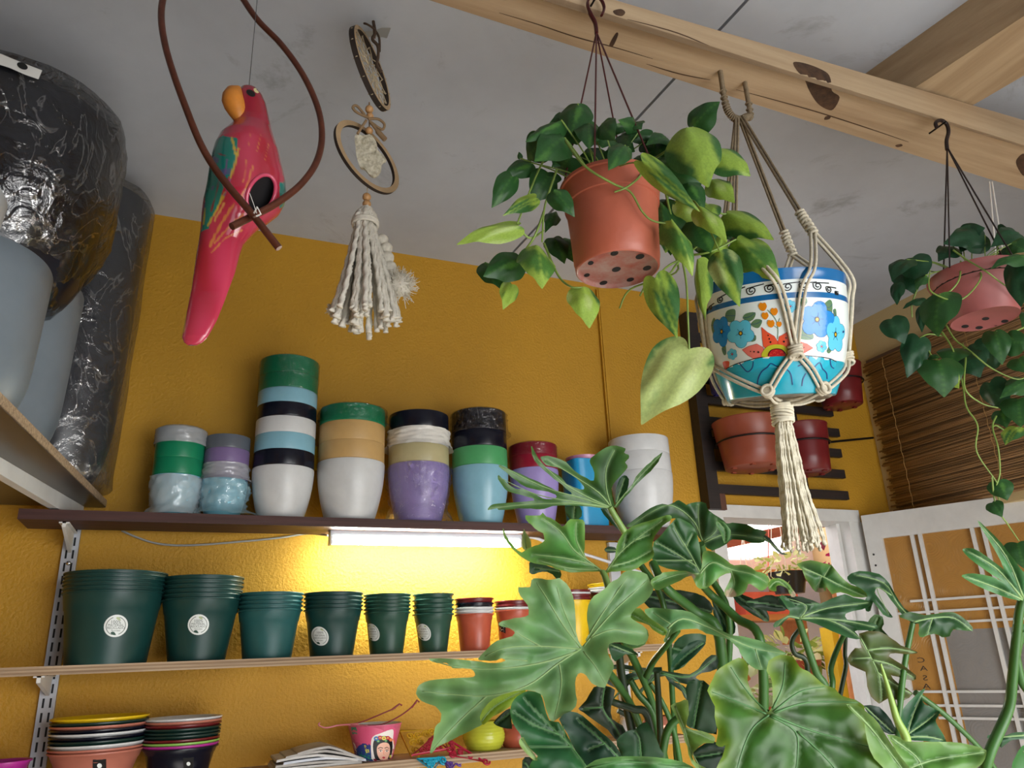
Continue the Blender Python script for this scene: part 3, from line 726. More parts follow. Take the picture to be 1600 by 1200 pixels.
M_sticker, M_leafdark, M_leafpale, M_print = mat('sticker_white', '#e9efee', rough=.4), mat('print_dark_green', '#1d4a3a', rough=.5), mat('print_pale_green', '#b9c79b', rough=.5), mat('print_grey', '#56635f', rough=.5)
def sticker(parent, bvh, cx, cy, a, b):
    mb = MB(); rot = -.5
    v, f = fill2d(oval(cx, cy, a, b, rot, 28), 2.2); decal(mb, v, f, bvh, .0005, 0)
    def ring_(r0, t0, t1): return [(cx+a*r0*math.cos(t)*math.cos(rot)-b*r0*math.sin(t)*math.sin(rot), cy+a*r0*math.cos(t)*math.sin(rot)+b*r0*math.sin(t)*math.cos(rot)) for t in np.linspace(t0, t1, 16)]
    for t0, t1 in ((-.75, 1.75), (2.4, 4.9)):
        v, f = stroke2(ring_(.8, t0, t1), a*.05); decal(mb, v, f, bvh, .0008, 3)
    for s_, dy, k in (('100%', -.34, .34), ('MATERIAL', -.06, .245), ('RECICLADO', .19, .225), ('Recyclable', .43, .15)):
        v, f = text_shape(s_, a*k*1.15); decal(mb, [(cx+x, cy-y+dy*b) for x, y in v], f, bvh, .0008, 3)
    for (dx, dy, ang, mi, L_) in ((.22, -.66, .45, 2, .42), (-.2, .70, .3, 1, .46)):
        lf = [(-.5, 0), (-.2, -.28), (.15, -.24), (.5, .1), (.15, .22), (-.2, .22)]
        ca, sa = math.cos(ang), math.sin(ang)
        P = [(cx+a*dx+a*L_*(x*ca-y*sa), cy+b*dy+a*L_*(x*sa+y*ca)) for x, y in smooth2(lf, 3)]
        v, f = fill2d(P, 2); decal(mb, v, f, bvh, .0008, mi)
    mb.build('sticker', [M_sticker, M_leafdark, M_leafpale, M_print], parent, smooth=False)
def nstack(cx, base_py, rim_w, rim_py, base_w, collar_py, tops, mats, labels, zshelf, group, stick=None, black_tag=None, Yc=2.13, inner=None):
    """tops: rim heights (sight y) from lowest pot up, incl. lowest"""
    c0 = onY(cx, rim_py, Yc); k = m_per_px(c0)
    Rr, Rb = rim_w/2*k, base_w/2*k
    Yf = Yc-Rr*.5
    zr = [onY(cx, y, Yf).z for y in tops]; H = zr[0]-zshelf; col = zr[0]-onY(cx, collar_py, Yf).z
    out = []
    for i, z in enumerate(zr):
        z0 = zshelf+(z-zr[0]) + (0)
        m = mats[i] if isinstance(mats, list) else mats
        lb = labels[i] if isinstance(labels, list) else labels
        t = thing('nursery_pot', lb, 'pot', (c0.x, Yc, z0), group)
        mb = MB().lathe(nursery_prof(Rr*(1+.004*i), Rb, H, col), (c0.x, Yc, z0), 60)
        if i == 0: b0 = bvh_of(mb); t0 = t
        ob = mb.build('body', m, t); out.append(t)
    if isinstance(labels, list) and len(set(labels)) < len(labels):
        n = len(out); ords = {2: ['lowest', 'topmost'], 3: ['lowest', 'middle', 'topmost']}.get(n-1) or (['lowest', 'second lowest']+['middle']*(n-5 if n-1 > 4 else 0)+['second highest', 'topmost'])
        if mats is not list and not isinstance(mats, list):
            for o_, w_ in zip(out[1:], ords): o_['label'] = w_+' '+labels[1]
    if stick: sticker(t0, b0, *stick)
    if black_tag:
        mb = MB(); x0, y0, x1, y1 = black_tag
        v, f = fill2d([(x0, y0), (x1, y0-1), (x1, y1-1), (x0, y1)], 3); decal(mb, v, f, b0, .0005, 0)
        v, f = fill2d(oval((x0+x1)/2, y0+(y1-y0)*.25, (x1-x0)*.18, (x1-x0)*.18), 2); decal(mb, v, f, b0, .0008, 1)
        for yy, ww in ((.52, .5), (.66, .35), (.78, .55)):
            v, f = stroke2([((x0+x1)/2-(x1-x0)*ww/2, y0+(y1-y0)*yy), ((x0+x1)/2+(x1-x0)*ww/2, y0+(y1-y0)*yy-.5)], (y1-y0)*.06); decal(mb, v, f, b0, .0008, 1)
        mb.build('product_tag', [M_black, M_sticker], t0, smooth=False)
    return out
GG = 'dark green nursery pots on the plywood shelf'
def labs(first, rest, n): return [first]+[rest]*(n-1)
nstack(180, 1038, 145, 922, 112, 952, [924, 917.5, 911, 905, 899, 893.5], M_ng, labs('largest dark green pot with a round white sticker, left end of the plywood shelf', 'rim nested in the largest stack at left', 6), z_mid, GG+', first stack', (181, 978, 19.5, 17))
nstack(316, 1034, 118, 934, 82, 958, [935, 928, 921, 914, 907, 900.5], M_ng, labs('second largest dark green pot with a round white sticker, beside the largest', 'rim nested in the second stack from the left', 6), z_mid, GG+', second stack', (310, 976, 17, 16))
nstack(422, 1030, 98, 951, 72, 971, [952, 945, 939, 932, 926], M_ng2, labs('teal green pot without a sticker, third stack on the plywood shelf', 'teal green rim nested in the third stack', 5), z_mid, GG+', third stack')
nstack(521, 1026, 90, 950, 64, 970, [951, 945, 938.5, 932, 925.5], M_ng, labs('dark green pot with sticker at its left, fourth stack on the plywood shelf', 'dark green rim nested in the fourth stack', 5), z_mid, GG+', fourth stack', (500, 994, 13, 15.5))
nstack(605, 1021, 72, 955, 50, 971, [956, 950, 944, 938.5, 933, 928], M_ng3, labs('small dark green pot with sticker near its left edge, fifth stack', 'dark green rim nested in the fifth stack', 6), z_mid, GG+', fifth stack', (582, 988, 10, 14.5))
nstack(677, 1017, 64, 957, 42, 971, [958.5, 951, 944, 936, 927.5], M_ng3, labs('smallest dark green pot with sticker, last green stack before the terracotta ones', 'dark green rim nested in the sixth stack', 5), z_mid, GG+', sixth stack', (662, 988, 10.5, 14))
nstack(741, 1013, 61, 958, 45, 969, [959, 954, 949, 942, 934.5], [M_terra, M_white_p, M_white_p, M_navy, M_dred],
       ['terracotta pot with a fan-shaped shine, beside the smallest green stack']+['white rim resting right on the first terracotta pot', 'white rim just under the black one, first terracotta stack']+['black pot rim between white rims and a dark red one', 'dark red pot topping the first terracotta stack'], z_mid, 'mixed rims of the first terracotta stack')
nstack(803, 1011, 60, 957, 46, 969, [953, 949, 945, 938.5], [M_terra, M_white_p, M_dred, M_dred],
       ['terracotta pot with a black tag, half hidden by the big front leaf', 'white rim nested in the black-tagged terracotta pot', 'lower dark red rim in the black-tagged terracotta pot', 'topmost dark red pot over the black-tagged terracotta pot'], z_mid, 'mixed rims of the second terracotta stack', None, (779, 971, 790, 991))
YEL = plastic('bright_yellow_plastic', '#e7c21c', .35)
nstack(893, 1008, 60, 938, 44, 952, [938, 934, 929, 926, 922], [YEL, M_dred, M_dred, M_white_p, M_dred],
       ['yellow pot glimpsed in the sinus of the big front leaf', 'lower dark red rim over the glimpsed yellow pot', 'middle dark red rim over the glimpsed yellow pot', 'white rim over the glimpsed yellow pot', 'top dark red rim over the glimpsed yellow pot'], z_mid, 'rims glimpsed in the leaf notch', Yc=2.125)
nstack(952, 1006, 66, 920, 46, 930, [925, 921, 917, 911], [plastic('brown_red_plastic', '#5c2018', .35), M_white_p, M_white_p, YEL],
       ['brown red pot behind the right half of the big front leaf', 'lower white rim over the brown red pot', 'upper white rim over the brown red pot', 'yellow pot topping the brown red and white rims'], z_mid, 'rims behind the right half of the big leaf', Yc=2.125)
# ---- lowest shelf
GL = 'nested rims of the yellow-topped stack'
M_salmon = plastic('salmon_plastic', '#bc7462', .4)
M_lime = plastic('lime_plastic', '#8fc45c', .35); M_mag = plastic('magenta_plastic', '#b23093', .35); M_dkg = plastic('bottle_green_plastic', '#14312c', .35)
nstack(151, 1262, 136, 1173, 96, 1190, [1174, 1168.5, 1162, 1155.5, 1149.5, 1144, 1138, 1132.5, 1127, 1121], [M_salmon, M_salmon, M_white_p, M_dkg, M_navy, M_white_p, M_navy, M_salmon, M_dkg, YEL],
       ['salmon pot with a black tag at the foot of the yellow-topped stack', 'salmon rim just above the black-tagged salmon pot', 'lower white rim of the yellow-topped stack', 'dark green rim above the lower white one', 'black rim under the upper white rim, yellow-topped stack', 'upper white rim of the yellow-topped stack', 'black rim above the upper white rim, yellow-topped stack', 'salmon rim near the top of the yellow-topped stack', 'dark green rim right under the yellow pot', 'yellow pot open at the top of its stack, by the slotted upright'], z_low, GL, None, (145, 1187, 166, 1225), Yc=2.13)
nstack(282, 1262, 112, 1167, 84, 1180, [1168, 1163.5, 1159, 1154, 1148, 1143, 1137, 1131.5, 1126.5, 1122], [M_navy, M_mag, M_lime, M_dred, M_dkg, M_dkg, M_dkg, M_dred, M_salmon, M_white_p],
       ['black pot with a green-edged tag at the foot of the white-topped stack', 'magenta rim low in the white-topped stack', 'lime green rim above the magenta one', 'dark red rim above the lime green one', 'lowest of three dark green rims, white-topped stack', 'middle of three dark green rims, white-topped stack', 'highest of three dark green rims, white-topped stack', 'dark red rim under the salmon one, white-topped stack', 'salmon rim directly under the white pot', 'white pot open at the top of its stack on the lowest shelf'], z_low, 'nested rims of the white-topped stack', None, (286, 1184, 303, 1222), Yc=2.13)
nstack(8, 1262, 74, 1190, 52, 1200, [1190], [M_mag], ['magenta pot cut off at the lower left beside the slotted upright'], z_low, 'lone pot on the lowest shelf')
# ------------------------------------------------------------------ board on the left with big planters
zb0 = 1.905; zb1 = zb0+.018
e0, e1 = onZ(0, 632, zb0), onZ(163, 790, zb0)
ed = (e1-e0).normalized(); e1 = e1+ed*((2.238-e1.y)/ed.y); en = e0-ed*1.0
M_lam = mat('scuffed_laminate', '#4a413a', rough=.3, spec=.4, color2='#2a221d', var=.85, vscale=2.2, stretch=(5, 1, 1))
t = thing('side_board', 'raw-edged chipboard panel overhead at left, carrying the big planters', 'shelf', (e0+e1)/2)
mb = MB(); xl0 = XL+.004
base = [Vector((xl0, en.y, zb0)), Vector((en.x, en.y, zb0)), Vector((e1.x, e1.y, zb0)), Vector((xl0, e1.y, zb0))]
mb.hexa([p+Vector((0, 0, .0006)) for p in base]+[p+Vector((0, 0, .018)) for p in base]); mb.build('board', M_part, t, sharp=20)
mb = MB(); ins = [Vector((xl0, en.y, zb0-.0012)), Vector((en.x-.002, en.y, zb0-.0012)), Vector((e1.x-.002, e1.y, zb0-.0012)), Vector((xl0, e1.y, zb0-.0012))]
mb.hexa(ins+[p+Vector((0, 0, .0018)) for p in ins]); mb.build('laminate', M_lam, t, sharp=20)
b0, b1 = onZ(0, 728, zb0-.012), onZ(122, 797, zb0-.012)
t2 = thing('shelf_bracket', 'long white shelf bracket under the chipboard panel, hooked on the upright', 'bracket', b1)
bd = (b1-b0).normalized(); b1 = b1+bd*((YW-.02-b1.y)/bd.y); bs = Vector((bd.y, -bd.x, 0))*.010; bn = b0-bd*.45
mb = MB(); mb.hexa([bn-bs+Vector((0, 0, -.012)), bn+bs+Vector((0, 0, -.012)), b1+bs+Vector((0, 0, -.03)), b1-bs+Vector((0, 0, -.03)), bn-bs+Vector((0, 0, .0105)), bn+bs+Vector((0, 0, .0105)), b1+bs+Vector((0, 0, .0105)), b1-bs+Vector((0, 0, .0105))])
mb.build('arm', M_white, t2, sharp=20)
q = onY(122, 800, YW-.02); MB().box((sx-.02, YW-.03, zb0-.05), (sx+.02, YW-.017, zb0-.012)).build('hook_plate', M_grey_metal, t2, sharp=20)
M_pl_grey = mat('slate_blue_plastic', '#79858f', rough=.42, var=.1, vscale=10); M_pl_pale = mat('pale_grey_plastic', '#a9adb0', rough=.4); M_pl_blk = mat('blue_black_plastic', '#0a1020', rough=.3, spec=.5)
def planter_prof(r, H, k=.72, rnd=.3):
    o = [(0, 0), (r*k*.55, 0)]
    for u in np.linspace(0, 1, 9)[1:]: o.append((r*k*(.55+.43*math.sin(u*PI/2)), H*rnd*(1-math.cos(u*PI/2))))
    z0 = o[-1][1]
    for u in (.25, .5, .75, 1): o.append((lerp(r*.98*k, r, u**.85), lerp(z0, H, u)))
    o += [(r*.985, H+.002), (r*.965, H), (r*k*.93, z0+.01), (0, .012)]
    return o
def planter(name, label, edge_px, Y, r, z0, rim_py, m, k=.8, rnd=.5, pw=2.6):
    e = onY(*edge_px, Y); c = Vector((e.x-RT.x*r*1.0, Y-RT.y*r, z0)); H = onY(edge_px[0], rim_py, Y).z-z0
    t = thing(name, label, 'planter', c); MB().lathe(planter_prof(r, H, k, rnd), c, 72, pw=pw).build('body', m, t); return t, c, H
tA, cA, hA = planter('planter', 'slate grey rounded planter nearest on the chipboard panel', (60, 425), 1.50, .155, zb1+.001, 405, M_pl_grey, .97, .36, 2.2)
tB, cB, hB = planter('planter', 'slate grey rounded planter behind the first one on the chipboard panel', (114, 470), 1.80, .15, zb1+.001, 446, M_pl_grey, .97, .40, 2.2)
tC, cC, hC = planter('planter', 'tall blue-black planter in a clear bag at the wall end of the panel', (216, 400), 2.06, .14, zb1+.001, 316, M_pl_blk, .93, .3, 2.2)
tD, cD, hD = planter('planter', 'huge blue-black planter in crinkled clear film, lying over the grey planters', (164, 250), 1.60, .225, onY(120, 462, 1.6).z, 200, M_pl_blk, .93, .5, 2.2)
tE, cE, hE = planter('planter', 'pale grey planter at the very left edge, in front of the grey ones', (-6, 300), 1.17, .08, zb1+.001, 292, M_pl_pale, .85, .5, 2.4)
def big_wrap(parent, c, prof, m, seed, amp=.05, sag=None, bag=0):
    n = 96
    def jit(a, i):
        p = Vector((math.cos(a)*1.6, math.sin(a)*1.6, i*.35+seed*9))
        return 1+amp*(.55*noise.noise(p*1.5)+.35*abs(noise.noise(p*3.7))+.25*abs(noise.noise(p*8)))
    return MB().lathe(prof, c, n, jit=jit, pw=2.3).build('plastic_wrap', m, parent, sharp=0)
M_wrapD = film('crinkled_film', base=.015, bscale=19, bstr=1.0, rough=.16, crease=.34, fres=.8); M_wrapC = film('loose_bag', base=.015, bscale=17, bstr=.9, rough=.2, milky=.03, crease=.3, fres=.6)
r, H = .225, hD
big_wrap(tD, cD, [(r*.3, -.006), (r*.60, -.002)]+[(r*(.60+.40*math.sin(min(1, u*1.7)*PI/2))+.008, H*(.01+u*.99)) for u in np.linspace(0, 1, 18)]+[(r*1.02, H+.03), (r*.9, H+.045), (r*.4, H+.05), (0, H+.05)], M_wrapD, 1, .05)
r, H = .14, hC
big_wrap(tC, cC, [(r*.5, -.0), (r*.98, .004)]+[(r*(.93+.09*u**.7)+.006, H*(.05+u*.95)) for u in np.linspace(0, 1, 14)]+[(r*1.0, H+.02), (r*.5, H+.03), (0, H+.03)], M_wrapC, 3, .06)
# paper label on the big film-wrapped planter
mb = MB()
lab = [(-4, 82), (6, 86), (30, 96), (66, 110), (60, 124), (40, 117), (15, 106), (-4, 100)]
tmp = MB().lathe(planter_prof(.24, hD+.03, .98, .5), cD, 72, pw=2.2); bv = bvh_of(tmp)
v, f = fill2d(lab, 6); decal(mb, v, f, bv, .004, 0); v, f = fill2d(oval(35, 103, 9, 5, .45), 3); decal(mb, v, f, bv, .006, 1)
mb.build('paper_label', [mat('paper_white', '#d6d6d2', rough=.7), M_black], tD, smooth=False)

# ------------------------------------------------------------------ ceramic parrot and its copper hoop
YPAR = 1.15
secs = [(136, 384, 394), (141, 376, 403), (150, 371, 410), (162, 369, 415), (176, 369, 418), (190, 368, 421), (200, 364, 423), (210, 355, 426), (220, 345, 429), (235, 338, 434), (250, 334, 437), (265, 331, 441), (280, 329, 444), (295, 327, 445), (310, 324, 443), (322, 321, 436), (335, 319, 421), (350, 317, 403), (365, 315, 390), (380, 312, 379), (400, 308, 373), (425, 304, 367), (450, 300, 358), (475, 295, 349), (500, 290, 339), (515, 287, 331), (527, 285, 324), (535, 288, 316), (539, 293, 308)]
nS = 150; mbp = MB(); cent = []
hfw = Vector((FW.x, FW.y, 0)).normalized(); hrt = Vector((RT.x, RT.y, 0)).normalized()
S2 = []
for a, b in zip(secs, secs[1:]):
    nq = max(2, int((b[0]-a[0])/1.6))
    for q in range(nq): S2.append(tuple(lerp(a[i], b[i], q/nq) for i in range(3)))
S2.append(secs[-1])
par_o = onY(380, 300, YPAR)
for y, l, r_ in S2:
    c = onY((l+r_)/2, y, YPAR); hw = (r_-l)/2*m_per_px(c); th = (.92 if y < 340 else lerp(.92, .42, min(1, (y-340)/120)))
    cent.append((c, hw, th))
o0 = len(mbp.v); cols = []
Cr, Cr2, Ct, Cy, Co, Cp = map(lin, ('#a82439', '#80142a', '#0f7c72', '#cfb03c', '#cf8446', '#c23c5a'))
strokes = [([(372, 232), (366, 260), (358, 285)], 5, Cy), ([(395, 260), (385, 290), (376, 310)], 4, Co), ([(385, 250), (380, 285)], 3, Co), ([(352, 300), (340, 325), (325, 352)], 5, Cy), ([(345, 270), (338, 300), (330, 330)], 4, Cr2), ([(362, 215), (368, 240)], 5, Cy),
           ([(365, 320), (345, 350), (328, 385)], 6, Co), ([(380, 335), (360, 352), (335, 380)], 5, Co), ([(350, 318), (335, 345)], 6, lin('#d49a58')), ([(320, 325), (318, 350)], 4, Cy), ([(340, 240), (352, 243)], 3, Cr2), ([(392, 205), (388, 230)], 2.5, Co), ([(408, 208), (402, 236)], 2.5, Co), ([(420, 225), (414, 250)], 2, Co),
           ([(302, 425), (298, 455)], 4, Cy), ([(291, 490), (287, 520)], 3.5, Cy), ([(360, 280), (350, 305)], 4, lin('#7a4a8c')), ([(378, 360), (352, 372), (330, 395)], 4, Co), ([(355, 250), (350, 275)], 5, lin('#7d5a90'))]
tealp = [(330, 222), (350, 212), (371, 216), (369, 245), (362, 268), (352, 285), (343, 318), (326, 358), (314, 362), (318, 320), (324, 270)]
def inpoly(x, y, P):
    c = False; n = len(P)
    for i in range(n):
        (x1, y1), (x2, y2) = P[i], P[(i+1) % n]
        if (y1 > y) != (y2 > y) and x < (x2-x1)*(y-y1)/(y2-y1)+x1: c = not c
    return c
HO = (408, 303, 20, 31, .42)                                            # opening in the belly
def in_hole(x, y, k=1):
    dx, dy = x-HO[0], y-HO[1]; c, s = math.cos(HO[4]), math.sin(HO[4]); return ((dx*c+dy*s)/(HO[2]*k))**2+((-dx*s+dy*c)/(HO[3]*k))**2 < 1
front = []
for c, hw, th in cent:
    for j in range(nS):
        a = 2*PI*j/nS; mbp.v.append(c+hrt*(hw*math.cos(a))+hfw*(hw*th*math.sin(a)))
PX = np.array([pix(p) for p in mbp.v]); SD = [seg_dist(PX[:, 0], PX[:, 1], q_[0]) for q_ in strokes]
for k, p in enumerate(mbp.v):
    x, y = PX[k]; fr = math.sin(2*PI*(k % nS)/nS) < .25; col = Cr
    nzv = noise.noise(Vector((x*.03, y*.012, 3)))
    col = tuple(lerp(col[i], Cp[i], max(0, min(1, .35+nzv+(.25 if y > 330 else 0)))) for i in range(3))
    col = tuple(lerp(col[i], Cr2[i], .6*max(0, min(1, (215-y)/40))) for i in range(3))
    if inpoly(x+3*noise.noise(p*60), y, tealp): col = Ct if noise.noise(Vector((x*.08, y*.05, 1))) > -.32 else lin('#4a5f80')
    if x > 437 and 285 < y < 325: col = Ct
    for (pts, wd, sc), sd in zip(strokes, SD):
        m_ = max(0, min(1, (wd*.42*(1+.8*noise.noise(Vector((x*.25, y*.06, 4))))-sd[k])/1.2)); col = tuple(lerp(col[i], sc[i], m_*.85) for i in range(3))
    cols.append(col); front.append(fr and in_hole(x, y))
R_ = len(cent)
for i in range(R_-1):
    for j in range(nS):
        f = [i*nS+j, i*nS+(j+1) % nS, (i+1)*nS+(j+1) % nS, (i+1)*nS+j]
        if not all(front[k] for k in f): mbp.f.append(f); mbp.m.append(0)
for i, rv in ((0, 1), (R_-1, 0)):
    mbp.f.append([i*nS+j for j in range(nS)]); mbp.m.append(0)
mbp.c = cols
full = [[i*nS+j, i*nS+(j+1) % nS, (i+1)*nS+(j+1) % nS, (i+1)*nS+j] for i in range(R_-1) for j in range(nS)]
fbv = BVHTree.FromPolygons([tuple(p) for p in mbp.v], full)
par = thing('parrot_planter', 'red glazed ceramic parrot with orange beak and a dark hole in its belly', 'ornament', par_o)
pbv = bvh_of(mbp)
M_par = mat('parrot_glaze', '#b8283f', rough=.16, spec=.6, attr='Col', coat=.5)
mbp.build('body', M_par, par, sharp=60)
# cavity behind the opening
ax = Matrix((hrt, Vector((0, 0, 1)), -hfw)).transposed()
hc = onY(HO[0], HO[1], YPAR); kpx = m_per_px(hc)
hv = [pbv.ray_cast(EYE, ray(x, y).normalized()) for x, y in oval(*HO[:4], rot=HO[4], n=28)]
def on_par(x, y):
    """front of the parrot's body at a sight line"""
    h = fbv.ray_cast(EYE, ray(x, y).normalized())[0]
    return h if h is not None else onY(x, y, YPAR)
rim = [on_par(x, y) for x, y in oval(HO[0], HO[1], HO[2]+.5, HO[3]+.5, HO[4], 28)]
MB().tube(rim, .0032, 8, closed=True).build('opening_rim', mat('parrot_pink_glaze', '#c94a68', rough=.18, coat=.4), par)
mb = MB(); cc = sum(rim, Vector())/len(rim)
rows = [rim]+[[cc+(p-cc)*k+hfw*d for p in rim] for k, d in ((.98, .010), (.85, .022), (.6, .030), (.05, .034))]
for rw in rows: mb.v += rw
for i in range(len(rows)-1):
    for j in range(28): mb.f.append([i*28+j, i*28+(j+1) % 28, (i+1)*28+(j+1) % 28, (i+1)*28+j]); mb.m.append(0)
mb.build('cavity', mat('dark_inside', '#141114', rough=.7), par)
# beak
bk = [(372, 136, 4), (366, 141, 12), (364, 150, 16), (365, 160, 18), (368, 170, 17), (371, 180, 13), (373, 187, 9), (374, 191, 3)]
mb = MB(); n = 20
for x, y, hw_ in bk:
    c = onY(x, y, YPAR-.012); hw = hw_*kpx
    for j in range(n): a = 2*PI*j/n; mb.v.append(c+hrt*(hw*math.cos(a))+hfw*(hw*.95*math.sin(a)))
for i in range(len(bk)-1):
    for j in range(n): mb.f.append([i*n+j, i*n+(j+1) % n, (i+1)*n+(j+1) % n, (i+1)*n+j]); mb.m.append(0)
mb.f += [list(range(n)), [(len(bk)-1)*n+j for j in range(n)]]; mb.m += [0, 0]
mb.build('beak', mat('beak_orange', '#d98a35', rough=.5, var=.25, vscale=30), par, sharp=80)
mb = MB(); v, f = fill2d(oval(402, 146, 10, 5, .35), 2); decal(mb, [(392+(x-402)*.75, y-.5) for x, y in v], f, pbv, .0010, 0); mb.build('eye', M_black, par, smooth=False)
mb = MB(); v, f = fill2d(oval(400.5, 141.5, 5, 3, .7), 1.5); decal(mb, v, f, pbv, .0006, 0); mb.build('eye_patch', mat('parrot_cream', '#d9cf9a', rough=.4), par, smooth=False)
def loft(mb, secs, n=16, flat=.5):
    """secs: (x,y,halfwidth px, offset towards viewer m) on the parrot's front"""
    o = len(mb.v)
    for x, y, hw_, off in secs:
        c = on_par(x, y)-hfw*off
        for j in range(n): a = 2*PI*j/n; mb.v.append(c+hrt*(hw_*kpx*math.cos(a))+hfw*(hw_*kpx*flat*math.sin(a)))
    for i in range(len(secs)-1):
        for j in range(n): mb.f.append([o+i*n+j, o+i*n+(j+1) % n, o+(i+1)*n+(j+1) % n, o+(i+1)*n+j]); mb.m.append(0)
# wire from the ceiling, hoop, string at the crossing
M_cop = mat('brown_copper', '#6b3b2b', rough=.38, metal=.35, var=.35, vscale=30)
hoop_px = [(332, -62), (300, -58), (272, -38), (256, -6), (252, 28), (258, 70), (272, 118), (291, 170), (312, 222), (335, 262), (362, 297), (396, 337), (436, 388)]
hoop2_px = [(332, -62), (362, -28), (400, 28), (440, 70), (474, 118), (497, 170), (503, 215), (494, 254), (470, 288), (436, 315), (400, 335), (362, 354)]
def hoopY(t, s): return (lerp(1.22, 1.052, min(1, t*1.05)) if s == 0 else lerp(1.22, 1.063, t))
A = [onY(x, y, hoopY(i/12, 0)) for i, (x, y) in enumerate(hoop_px)]; B = [onY(x, y, hoopY(i/11, 1)) for i, (x, y) in enumerate(hoop2_px)]
hp = thing('copper_hoop', 'brown copper hoop with crossed ends hanging round the parrot', 'hoop', A[0])
MB().tube(smoothpath(list(reversed(A))+B[1:], 6), .0056, 10).build('ring', M_cop, hp)
mb = MB()
for k in range(2): q = onY(400+k*1.2, 335+k, 1.05); mb.tube([q+Vector((0, -.009, .008)), q+Vector((.006, -.004, .0)), q+Vector((0, -.009, -.008)), q+Vector((-.006, .012, 0))], .0005, 6, closed=True)
mb.tube([onY(390, 302, 1.07), onY(396, 318, 1.06), onY(401, 333, 1.055)], .0006, 5)
mb.build('tying_string', M_string, hp)
M_wire = mat('thin_wire', '#4a4a4c', rough=.5)
top = Vector((A[0].x, A[0].y, ZC)); MB().tube([A[0], top], .0012, 6).build('hanging_wire', M_wire, hp)
c0 = cent[0][0]; cz = onY(386, -40, YPAR); MB().tube([c0-Vector((0, 0, .004)), Vector((c0.x, c0.y, ZC))], .0007, 6).build('hanging_wire', M_wire, par)

# ------------------------------------------------------------------ dreamcatcher
YD = 1.3
M_bent = mat('bent_wood', '#b59a76', rough=.55, color2='#8d7453', var=.6, vscale=12); M_twine = mat('jute_twine', '#7a6249', rough=.9, var=.4, vscale=200); M_web = mat('pale_twine', '#b8a88c', rough=.9, var=.3, vscale=150); M_cotton = mat('cotton_cord', '#e2ddd0', rough=.95, var=.18, vscale=120); M_bead = mat('wooden_bead', '#c99a66', rough=.4, var=.25, vscale=60); M_darkedge = mat('burnt_edge', '#2c211a', rough=.8)
dcat = thing('dreamcatcher', 'two-hoop wooden dreamcatcher with web, crochet star and cream tassel', 'dreamcatcher', onY(573, 300, YD))
D_ = lambda x, y, o=0: onY(x, y, YD)+hfw*o
kd = m_per_px(D_(573, 200))
mb = MB(); top = D_(583, 35); mb.tube([Vector((top.x, top.y, ZC)), D_(583, 36), D_(584, 55)], .0016, 6); mb.tube([Vector((top.x+.004, top.y, ZC)), D_(585, 34), D_(586, 60)], .0014, 6); mb.build('hanging_cord', M_twine, dcat)
def hoop(cx, cy, ax_, up_, rin, rout, th, name, n=56):
    """flat wooden ring spanned by unit vectors ax_,up_"""
    c = D_(cx, cy); nrm = ax_.cross(up_).normalized(); mb = MB(); rows = []
    for i in range(n):
        a = 2*PI*i/n; d = ax_*math.cos(a)+up_*math.sin(a)
        for r_, o in ((rin, -th), (rout, -th), (rout, th), (rin, th)): mb.v.append(c+d*r_+nrm*o)
    for i in range(n):
        for j in range(4):
            a, b = i*4, ((i+1) % n)*4; k = (j+1) % 4
            mb.f.append([a+j, a+k, b+k, b+j]); mb.m.append(1 if j == 3 else (1 if j == 1 else 0))
    mb.build(name, [M_bent, M_darkedge], dcat, sharp=30); return c, nrm
upv = Vector((0, 0, 1))
# first hoop turned nearly edge-on
a1 = (hrt*.24+hfw*.97).normalized(); u1 = (upv*.985-hrt*.17); u1 = (u1-a1*u1.dot(a1)).normalized()
R1 = 67*kd; c1, n1 = hoop(579, 108, a1, u1, R1*.9, R1, .006, 'hoop')
mb = MB()
for k in range(14):
    a = 2*PI*k/14
    for rr0, rr1, st in ((.93, .62, .5), (.62, .34, .5), (.34, .12, .5)):
        for s in (-1, 1):
            p = c1+(a1*math.cos(a)+u1*math.sin(a))*R1*rr0; b = a+s*PI/14; q = c1+(a1*math.cos(b)+u1*math.sin(b))*R1*rr1
            mb.tube([p, (p+q)/2+n1*random.uniform(-.002, .002), q], .0011, 5)
    p = c1+(a1*math.cos(a)+u1*math.sin(a))*R1*.95
    mb.tube([p+n1*.008, p+(a1*math.cos(a)+u1*math.sin(a))*R1*.06, p-n1*.008, p-(a1*math.cos(a)+u1*math.sin(a))*R1*.06], .001, 5, closed=True)
mb.build('web', M_web, dcat)
mb = MB(); mb.tube(smoothpath([D_(586, 45, -.02), D_(590, 68, -.03), D_(586, 78, -.03), D_(594, 88, -.03), D_(595, 102, -.03), D_(593, 118, -.03), D_(600, 128, -.03)]), .0035, 6); mb.tube(smoothpath([D_(572, 48, -.02), D_(578, 55, -.03), D_(588, 62, -.03), D_(596, 75, -.03), D_(597, 97, -.03)]), .0025, 6)
mb.build('jute_bow', mat('dark_jute', '#4a382a', rough=.9), dcat)
# paper tag
mb = MB(); g = [D_(563, 33, .03), D_(580, 38, .02), D_(596, 44, .0), D_(613, 55, -.02)]; h = [D_(561, 42, .03), D_(580, 47, .02), D_(597, 58, .0), D_(607, 71, -.02)]
for o in (0, .0008): mb.v += [p-hfw*o for p in g]+[p-hfw*o for p in h]
for i in range(3): mb.f += [[i, i+1, 5+i, 4+i], [8+i, 12+i, 13+i, 9+i]]; mb.m += [0, 0]
mb.build('paper_tag', mat('paper_tag', '#c9c7bd', rough=.7), dcat)
def bead(x, y, r, o=0): MB().ball(D_(x, y, o), r*kd, 16).build('bead', M_bead, dcat)
bead(577, 171, 6.6); bead(578, 182, 6); bead(577, 204, 6)
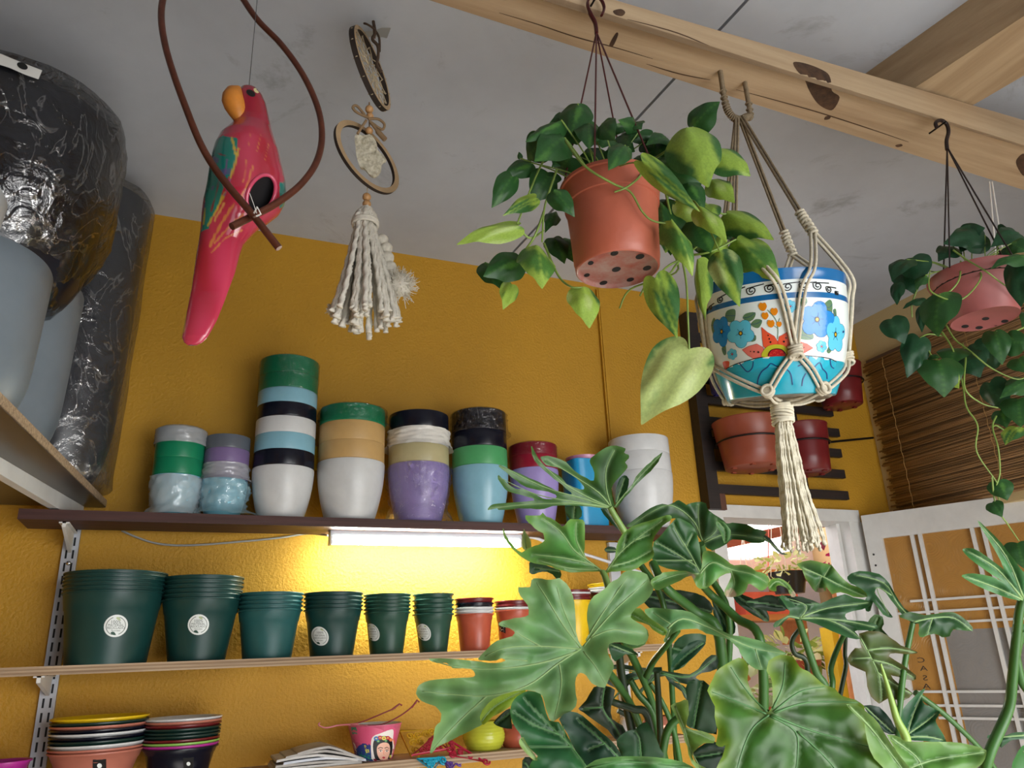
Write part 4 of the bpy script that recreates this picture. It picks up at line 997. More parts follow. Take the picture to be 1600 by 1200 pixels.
# second hoop
a2 = (hrt*.60+hfw*.80).normalized(); u2 = (upv*.94-hrt*.33-hfw*.1); u2 = (u2-a2*u2.dot(a2)).normalized()
R2 = 64*kd; c2_, n2 = hoop(574, 246, a2, u2, R2*.86, R2, .0035, 'hoop')
mb = MB(); mb.tube([D_(577, 160), D_(577, 214)], .0014, 6)
for P in ([(577, 190), (560, 182), (553, 174), (560, 172), (573, 188)], [(577, 192), (592, 192), (602, 200), (598, 208), (580, 196)]): mb.tube(smoothpath([D_(x, y, -.012) for x, y in P]), .0028, 6)
mb.tube(smoothpath([D_(574, 194, -.012), D_(566, 208, -.014), D_(561, 216, -.014)]), .003, 6); mb.tube(smoothpath([D_(580, 196, -.012), D_(592, 212, -.014), D_(604, 226, -.016)]), [.003]*6+[.0055]*7, 6)
mb.build('jute_bow', mat('jute_light', '#8d7354', rough=.9), dcat)
# crochet star
star = [(555, 214), (566, 213), (577, 211), (588, 222), (590, 236), (603, 248), (596, 258), (593, 270), (586, 277), (577, 273), (570, 265), (563, 262), (558, 248), (556, 232)]
v, f = fill2d(smooth2(star, 3), 4); mb = MB(); nv = len(v)
d0 = [onY(x, y, YD)+hfw*(.006*noise.noise(Vector((x*.12, y*.12, 0)))+.002*noise.noise(Vector((x*.5, y*.5, 0)))) for x, y in v]
mb.v = [p-hfw*.004 for p in d0]+[p+hfw*.004 for p in d0]; mb.f = [list(reversed(t)) for t in f]+[[i+nv for i in t] for t in f]
ol = len(smooth2(star, 3)); mb.f += [[i, (i+1) % ol, nv+(i+1) % ol, nv+i] for i in range(ol)]; mb.m = [0]*len(mb.f)
mb.build('crochet_star', mat('crochet', '#d9d3bf', rough=.95, color2='#8d8468', var=.7, vscale=110, bump=.8, bscale=160, bdist=.004), dcat, sharp=60)
mb = MB(); mb.tube([D_(574, 290), D_(574, 330)], .0014, 6); mb.build('hanging_cord', M_cotton, dcat)
bead(573, 308, 6.6); bead(573, 319, 6.6)
# tassel of twisted cords
hd = D_(571, 336)
rnd = random.Random(5); T0 = D_(573, 325)
for k in range(58):
    fx = rnd.uniform(-1, 1); fo = rnd.uniform(-1, 1)*math.sqrt(max(.05, 1-fx*fx))
    ex = 574+fx*52 - 2; ey = 506+rnd.uniform(-10, 8)-abs(fx)*8
    p = [T0+hrt*(fx*.004)+hfw*fo*.004, D_(571+fx*15, 340, fo*.018), D_(571+fx*14, 355, fo*.017), D_(572+fx*24, 395, fo*.03), D_(573+fx*38, 445, fo*.045), D_(ex, ey, fo*.06)]
    MB().tube(smoothpath(p, 9), [.0062]*44+[.0068, .0078], 7, twist=.8, flat=.72).build('cord_strand', M_cotton, dcat, sharp=0)
mb = MB()
for k in range(3): z_ = hd.z-.022+.003*k; mb.tube([Vector((hd.x, hd.y, z_))+hrt*(.024*math.cos(a))+hfw*(.024*math.sin(a)) for a in np.linspace(0, 2*PI, 20)[:-1]], .003, 6, closed=True)
mb.build('tassel_tie', M_cotton, dcat)
def fluff(c, r, seed, name='cotton_puff'):
    rnd = random.Random(seed); mb = MB(); mb.ball(c, r*.82, 16)
    for i in range(420):
        d = Vector((rnd.gauss(0, 1), rnd.gauss(0, 1), rnd.gauss(0, 1))).normalized(); e = Vector((rnd.gauss(0, 1), rnd.gauss(0, 1), rnd.gauss(0, 1)))*.35
        p = c+d*r*.78; mb.tube([p, p+(d+e)*r*.2, p+(d*.8+e*1.5)*r*.35], .0006, 3, cap=False)
    mb.build(name, M_cotton, dcat)
fluff(D_(624, 441, .01), 22*kd, 1); fluff(D_(517, 477, .02), 8*kd, 2)
for i, (x, y, r_) in enumerate(((596, 370, 9), (602, 383, 9.5), (604, 398, 10), (608, 413, 10), (613, 424, 10))): MB().ball(D_(x, y, .012), r_*kd, 14).build('wool_bobble', M_cotton, dcat)

# ------------------------------------------------------------------ black slatted rack with ring-held pots, bamboo blind
M_rack = mat('black_stained_wood', '#1b1716', rough=.55, color2='#33241f', var=.7, vscale=3, stretch=(2, 20, 20))
YR = 2.205
rack = thing('slatted_rack', 'black slatted wooden rack fixed above the white doorway', 'rack', onY(1200, 640, YW-.02))
xa, xb = onY(1089, 640, YR).x, onY(1106, 640, YR).x
zt0, zt1 = onY(1108, 795, YR).z, onY(1075, 488, YR).z
MB().box((xa, YR-.005, zt0), (xb, YW-.001, zt1)).build('post', M_rack, rack, sharp=20)
xm = onY(1258, 760, YR+.02).x; MB().box((xm-.018, YR+.02, zt0+.0), (xm+.018, YW-.001, zt1)).build('post', M_rack, rack, sharp=20)
xd = onY(1113, 785, YR).x; MB().box((xb+.002, YR+.005, zt0), (xb+.032, YW-.001, zt0+.065)).build('block', wood('brown_block', '#6e4632', '#4a2c20', (10, 10, 2)), rack, sharp=20)
xs1 = onY(1322, 735, YR).x
zz = [onY(1250, y, YR).z for y in (770, 736)]
dzs = zz[1]-zz[0]
for i in range(9):
    z = zz[0]+dzs*i
    if z > zt1: break
    e = xs1+random.uniform(-.012, .006)
    mb = MB().box((xb-.002, YR, z-.0165), (e, YR+.018, z+.0165)); mb.build('slat', M_rack, rack, sharp=20)
M_wirek = mat('black_wire', '#101012', rough=.4, metal=.3)
q0, q1 = onY(1284, 692, YR-.03), onY(1364, 684, YR-.02)
o = MB().tube([q0, q1], .0045, 8).build('metal_rod', M_wirek); tag(o, 'thin black metal rod sticking out right from the slatted rack', 'rod')
def ring_pot(label, hlabel, cx, rim_py, base_py, w, m, ring_py, wb, Y=2.1, group=None, price=False):
    c = onY(cx, rim_py, Y); k = m_per_px(c); R = w/2*k; z1 = onY(cx, rim_py+3, Y-R*.6).z; z0 = onY(cx, base_py, Y-R*.6).z; H = z1-z0
    zr = onY(cx, ring_py, Y-R).z; rb = wb/2*k
    t = thing('hanging_pot', label, 'pot', (c.x, Y, z0), 'ring-held pots on the black rack')
    f = lambda z: lerp(rb, R-.004, (z-z0)/H)
    prof = [(0, 0), (rb*.93, 0), (rb, .003), (f(z0+H*.3), H*.3), (f(zr), zr-z0), (f(zr)+.004, zr-z0+.001), (R-.002, H-.004), (R, H-.003), (R, H), (R-.003, H), (f(zr)-.002, zr-z0), (rb-.003, .004), (0, .004)]
    mbp_ = MB().lathe(prof, (c.x, Y, z0), 56); bv = bvh_of(mbp_); mbp_.build('body', m, t)
    for a in range(6): mb = MB(); mb.box((c.x+rb*.8*math.cos(a)-.008, Y+rb*.8*math.sin(a)-.006, z0-.004), (c.x+rb*.8*math.cos(a)+.008, Y+rb*.8*math.sin(a)+.006, z0+.001)); mb.build('foot', m, t)
    if price:
        mb2 = MB(); v, f2 = fill2d([(1103, 597), (1107, 592), (1109, 606), (1104, 608)], 3); decal(mb2, v, f2, bv, .0006, 0); mb2.build('price_label', M_sticker, t, smooth=False)
    h = thing('pot_ring', hlabel, 'pot holder', (c.x, YR, zr), 'wire rings on the black rack')
    rr = f(zr)+.0065; mb = MB()
    mb.tube([Vector((c.x+rr*math.cos(a), Y+rr*math.sin(a), zr-.004)) for a in np.linspace(0, 2*PI, 40)[:-1]], .003, 7, closed=True)
    for s in (-1, 1): mb.tube([Vector((c.x+s*.03, Y+math.sqrt(rr*rr-.0009), zr-.004)), Vector((c.x+s*.03, YR-.004, zr-.004)), Vector((c.x+s*.03, YR-.004, zr+.05))], .003, 6)
    mb.build('ring', M_wirek, h)
    mb = MB()
    for s in (-1, 1):
        mb.tube([Vector((c.x-rr*.55+s*.015+.014*math.cos(a)*1, YR-.006, zr+.05+.016*math.sin(a))) for a in np.linspace(.3, 2*PI-.8, 20)], .0022, 6)
    mb.build('scroll', M_wirek, h)
ring_pot('larger terracotta plastic pot in a wire ring on the black rack', 'wire ring holding the larger terracotta pot', 1165, 645, 722, 108, M_terra_d if 'M_terra_d' in globals() else plastic('brick_plastic', '#8f4734', .35), 671, 84)
ring_pot('small dark red pot in a wire ring behind the macrame tassel', 'wire ring holding the small dark red pot', 1249, 655, 732, 78, M_dred, 680, 66)
ring_pot('dark red pot high on the rack, right behind the painted pot', 'wire ring holding the dark red pot high at right', 1303, 560, 624, 74, M_dred, 581, 58, Y=2.12)
ring_pot('dark blue pot with a white price label, behind the painted pot', 'wire ring holding the dark blue pot', 1130, 560, 605, 58, plastic('dark_blue_plastic', '#1c1d63', .3), 573, 50, Y=2.12, price=True)
# bamboo blind
M_reed = mat('bamboo_reed', '#8a6a4a', rough=.7, color2='#3d291b', var=.9, vscale=1.0, stretch=(40, 1.2, 60))
M_fringe = mat('blind_thread', '#b08a52', rough=.9)
za = onX(1347, 571, XR-.02).z; zb_ = 1.955
bl = thing('bamboo_blind', 'brown bamboo reed blind hanging on the right wall above the open door', 'blind', (XR-.012, 1.6, 2.3))
mb = MB(); z = zb_; rr = random.Random(3); cols = []
while z < za:
    r_ = rr.uniform(.0028, .0046); y1 = 2.2+rr.uniform(-.012, .03); ya_ = .55
    p = [Vector((XR-.012+rr.uniform(-.003, .003), lerp(y1, ya_, t_), z+.004*math.sin(t_*4+rr.random())+rr.uniform(-.001, .001))) for t_ in (0, .33, .66, 1)]
    n0_ = len(mb.v); mb.tube(p, r_, 5)
    k = rr.choice([.4, .65, .9, 1.1, 1.3, 1.1]); b = [x*k for x in lin('#b08d62')]
    cols += [tuple(b)]*(len(mb.v)-n0_); z += r_*1.5
mb.c = cols; M_reed = mat('bamboo_reeds', '#8a6a4a', rough=.65, attr='Col', var=.5, vscale=1, stretch=(10, 6, 200))
kind(mb.build('reeds', M_reed, bl, sharp=0), 'stuff')
for y in (2.12, 1.75, 1.35, .95, .6):
    mb = MB(); mb.tube([Vector((XR-.019+.003*math.sin(i*1.3), y, lerp(zb_, za, i/60))) for i in range(61)], .0012, 4); mb.build('binding_thread', M_fringe, bl)
MB().box((XR-.02, .55, za), (XR-.001, 2.2, za+.012)).build('head_rail', mat('blind_rail', '#5a4331', rough=.7), bl, sharp=20)

# ------------------------------------------------------------------ things on the lowest shelf
YL = 2.12
# folded papers
M_papers = [mat('newsprint', '#b9b6b2', rough=.85, color2='#7d7a78', var=.5, vscale=14), mat('newsprint_light', '#d3d2d0', rough=.85, color2='#8e8c8c', var=.35, vscale=20), mat('magazine_blue', '#a9b3c4', rough=.5, color2='#e6e8ec', var=.8, vscale=9)]
pc = onY(497, 1200, YL); ztop = onY(500, 1172, YL-.04).z
npap = 6
for i in range(npap):
    z0 = z_low+(ztop-z_low)*i/npap; th = (ztop-z_low)/npap*.92; rot = random.uniform(-.12, .12); w2 = .105-.006*i*(.5 if i < 5 else 1)
    cx = pc.x+random.uniform(-.012, .012)+(.012 if i > 3 else -.004)
    mb = MB(); n = 14; prof = []
    for j in range(n+1):                                            # folded edge on the right, limp arch
        u = j/n*2-1; prof.append((u*w2, .012*(1-u*u)*(i/npap)-.004*max(0, u)*i))
    for yy in (SF+.006, SB-.004):
        for (x, dz) in prof: mb.v.append(Vector((cx+x*math.cos(rot), yy+x*math.sin(rot)*.25, z0+dz)))
        for (x, dz) in prof: mb.v.append(Vector((cx+x*math.cos(rot)*(.985), yy+x*math.sin(rot)*.25, z0+dz+th)))
    k = n+1
    for j in range(n): mb.f += [[j, 2*k+j, 2*k+j+1, j+1], [k+j, k+j+1, 3*k+j+1, 3*k+j], [j, j+1, k+j+1, k+j], [2*k+j, 3*k+j, 3*k+j+1, 2*k+j+1]]
    mb.f += [[0, k, 3*k, 2*k], [n, 2*k+n, 3*k+n, k+n]]; mb.m = [0]*len(mb.f)
    o = mb.build('newspaper', M_papers[(i*2+1) % 3 if i < 5 else 0], sharp=30)
    tag(o, 'grey folded newspaper, '+['lowest in', 'second from the bottom of', 'third from the bottom of', 'third from the top of', 'second from the top of', 'topmost of'][i]+' the pile on the lowest shelf', 'newspaper', 'folded papers on the lowest shelf')
# printed pot with a woman wearing flowers
c = onY(586, 1127, YL); k = m_per_px(c); R = 41.5*k; ztp = onY(586, 1132, YL-R*.5).z; Hh = ztp-z_low
wp = thing('printed_pot', 'pink pot printed with a dark-haired woman wearing flowers, white inside', 'pot', (c.x, YL, z_low))
prof = [(0, 0), (R*.66, 0), (R*.68, .003), (R*.985, Hh-.003), (R, Hh-.002), (R, Hh, 1), (R-.002, Hh, 1), (R*.66, .004, 1), (0, .004, 1)]
M_pinkp = mat('pink_print', '#c2466c', rough=.35, color2='#d9738f', var=.8, vscale=22)
mb = MB().lathe(prof, (c.x, YL, z_low), 56); bv = bvh_of(mb); mb.build('body', [M_pinkp, M_white_p], wp)
cl = ['#d8577f', '#2a8f6e', '#2d3f86', '#d9d25a', '#e9b6a0', '#16181c', '#c22b45', '#e8785a', '#3470c0', '#f3e6df', '#7f1d2e', '#efe9e4']
ms = [mat('print_'+h.strip('#'), h, rough=.35) for h in cl]
mb = MB()
def pr(poly, mi, off, g=2.5, k=3):
    v, f = fill2d(smooth2(poly, k), g); decal(mb, v, f, bv, off, mi)
for poly, mi in (([(548, 1140), (575, 1136), (600, 1142), (604, 1158), (585, 1165), (556, 1160)], 0), ([(556, 1170), (572, 1160), (584, 1172), (586, 1190), (572, 1200), (556, 1186)], 2), ([(560, 1175), (578, 1180), (588, 1196), (580, 1206), (562, 1200)], 1), ([(566, 1186), (576, 1184), (580, 1196), (572, 1203)], 3),
                 ([(569, 1164), (575, 1168), (577, 1176), (572, 1176)], 3), ([(549, 1134), (556, 1136), (558, 1148), (551, 1148)], 1), ([(550, 1184), (557, 1180), (562, 1200), (556, 1212), (552, 1206)], 7), ([(551, 1160), (556, 1166), (557, 1178), (551, 1178)], 9), ([(600, 1135), (618, 1138), (616, 1158), (604, 1150)], 0), ([(612, 1160), (617, 1160), (613, 1195), (608, 1195)], 7)): pr(poly, mi, .0004)
pr([(580, 1158), (584, 1150), (594, 1146), (610, 1140), (615, 1142), (614, 1156), (616, 1170), (611, 1190), (604, 1202), (584, 1200), (580, 1178)], 11, .0006)
pr([(583, 1162), (588, 1153), (600, 1150), (611, 1153), (613.5, 1166), (611, 1182), (604, 1192), (590, 1192), (584, 1178)], 5, .0009)
pr([(589, 1168), (594, 1162), (602, 1160), (608, 1163), (609.5, 1172), (607, 1183), (601, 1191), (596, 1189), (590, 1180)], 4, .0012, 1.8)
pr([(594, 1186), (606, 1186), (610, 1210), (590, 1210)], 4, .0011)
for x, s in ((594.8, 1), (604.5, 1)):
    pr(oval(x, 1173.5, 2.5, 1.2, 0, 10), 11, .0014, 1, 1); pr(oval(x, 1173.5, 1.1, 1.1, 0, 8), 5, .0016, 1, 1)
    v, f = stroke2([(x-3, 1172.3), (x, 1171.3), (x+3, 1172.3)], .7); decal(mb, v, f, bv, .0016, 5)
v, f = stroke2([(590.5, 1169.8), (594.5, 1167.8), (598.5, 1169.2)], 1.1); decal(mb, v, f, bv, .0014, 5)
v, f = stroke2([(600.8, 1169.2), (604.5, 1167.6), (608, 1169.4)], 1.1); decal(mb, v, f, bv, .0014, 5)
v, f = stroke2([(600, 1172), (599, 1178.5), (601, 1179)], .6); decal(mb, v, f, bv, .0014, 7)
pr([(597, 1183.5), (599.5, 1182.4), (602, 1183.3), (600, 1185.4)], 6, .0014, 1)
for x, y, r_, mi in ((588, 1154, 4, 8), (594, 1152.5, 3.6, 6), (600, 1153.5, 3.8, 3), (606, 1153, 3.6, 6), (611, 1156, 3, 7), (591, 1158, 2.6, 1), (603, 1157.5, 2.4, 1)):
    pr(oval(x, y, r_, r_*.85, 0, 12), mi, .0016, 1.5, 1); pr(oval(x, y, r_*.35, r_*.3, 0, 8), 3 if mi != 3 else 6, .0019, 1, 1)
pr(oval(610, 1182, 1.6, 2.6, 0, 10), 3, .0015, 1, 1); pr([(584, 1196), (596, 1190), (606, 1192), (611, 1200), (606, 1212), (586, 1212)], 6, .0014); pr([(583, 1187), (590, 1188), (594, 1200), (588, 1206)], 10, .0017)
mb.build('print', ms, wp, smooth=False)
# hook strap lying over it
M_strap = mat('strap_dusky_red', '#8a3038', rough=.4); M_strap2 = mat('strap_pink', '#c96a76', rough=.4)
hs = thing('pot_hanger', 'dark red plastic pot hanger with a pink hook, lying across the printed pot', 'hanger', onY(575, 1128, YL))
S_ = lambda x, y, Y=YL-.05: onY(x, y, Y)
mb = MB(); mb.tube(smoothpath([S_(500, 1129), S_(498, 1133), S_(508, 1137), S_(520, 1135), S_(530, 1133), S_(560, 1131, YL-.06)], 5), [.003]*10+[.0035]*16, 7, flat=.6); mb.build('hook', M_strap2, hs)
mb = MB(); mb.tube(smoothpath([S_(545, 1132, YL-.055), S_(565, 1128, YL-.03), S_(590, 1118, YL-.01), S_(618, 1106, YL)], 5), .0018, 6); mb.tube([S_(612, 1109, YL), S_(624, 1100, YL), S_(628, 1102, YL)], .0025, 6)
mb.tube(smoothpath([S_(548, 1133, YL-.06), S_(585, 1133, YL-.055), S_(605, 1129, YL-.045), S_(632, 1114, YL-.03), S_(650, 1098, YL-.02)], 5), .0018, 6); mb.tube([S_(643, 1106, YL-.02), S_(652, 1094, YL-.02), S_(655, 1097, YL-.02)], .0025, 6); mb.build('strap', M_strap, hs)
# scrolled plastic brackets
def spiral(mb, c, ex, ey, r, turns, a0, rad, s=1):
    n = int(14*turns)+4; mb.tube([Vector(c)+ex*(r*(1-.8*i/n)*math.cos(a0+s*2*PI*turns*i/n))+ey*(r*(1-.8*i/n)*math.sin(a0+s*2*PI*turns*i/n)) for i in range(n+1)], rad, 6, flat=1.0)
def scroll_piece(label, col, P0, P1, P2, rough=.35):
    """triangular openwork bracket; corners in sight coordinates with wall distance"""
    m = plastic('scroll_'+col.strip('#'), col, rough); a, b, c = (onY(*p) for p in (P0, P1, P2))
    t = thing('scroll_bracket', label, 'bracket', (a+b+c)/3, 'scrolled plastic brackets on the lowest shelf')
    ex = (b-a).normalized(); nn = ex.cross(c-a).normalized(); ey = nn.cross(ex).normalized()
    mb = MB(); mb.tube([a, b, c], .0032, 6, closed=True); mb.build('frame', m, t)
    mb = MB(); rnd = random.Random(len(label))
    S = min((b-a).length, (c-a).length)
    for (u, v_) in ((.2, .18), (.42, .16), (.64, .14), (.2, .4), (.4, .36), (.2, .62), (.8, .08)):
        p = a+(b-a)*u+(c-a)*v_; spiral(mb, p, ex, ey, S*.12, 1.6, rnd.uniform(0, 6), .0024, rnd.choice((-1, 1)))
    for p, s in ((b, 1), (c, -1)): spiral(mb, p+ey*.006, ex, ey, .011, 1.3, 1.5, .0028, s)
    mb.build('scrollwork', m, t)
scroll_piece('yellow scrolled plastic bracket right beside the printed pot', '#d0a31f', (624, 1142, 2.13), (684, 1140, 2.14), (647, 1192, 2.07))
scroll_piece('crimson scrolled plastic bracket on the left under the big leaf tip', '#b01f3c', (644, 1180, 2.055), (676, 1152, 2.1), (700, 1170, 2.06))
scroll_piece('crimson scrolled plastic bracket pointing right towards the lime pot', '#b01f3c', (692, 1150, 2.1), (704, 1180, 2.05), (756, 1190, 2.045))
scroll_piece('turquoise scrolled plastic bracket below the crimson ones', '#1aa3c4', (652, 1186, 2.04), (692, 1184, 2.05), (676, 1204, 2.03))
scroll_piece('purple scrolled plastic bracket peeping out under the crimson one', '#6a4aa0', (694, 1190, 2.05), (716, 1188, 2.06), (702, 1206, 2.03))
# round pots
def round_pot(label, cx, top_py, base_py, w, m, name='round_pot', Y=2.12, ribs=True):
    c = onY(cx, base_py, Y); k = m_per_px(onY(cx, (top_py+base_py)/2, Y)); R = w/2*k; H = onY(cx, top_py, Y).z-z_low
    n = 26; prof = [(0, 0)]
    for i in range(n+1):
        u = i/n; r_ = R*(.62+.38*math.sin(PI*min(1, u*.9+.08))**.8); r_ -= (.0009 if ribs and i % 3 == 0 else 0); prof.append((r_, H*u))
    prof += [(prof[-1][0]-.003, H), (R*.7, .006), (0, .006)]
    t = thing(name, label, 'pot', (c.x, Y, z_low)); MB().lathe(prof, (c.x, Y, z_low), 56).build('body', m, t, sharp=60)
round_pot('lime yellow ribbed round pot on the lowest shelf under the big leaf', 757, 1126, 1187, 66, plastic('lime_yellow_glaze', '#bcc23c', .25))
round_pot('terracotta round pot just right of the lime yellow one', 808, 1132, 1182, 52, plastic('terracotta_glaze', '#a9553e', .35), ribs=False)
round_pot('small white pot on the lowest shelf behind the leaf stalks', 986, 1120, 1150, 36, M_white_p, ribs=False)
round_pot('shiny copper pink pot on the lowest shelf behind the leaf stalks', 1032, 1118, 1150, 54, mat('copper_glaze', '#c9806a', rough=.22, metal=.4), ribs=False)
# ------------------------------------------------------------------ leaves
M_leaf = mat('philodendron_leaf', '#3f7a35', rough=.42, spec=.45, attr='Col', var=.22, vscale=25, transl=.22)
M_vein = mat('leaf_vein', '#86a56a', rough=.5)
M_vein_d = mat('leaf_vein_dark', '#4f7f48', rough=.5)
M_vine = mat('green_vine', '#84a04a', rough=.45, var=.35, vscale=20)
M_stem = mat('green_stalk', '#3f7030', rough=.4, var=.35, vscale=8)
M_stem_d = mat('dark_stalk', '#22391c', rough=.45, var=.35, vscale=8)
M_soil = mat('potting_soil', '#2a1f18', rough=.95, bump=.8, bscale=60)
HALF = [(0, 0), (.05, -.045), (.13, -.10), (.24, -.125), (.35, -.08), (.44, .03), (.48, .16), (.465, .31), (.41, .46), (.32, .61), (.21, .75), (.11, .87), (.045, .95), (0, 1.0)]
HEART = HALF+[(-x, y) for x, y in reversed(HALF[1:-1])]
def heart_mesh(seed, green, lime, pale, varieg, droop, fold, wav=.03):
    rnd = random.Random(seed); v, f = fill2d(smooth2(HEART, 2), .075)
    V = []; C = []
    gl, ll, pl = lin(green), lin(lime), lin(pale)
    ox = rnd.uniform(0, 50)
    for x, y in v:
        z = -fold*abs(x)*(1-.3*y)+wav*math.sin(9*y+ox)*abs(x)*2+.03*noise.noise(Vector((x*4, y*4, ox)))
        z += .05*math.exp(-((abs(x)-.2)/.12)**2)*math.sin(PI*max(0, min(1, y)))     # quilted halves
        k = droop; a = k*y
        yy = math.sin(a)/k if k else y; zz = -(1-math.cos(a))/k if k else 0
        V.append(Vector((x, yy - z*math.sin(a)*-1*0 , zz+z)))
        n = noise.noise(Vector((x*2.4+ox, y*1.1, ox)))+.35*noise.noise(Vector((x*9+ox, y*2.2, 3)))
        m = max(0, min(1, (n+varieg-.9*abs(x))*5)); c = tuple(lerp(gl[i], ll[i], m) for i in range(3))
        m2 = max(0, min(1, (noise.noise(Vector((x*3+ox*2, y*1.3, 9)))+varieg*.5-.45)*6)); c = tuple(lerp(c[i], pl[i], m2*.7) for i in range(3))
        e = math.exp(-(abs(x)/.022)**2)*(y > -.02); c = tuple(lerp(c[i], ll[i], .6*e) for i in range(3))
        C.append(c)
    tipa = droop; tip = Vector((0, math.sin(droop)/droop, -(1-math.cos(droop))/droop)); L = tip.length; ang = math.atan2(tip.z, tip.y)
    Rm = Matrix.Rotation(-ang, 3, 'X'); V = [Rm@p/L for p in V]
    me = bpy.data.meshes.new('leaf'); me.from_pydata([tuple(p) for p in V], [], f); me.materials.append(M_leaf)
    ca = me.color_attributes.new('Col', 'FLOAT_COLOR', 'POINT'); fl = []
    for c in C: fl += list(c)+[1]
    ca.data.foreach_set('color', fl); me.polygons.foreach_set('use_smooth', [True]*len(me.polygons)); me.update(); return me
HG = [heart_mesh(i, '#2c5a2b', '#4f8238', '#86aa5a', -.25, d, fo) for i, (d, fo) in enumerate(((.5, .25), (.9, .35), (1.3, .2), (.3, .5)))]
HV = [heart_mesh(10+i, '#3d6e38', '#9cbd4f', '#c2d58a', .28, d, fo) for i, (d, fo) in enumerate(((.4, .2), (.8, .35), (1.2, .25), (.6, .55)))]
HL = [heart_mesh(20+i, '#4f8038', '#9dbd50', '#bfd48a', .55, d, fo) for i, (d, fo) in enumerate(((.4, .25), (.8, .3), (.9, .5)))]
HD = [heart_mesh(30+i, '#1f4a2e', '#2f6140', '#4a7a52', -.3, d, fo) for i, (d, fo) in enumerate(((.4, .25), (.8, .3), (1.0, .15)))]
HGIANT = heart_mesh(41, '#4f7f46', '#b9cc80', '#cfdc9b', .40, .25, .12)
LR = random.Random(11)
def leaf_at(plant, J, T, w, dJ, dT, meshes, roll=None, up=.35, away=False):
    j, t = atD(J[0], J[1], dJ), atD(T[0], T[1], dT); y = t-j; L = y.length; y.normalize()
    hint = (EYE-j).normalized()*(1 if not away else -1)+Vector((0, 0, up))
    n = (hint-y*hint.dot(y)).normalized(); x = y.cross(n).normalized()
    a = LR.uniform(-.35, .35) if roll is None else roll
    R = Matrix.Rotation(a, 3, y); n = R@n; x = R@x
    wid = 1.22*w*(dJ+dT)/2/FPX/max(.45, abs(math.cos(a)))
    sx_ = wid/.96
    M = Matrix(((x.x*sx_, y.x*L, n.x*L, j.x), (x.y*sx_, y.y*L, n.y*L, j.y), (x.z*sx_, y.z*L, n.z*L, j.z), (0, 0, 0, 1)))
    me = meshes if not isinstance(meshes, list) else LR.choice(meshes)
    o = bpy.data.objects.new('leaf', me); COL.objects.link(o); o.parent = plant; o.matrix_basis = Matrix.Translation(-WL[plant.name])@M
    return j, t
def vine(plant, pts, r=.0022, m=None, name='vine', k=6):
    P = smoothpath([atD(x, y, d) for x, y, d in pts], k); n = len(P)
    return MB().tube(P, [r*(1-.35*i/n) for i in range(n)], 6).build(name, m or M_vine, plant)
def stalk(plant, p, q, r=.0012, m=None):
    mid = (p+q)/2+Vector((0, 0, .012)); return MB().tube(smoothpath([p, mid, q], 4), r, 5).build('leaf_stalk', m or M_vine, plant)

# ------------------------------------------------------------------ red hanging pot with variegated heart leaves
YH = .905
rc, bc = onY(957, 296, YH), onY(961, 420, YH); DH = depth(rc)
Rr = 77*DH/FPX; Rb = 65.5*depth(bc)/FPX; Hh = rc.z-bc.z; cx = (rc.x+bc.x)/2
hang = thing('hanging_plant', 'variegated heart-leaved plant in a brick red pot hung from the beam', 'plant', (cx, YH, bc.z))
f = lambda z: lerp(Rb, Rr-.004, z/Hh)
M_hpot = mat('brick_red_plastic', '#b25f49', rough=.42, var=.18, vscale=7, bump=.12, bscale=40)
M_hbot = mat('limescaled_red', '#9a4f44', rough=.7, color2='#a3958c', var=.75, vscale=30, detail=8)
zc = Hh*.74
prof = [(0, .005, 1), (Rb*.88, .005, 1), (Rb*.93, .004, 1), (Rb*.95, -.002), (Rb, 0), (f(.012), .012), (f(.012)+.001, .014), (f(zc*.5), zc*.5), (f(zc), zc), (f(zc)+.0025, zc+.001), (f(Hh)+.003, Hh-.006), (Rr+.002, Hh-.005), (Rr+.002, Hh), (Rr-.002, Hh), (f(zc)-.003, zc-.01), (Rb-.004, .01), (0, .01)]
mb = MB().lathe(prof, (cx, YH, bc.z), 64); hbv = bvh_of(mb); mb.build('pot', [M_hpot, M_hbot], hang)
mb = MB()
for px_, py_, a, b in ((960, 396, 8, 4.5), (1000, 401, 9, 5), (1011, 419, 8.5, 4.5), (963, 421, 9, 4.8), (943, 442, 8, 4), (985, 437, 7.5, 3.8), (923, 411, 6, 4), (917, 430, 6, 3.5)):
    mb = MB(); v, f2 = fill2d(oval(px_, py_, a*.8, b*.8, -.25, 14), 3); decal(mb, v, f2, hbv, .0008, 0); mb.build('drain_hole', mat('hole_dark', '#151112', rough=.9), hang, smooth=False)
MB().lathe([(0, Hh-.02), (Rr*.93, Hh-.02), (Rr*.93, Hh-.03), (0, Hh-.03)], (cx, YH, bc.z), 32).build('soil', M_soil, hang)
M_hanger = mat('maroon_plastic', '#4a1519', rough=.4)
yN = NA.y+(NB.y-NA.y)*((onY(928, 12, .93).x-NA.x)/(NB.x-NA.x)); hk = onY(929, 50, yN-.012)
q = lambda x, y, o=.012: onY(x, y, yN-o)
mb = MB(); mb.tube(smoothpath([q(940, 24), q(944, 12), q(938, -2), q(926, -6), q(918, 4), q(922, 20), q(930, 36), q(932, 52)], 5), [.004]*25+[.005]*11, 8, flat=.6); mb.build('hook', M_hanger, hang)
nl = q(928, 3, .012); MB().tube([Vector((nl.x, yN+.02, nl.z)), Vector((nl.x, yN-.03, nl.z+.004))], .002, 8).build('nail', mat('dark_metal', '#3a3a3a'), hang)
mb = MB()
for a in (2.6, 3.9, 5.3, .6):
    mb2 = MB().tube([q(932, 50), Vector((cx+Rr*math.cos(a), YH+Rr*math.sin(a), rc.z-.004))], .0016, 6); mb2.build('hanger_cord', M_hanger, hang)
d0 = DH
C3 = lambda x, y: (700+x/2.909, y/2.909)
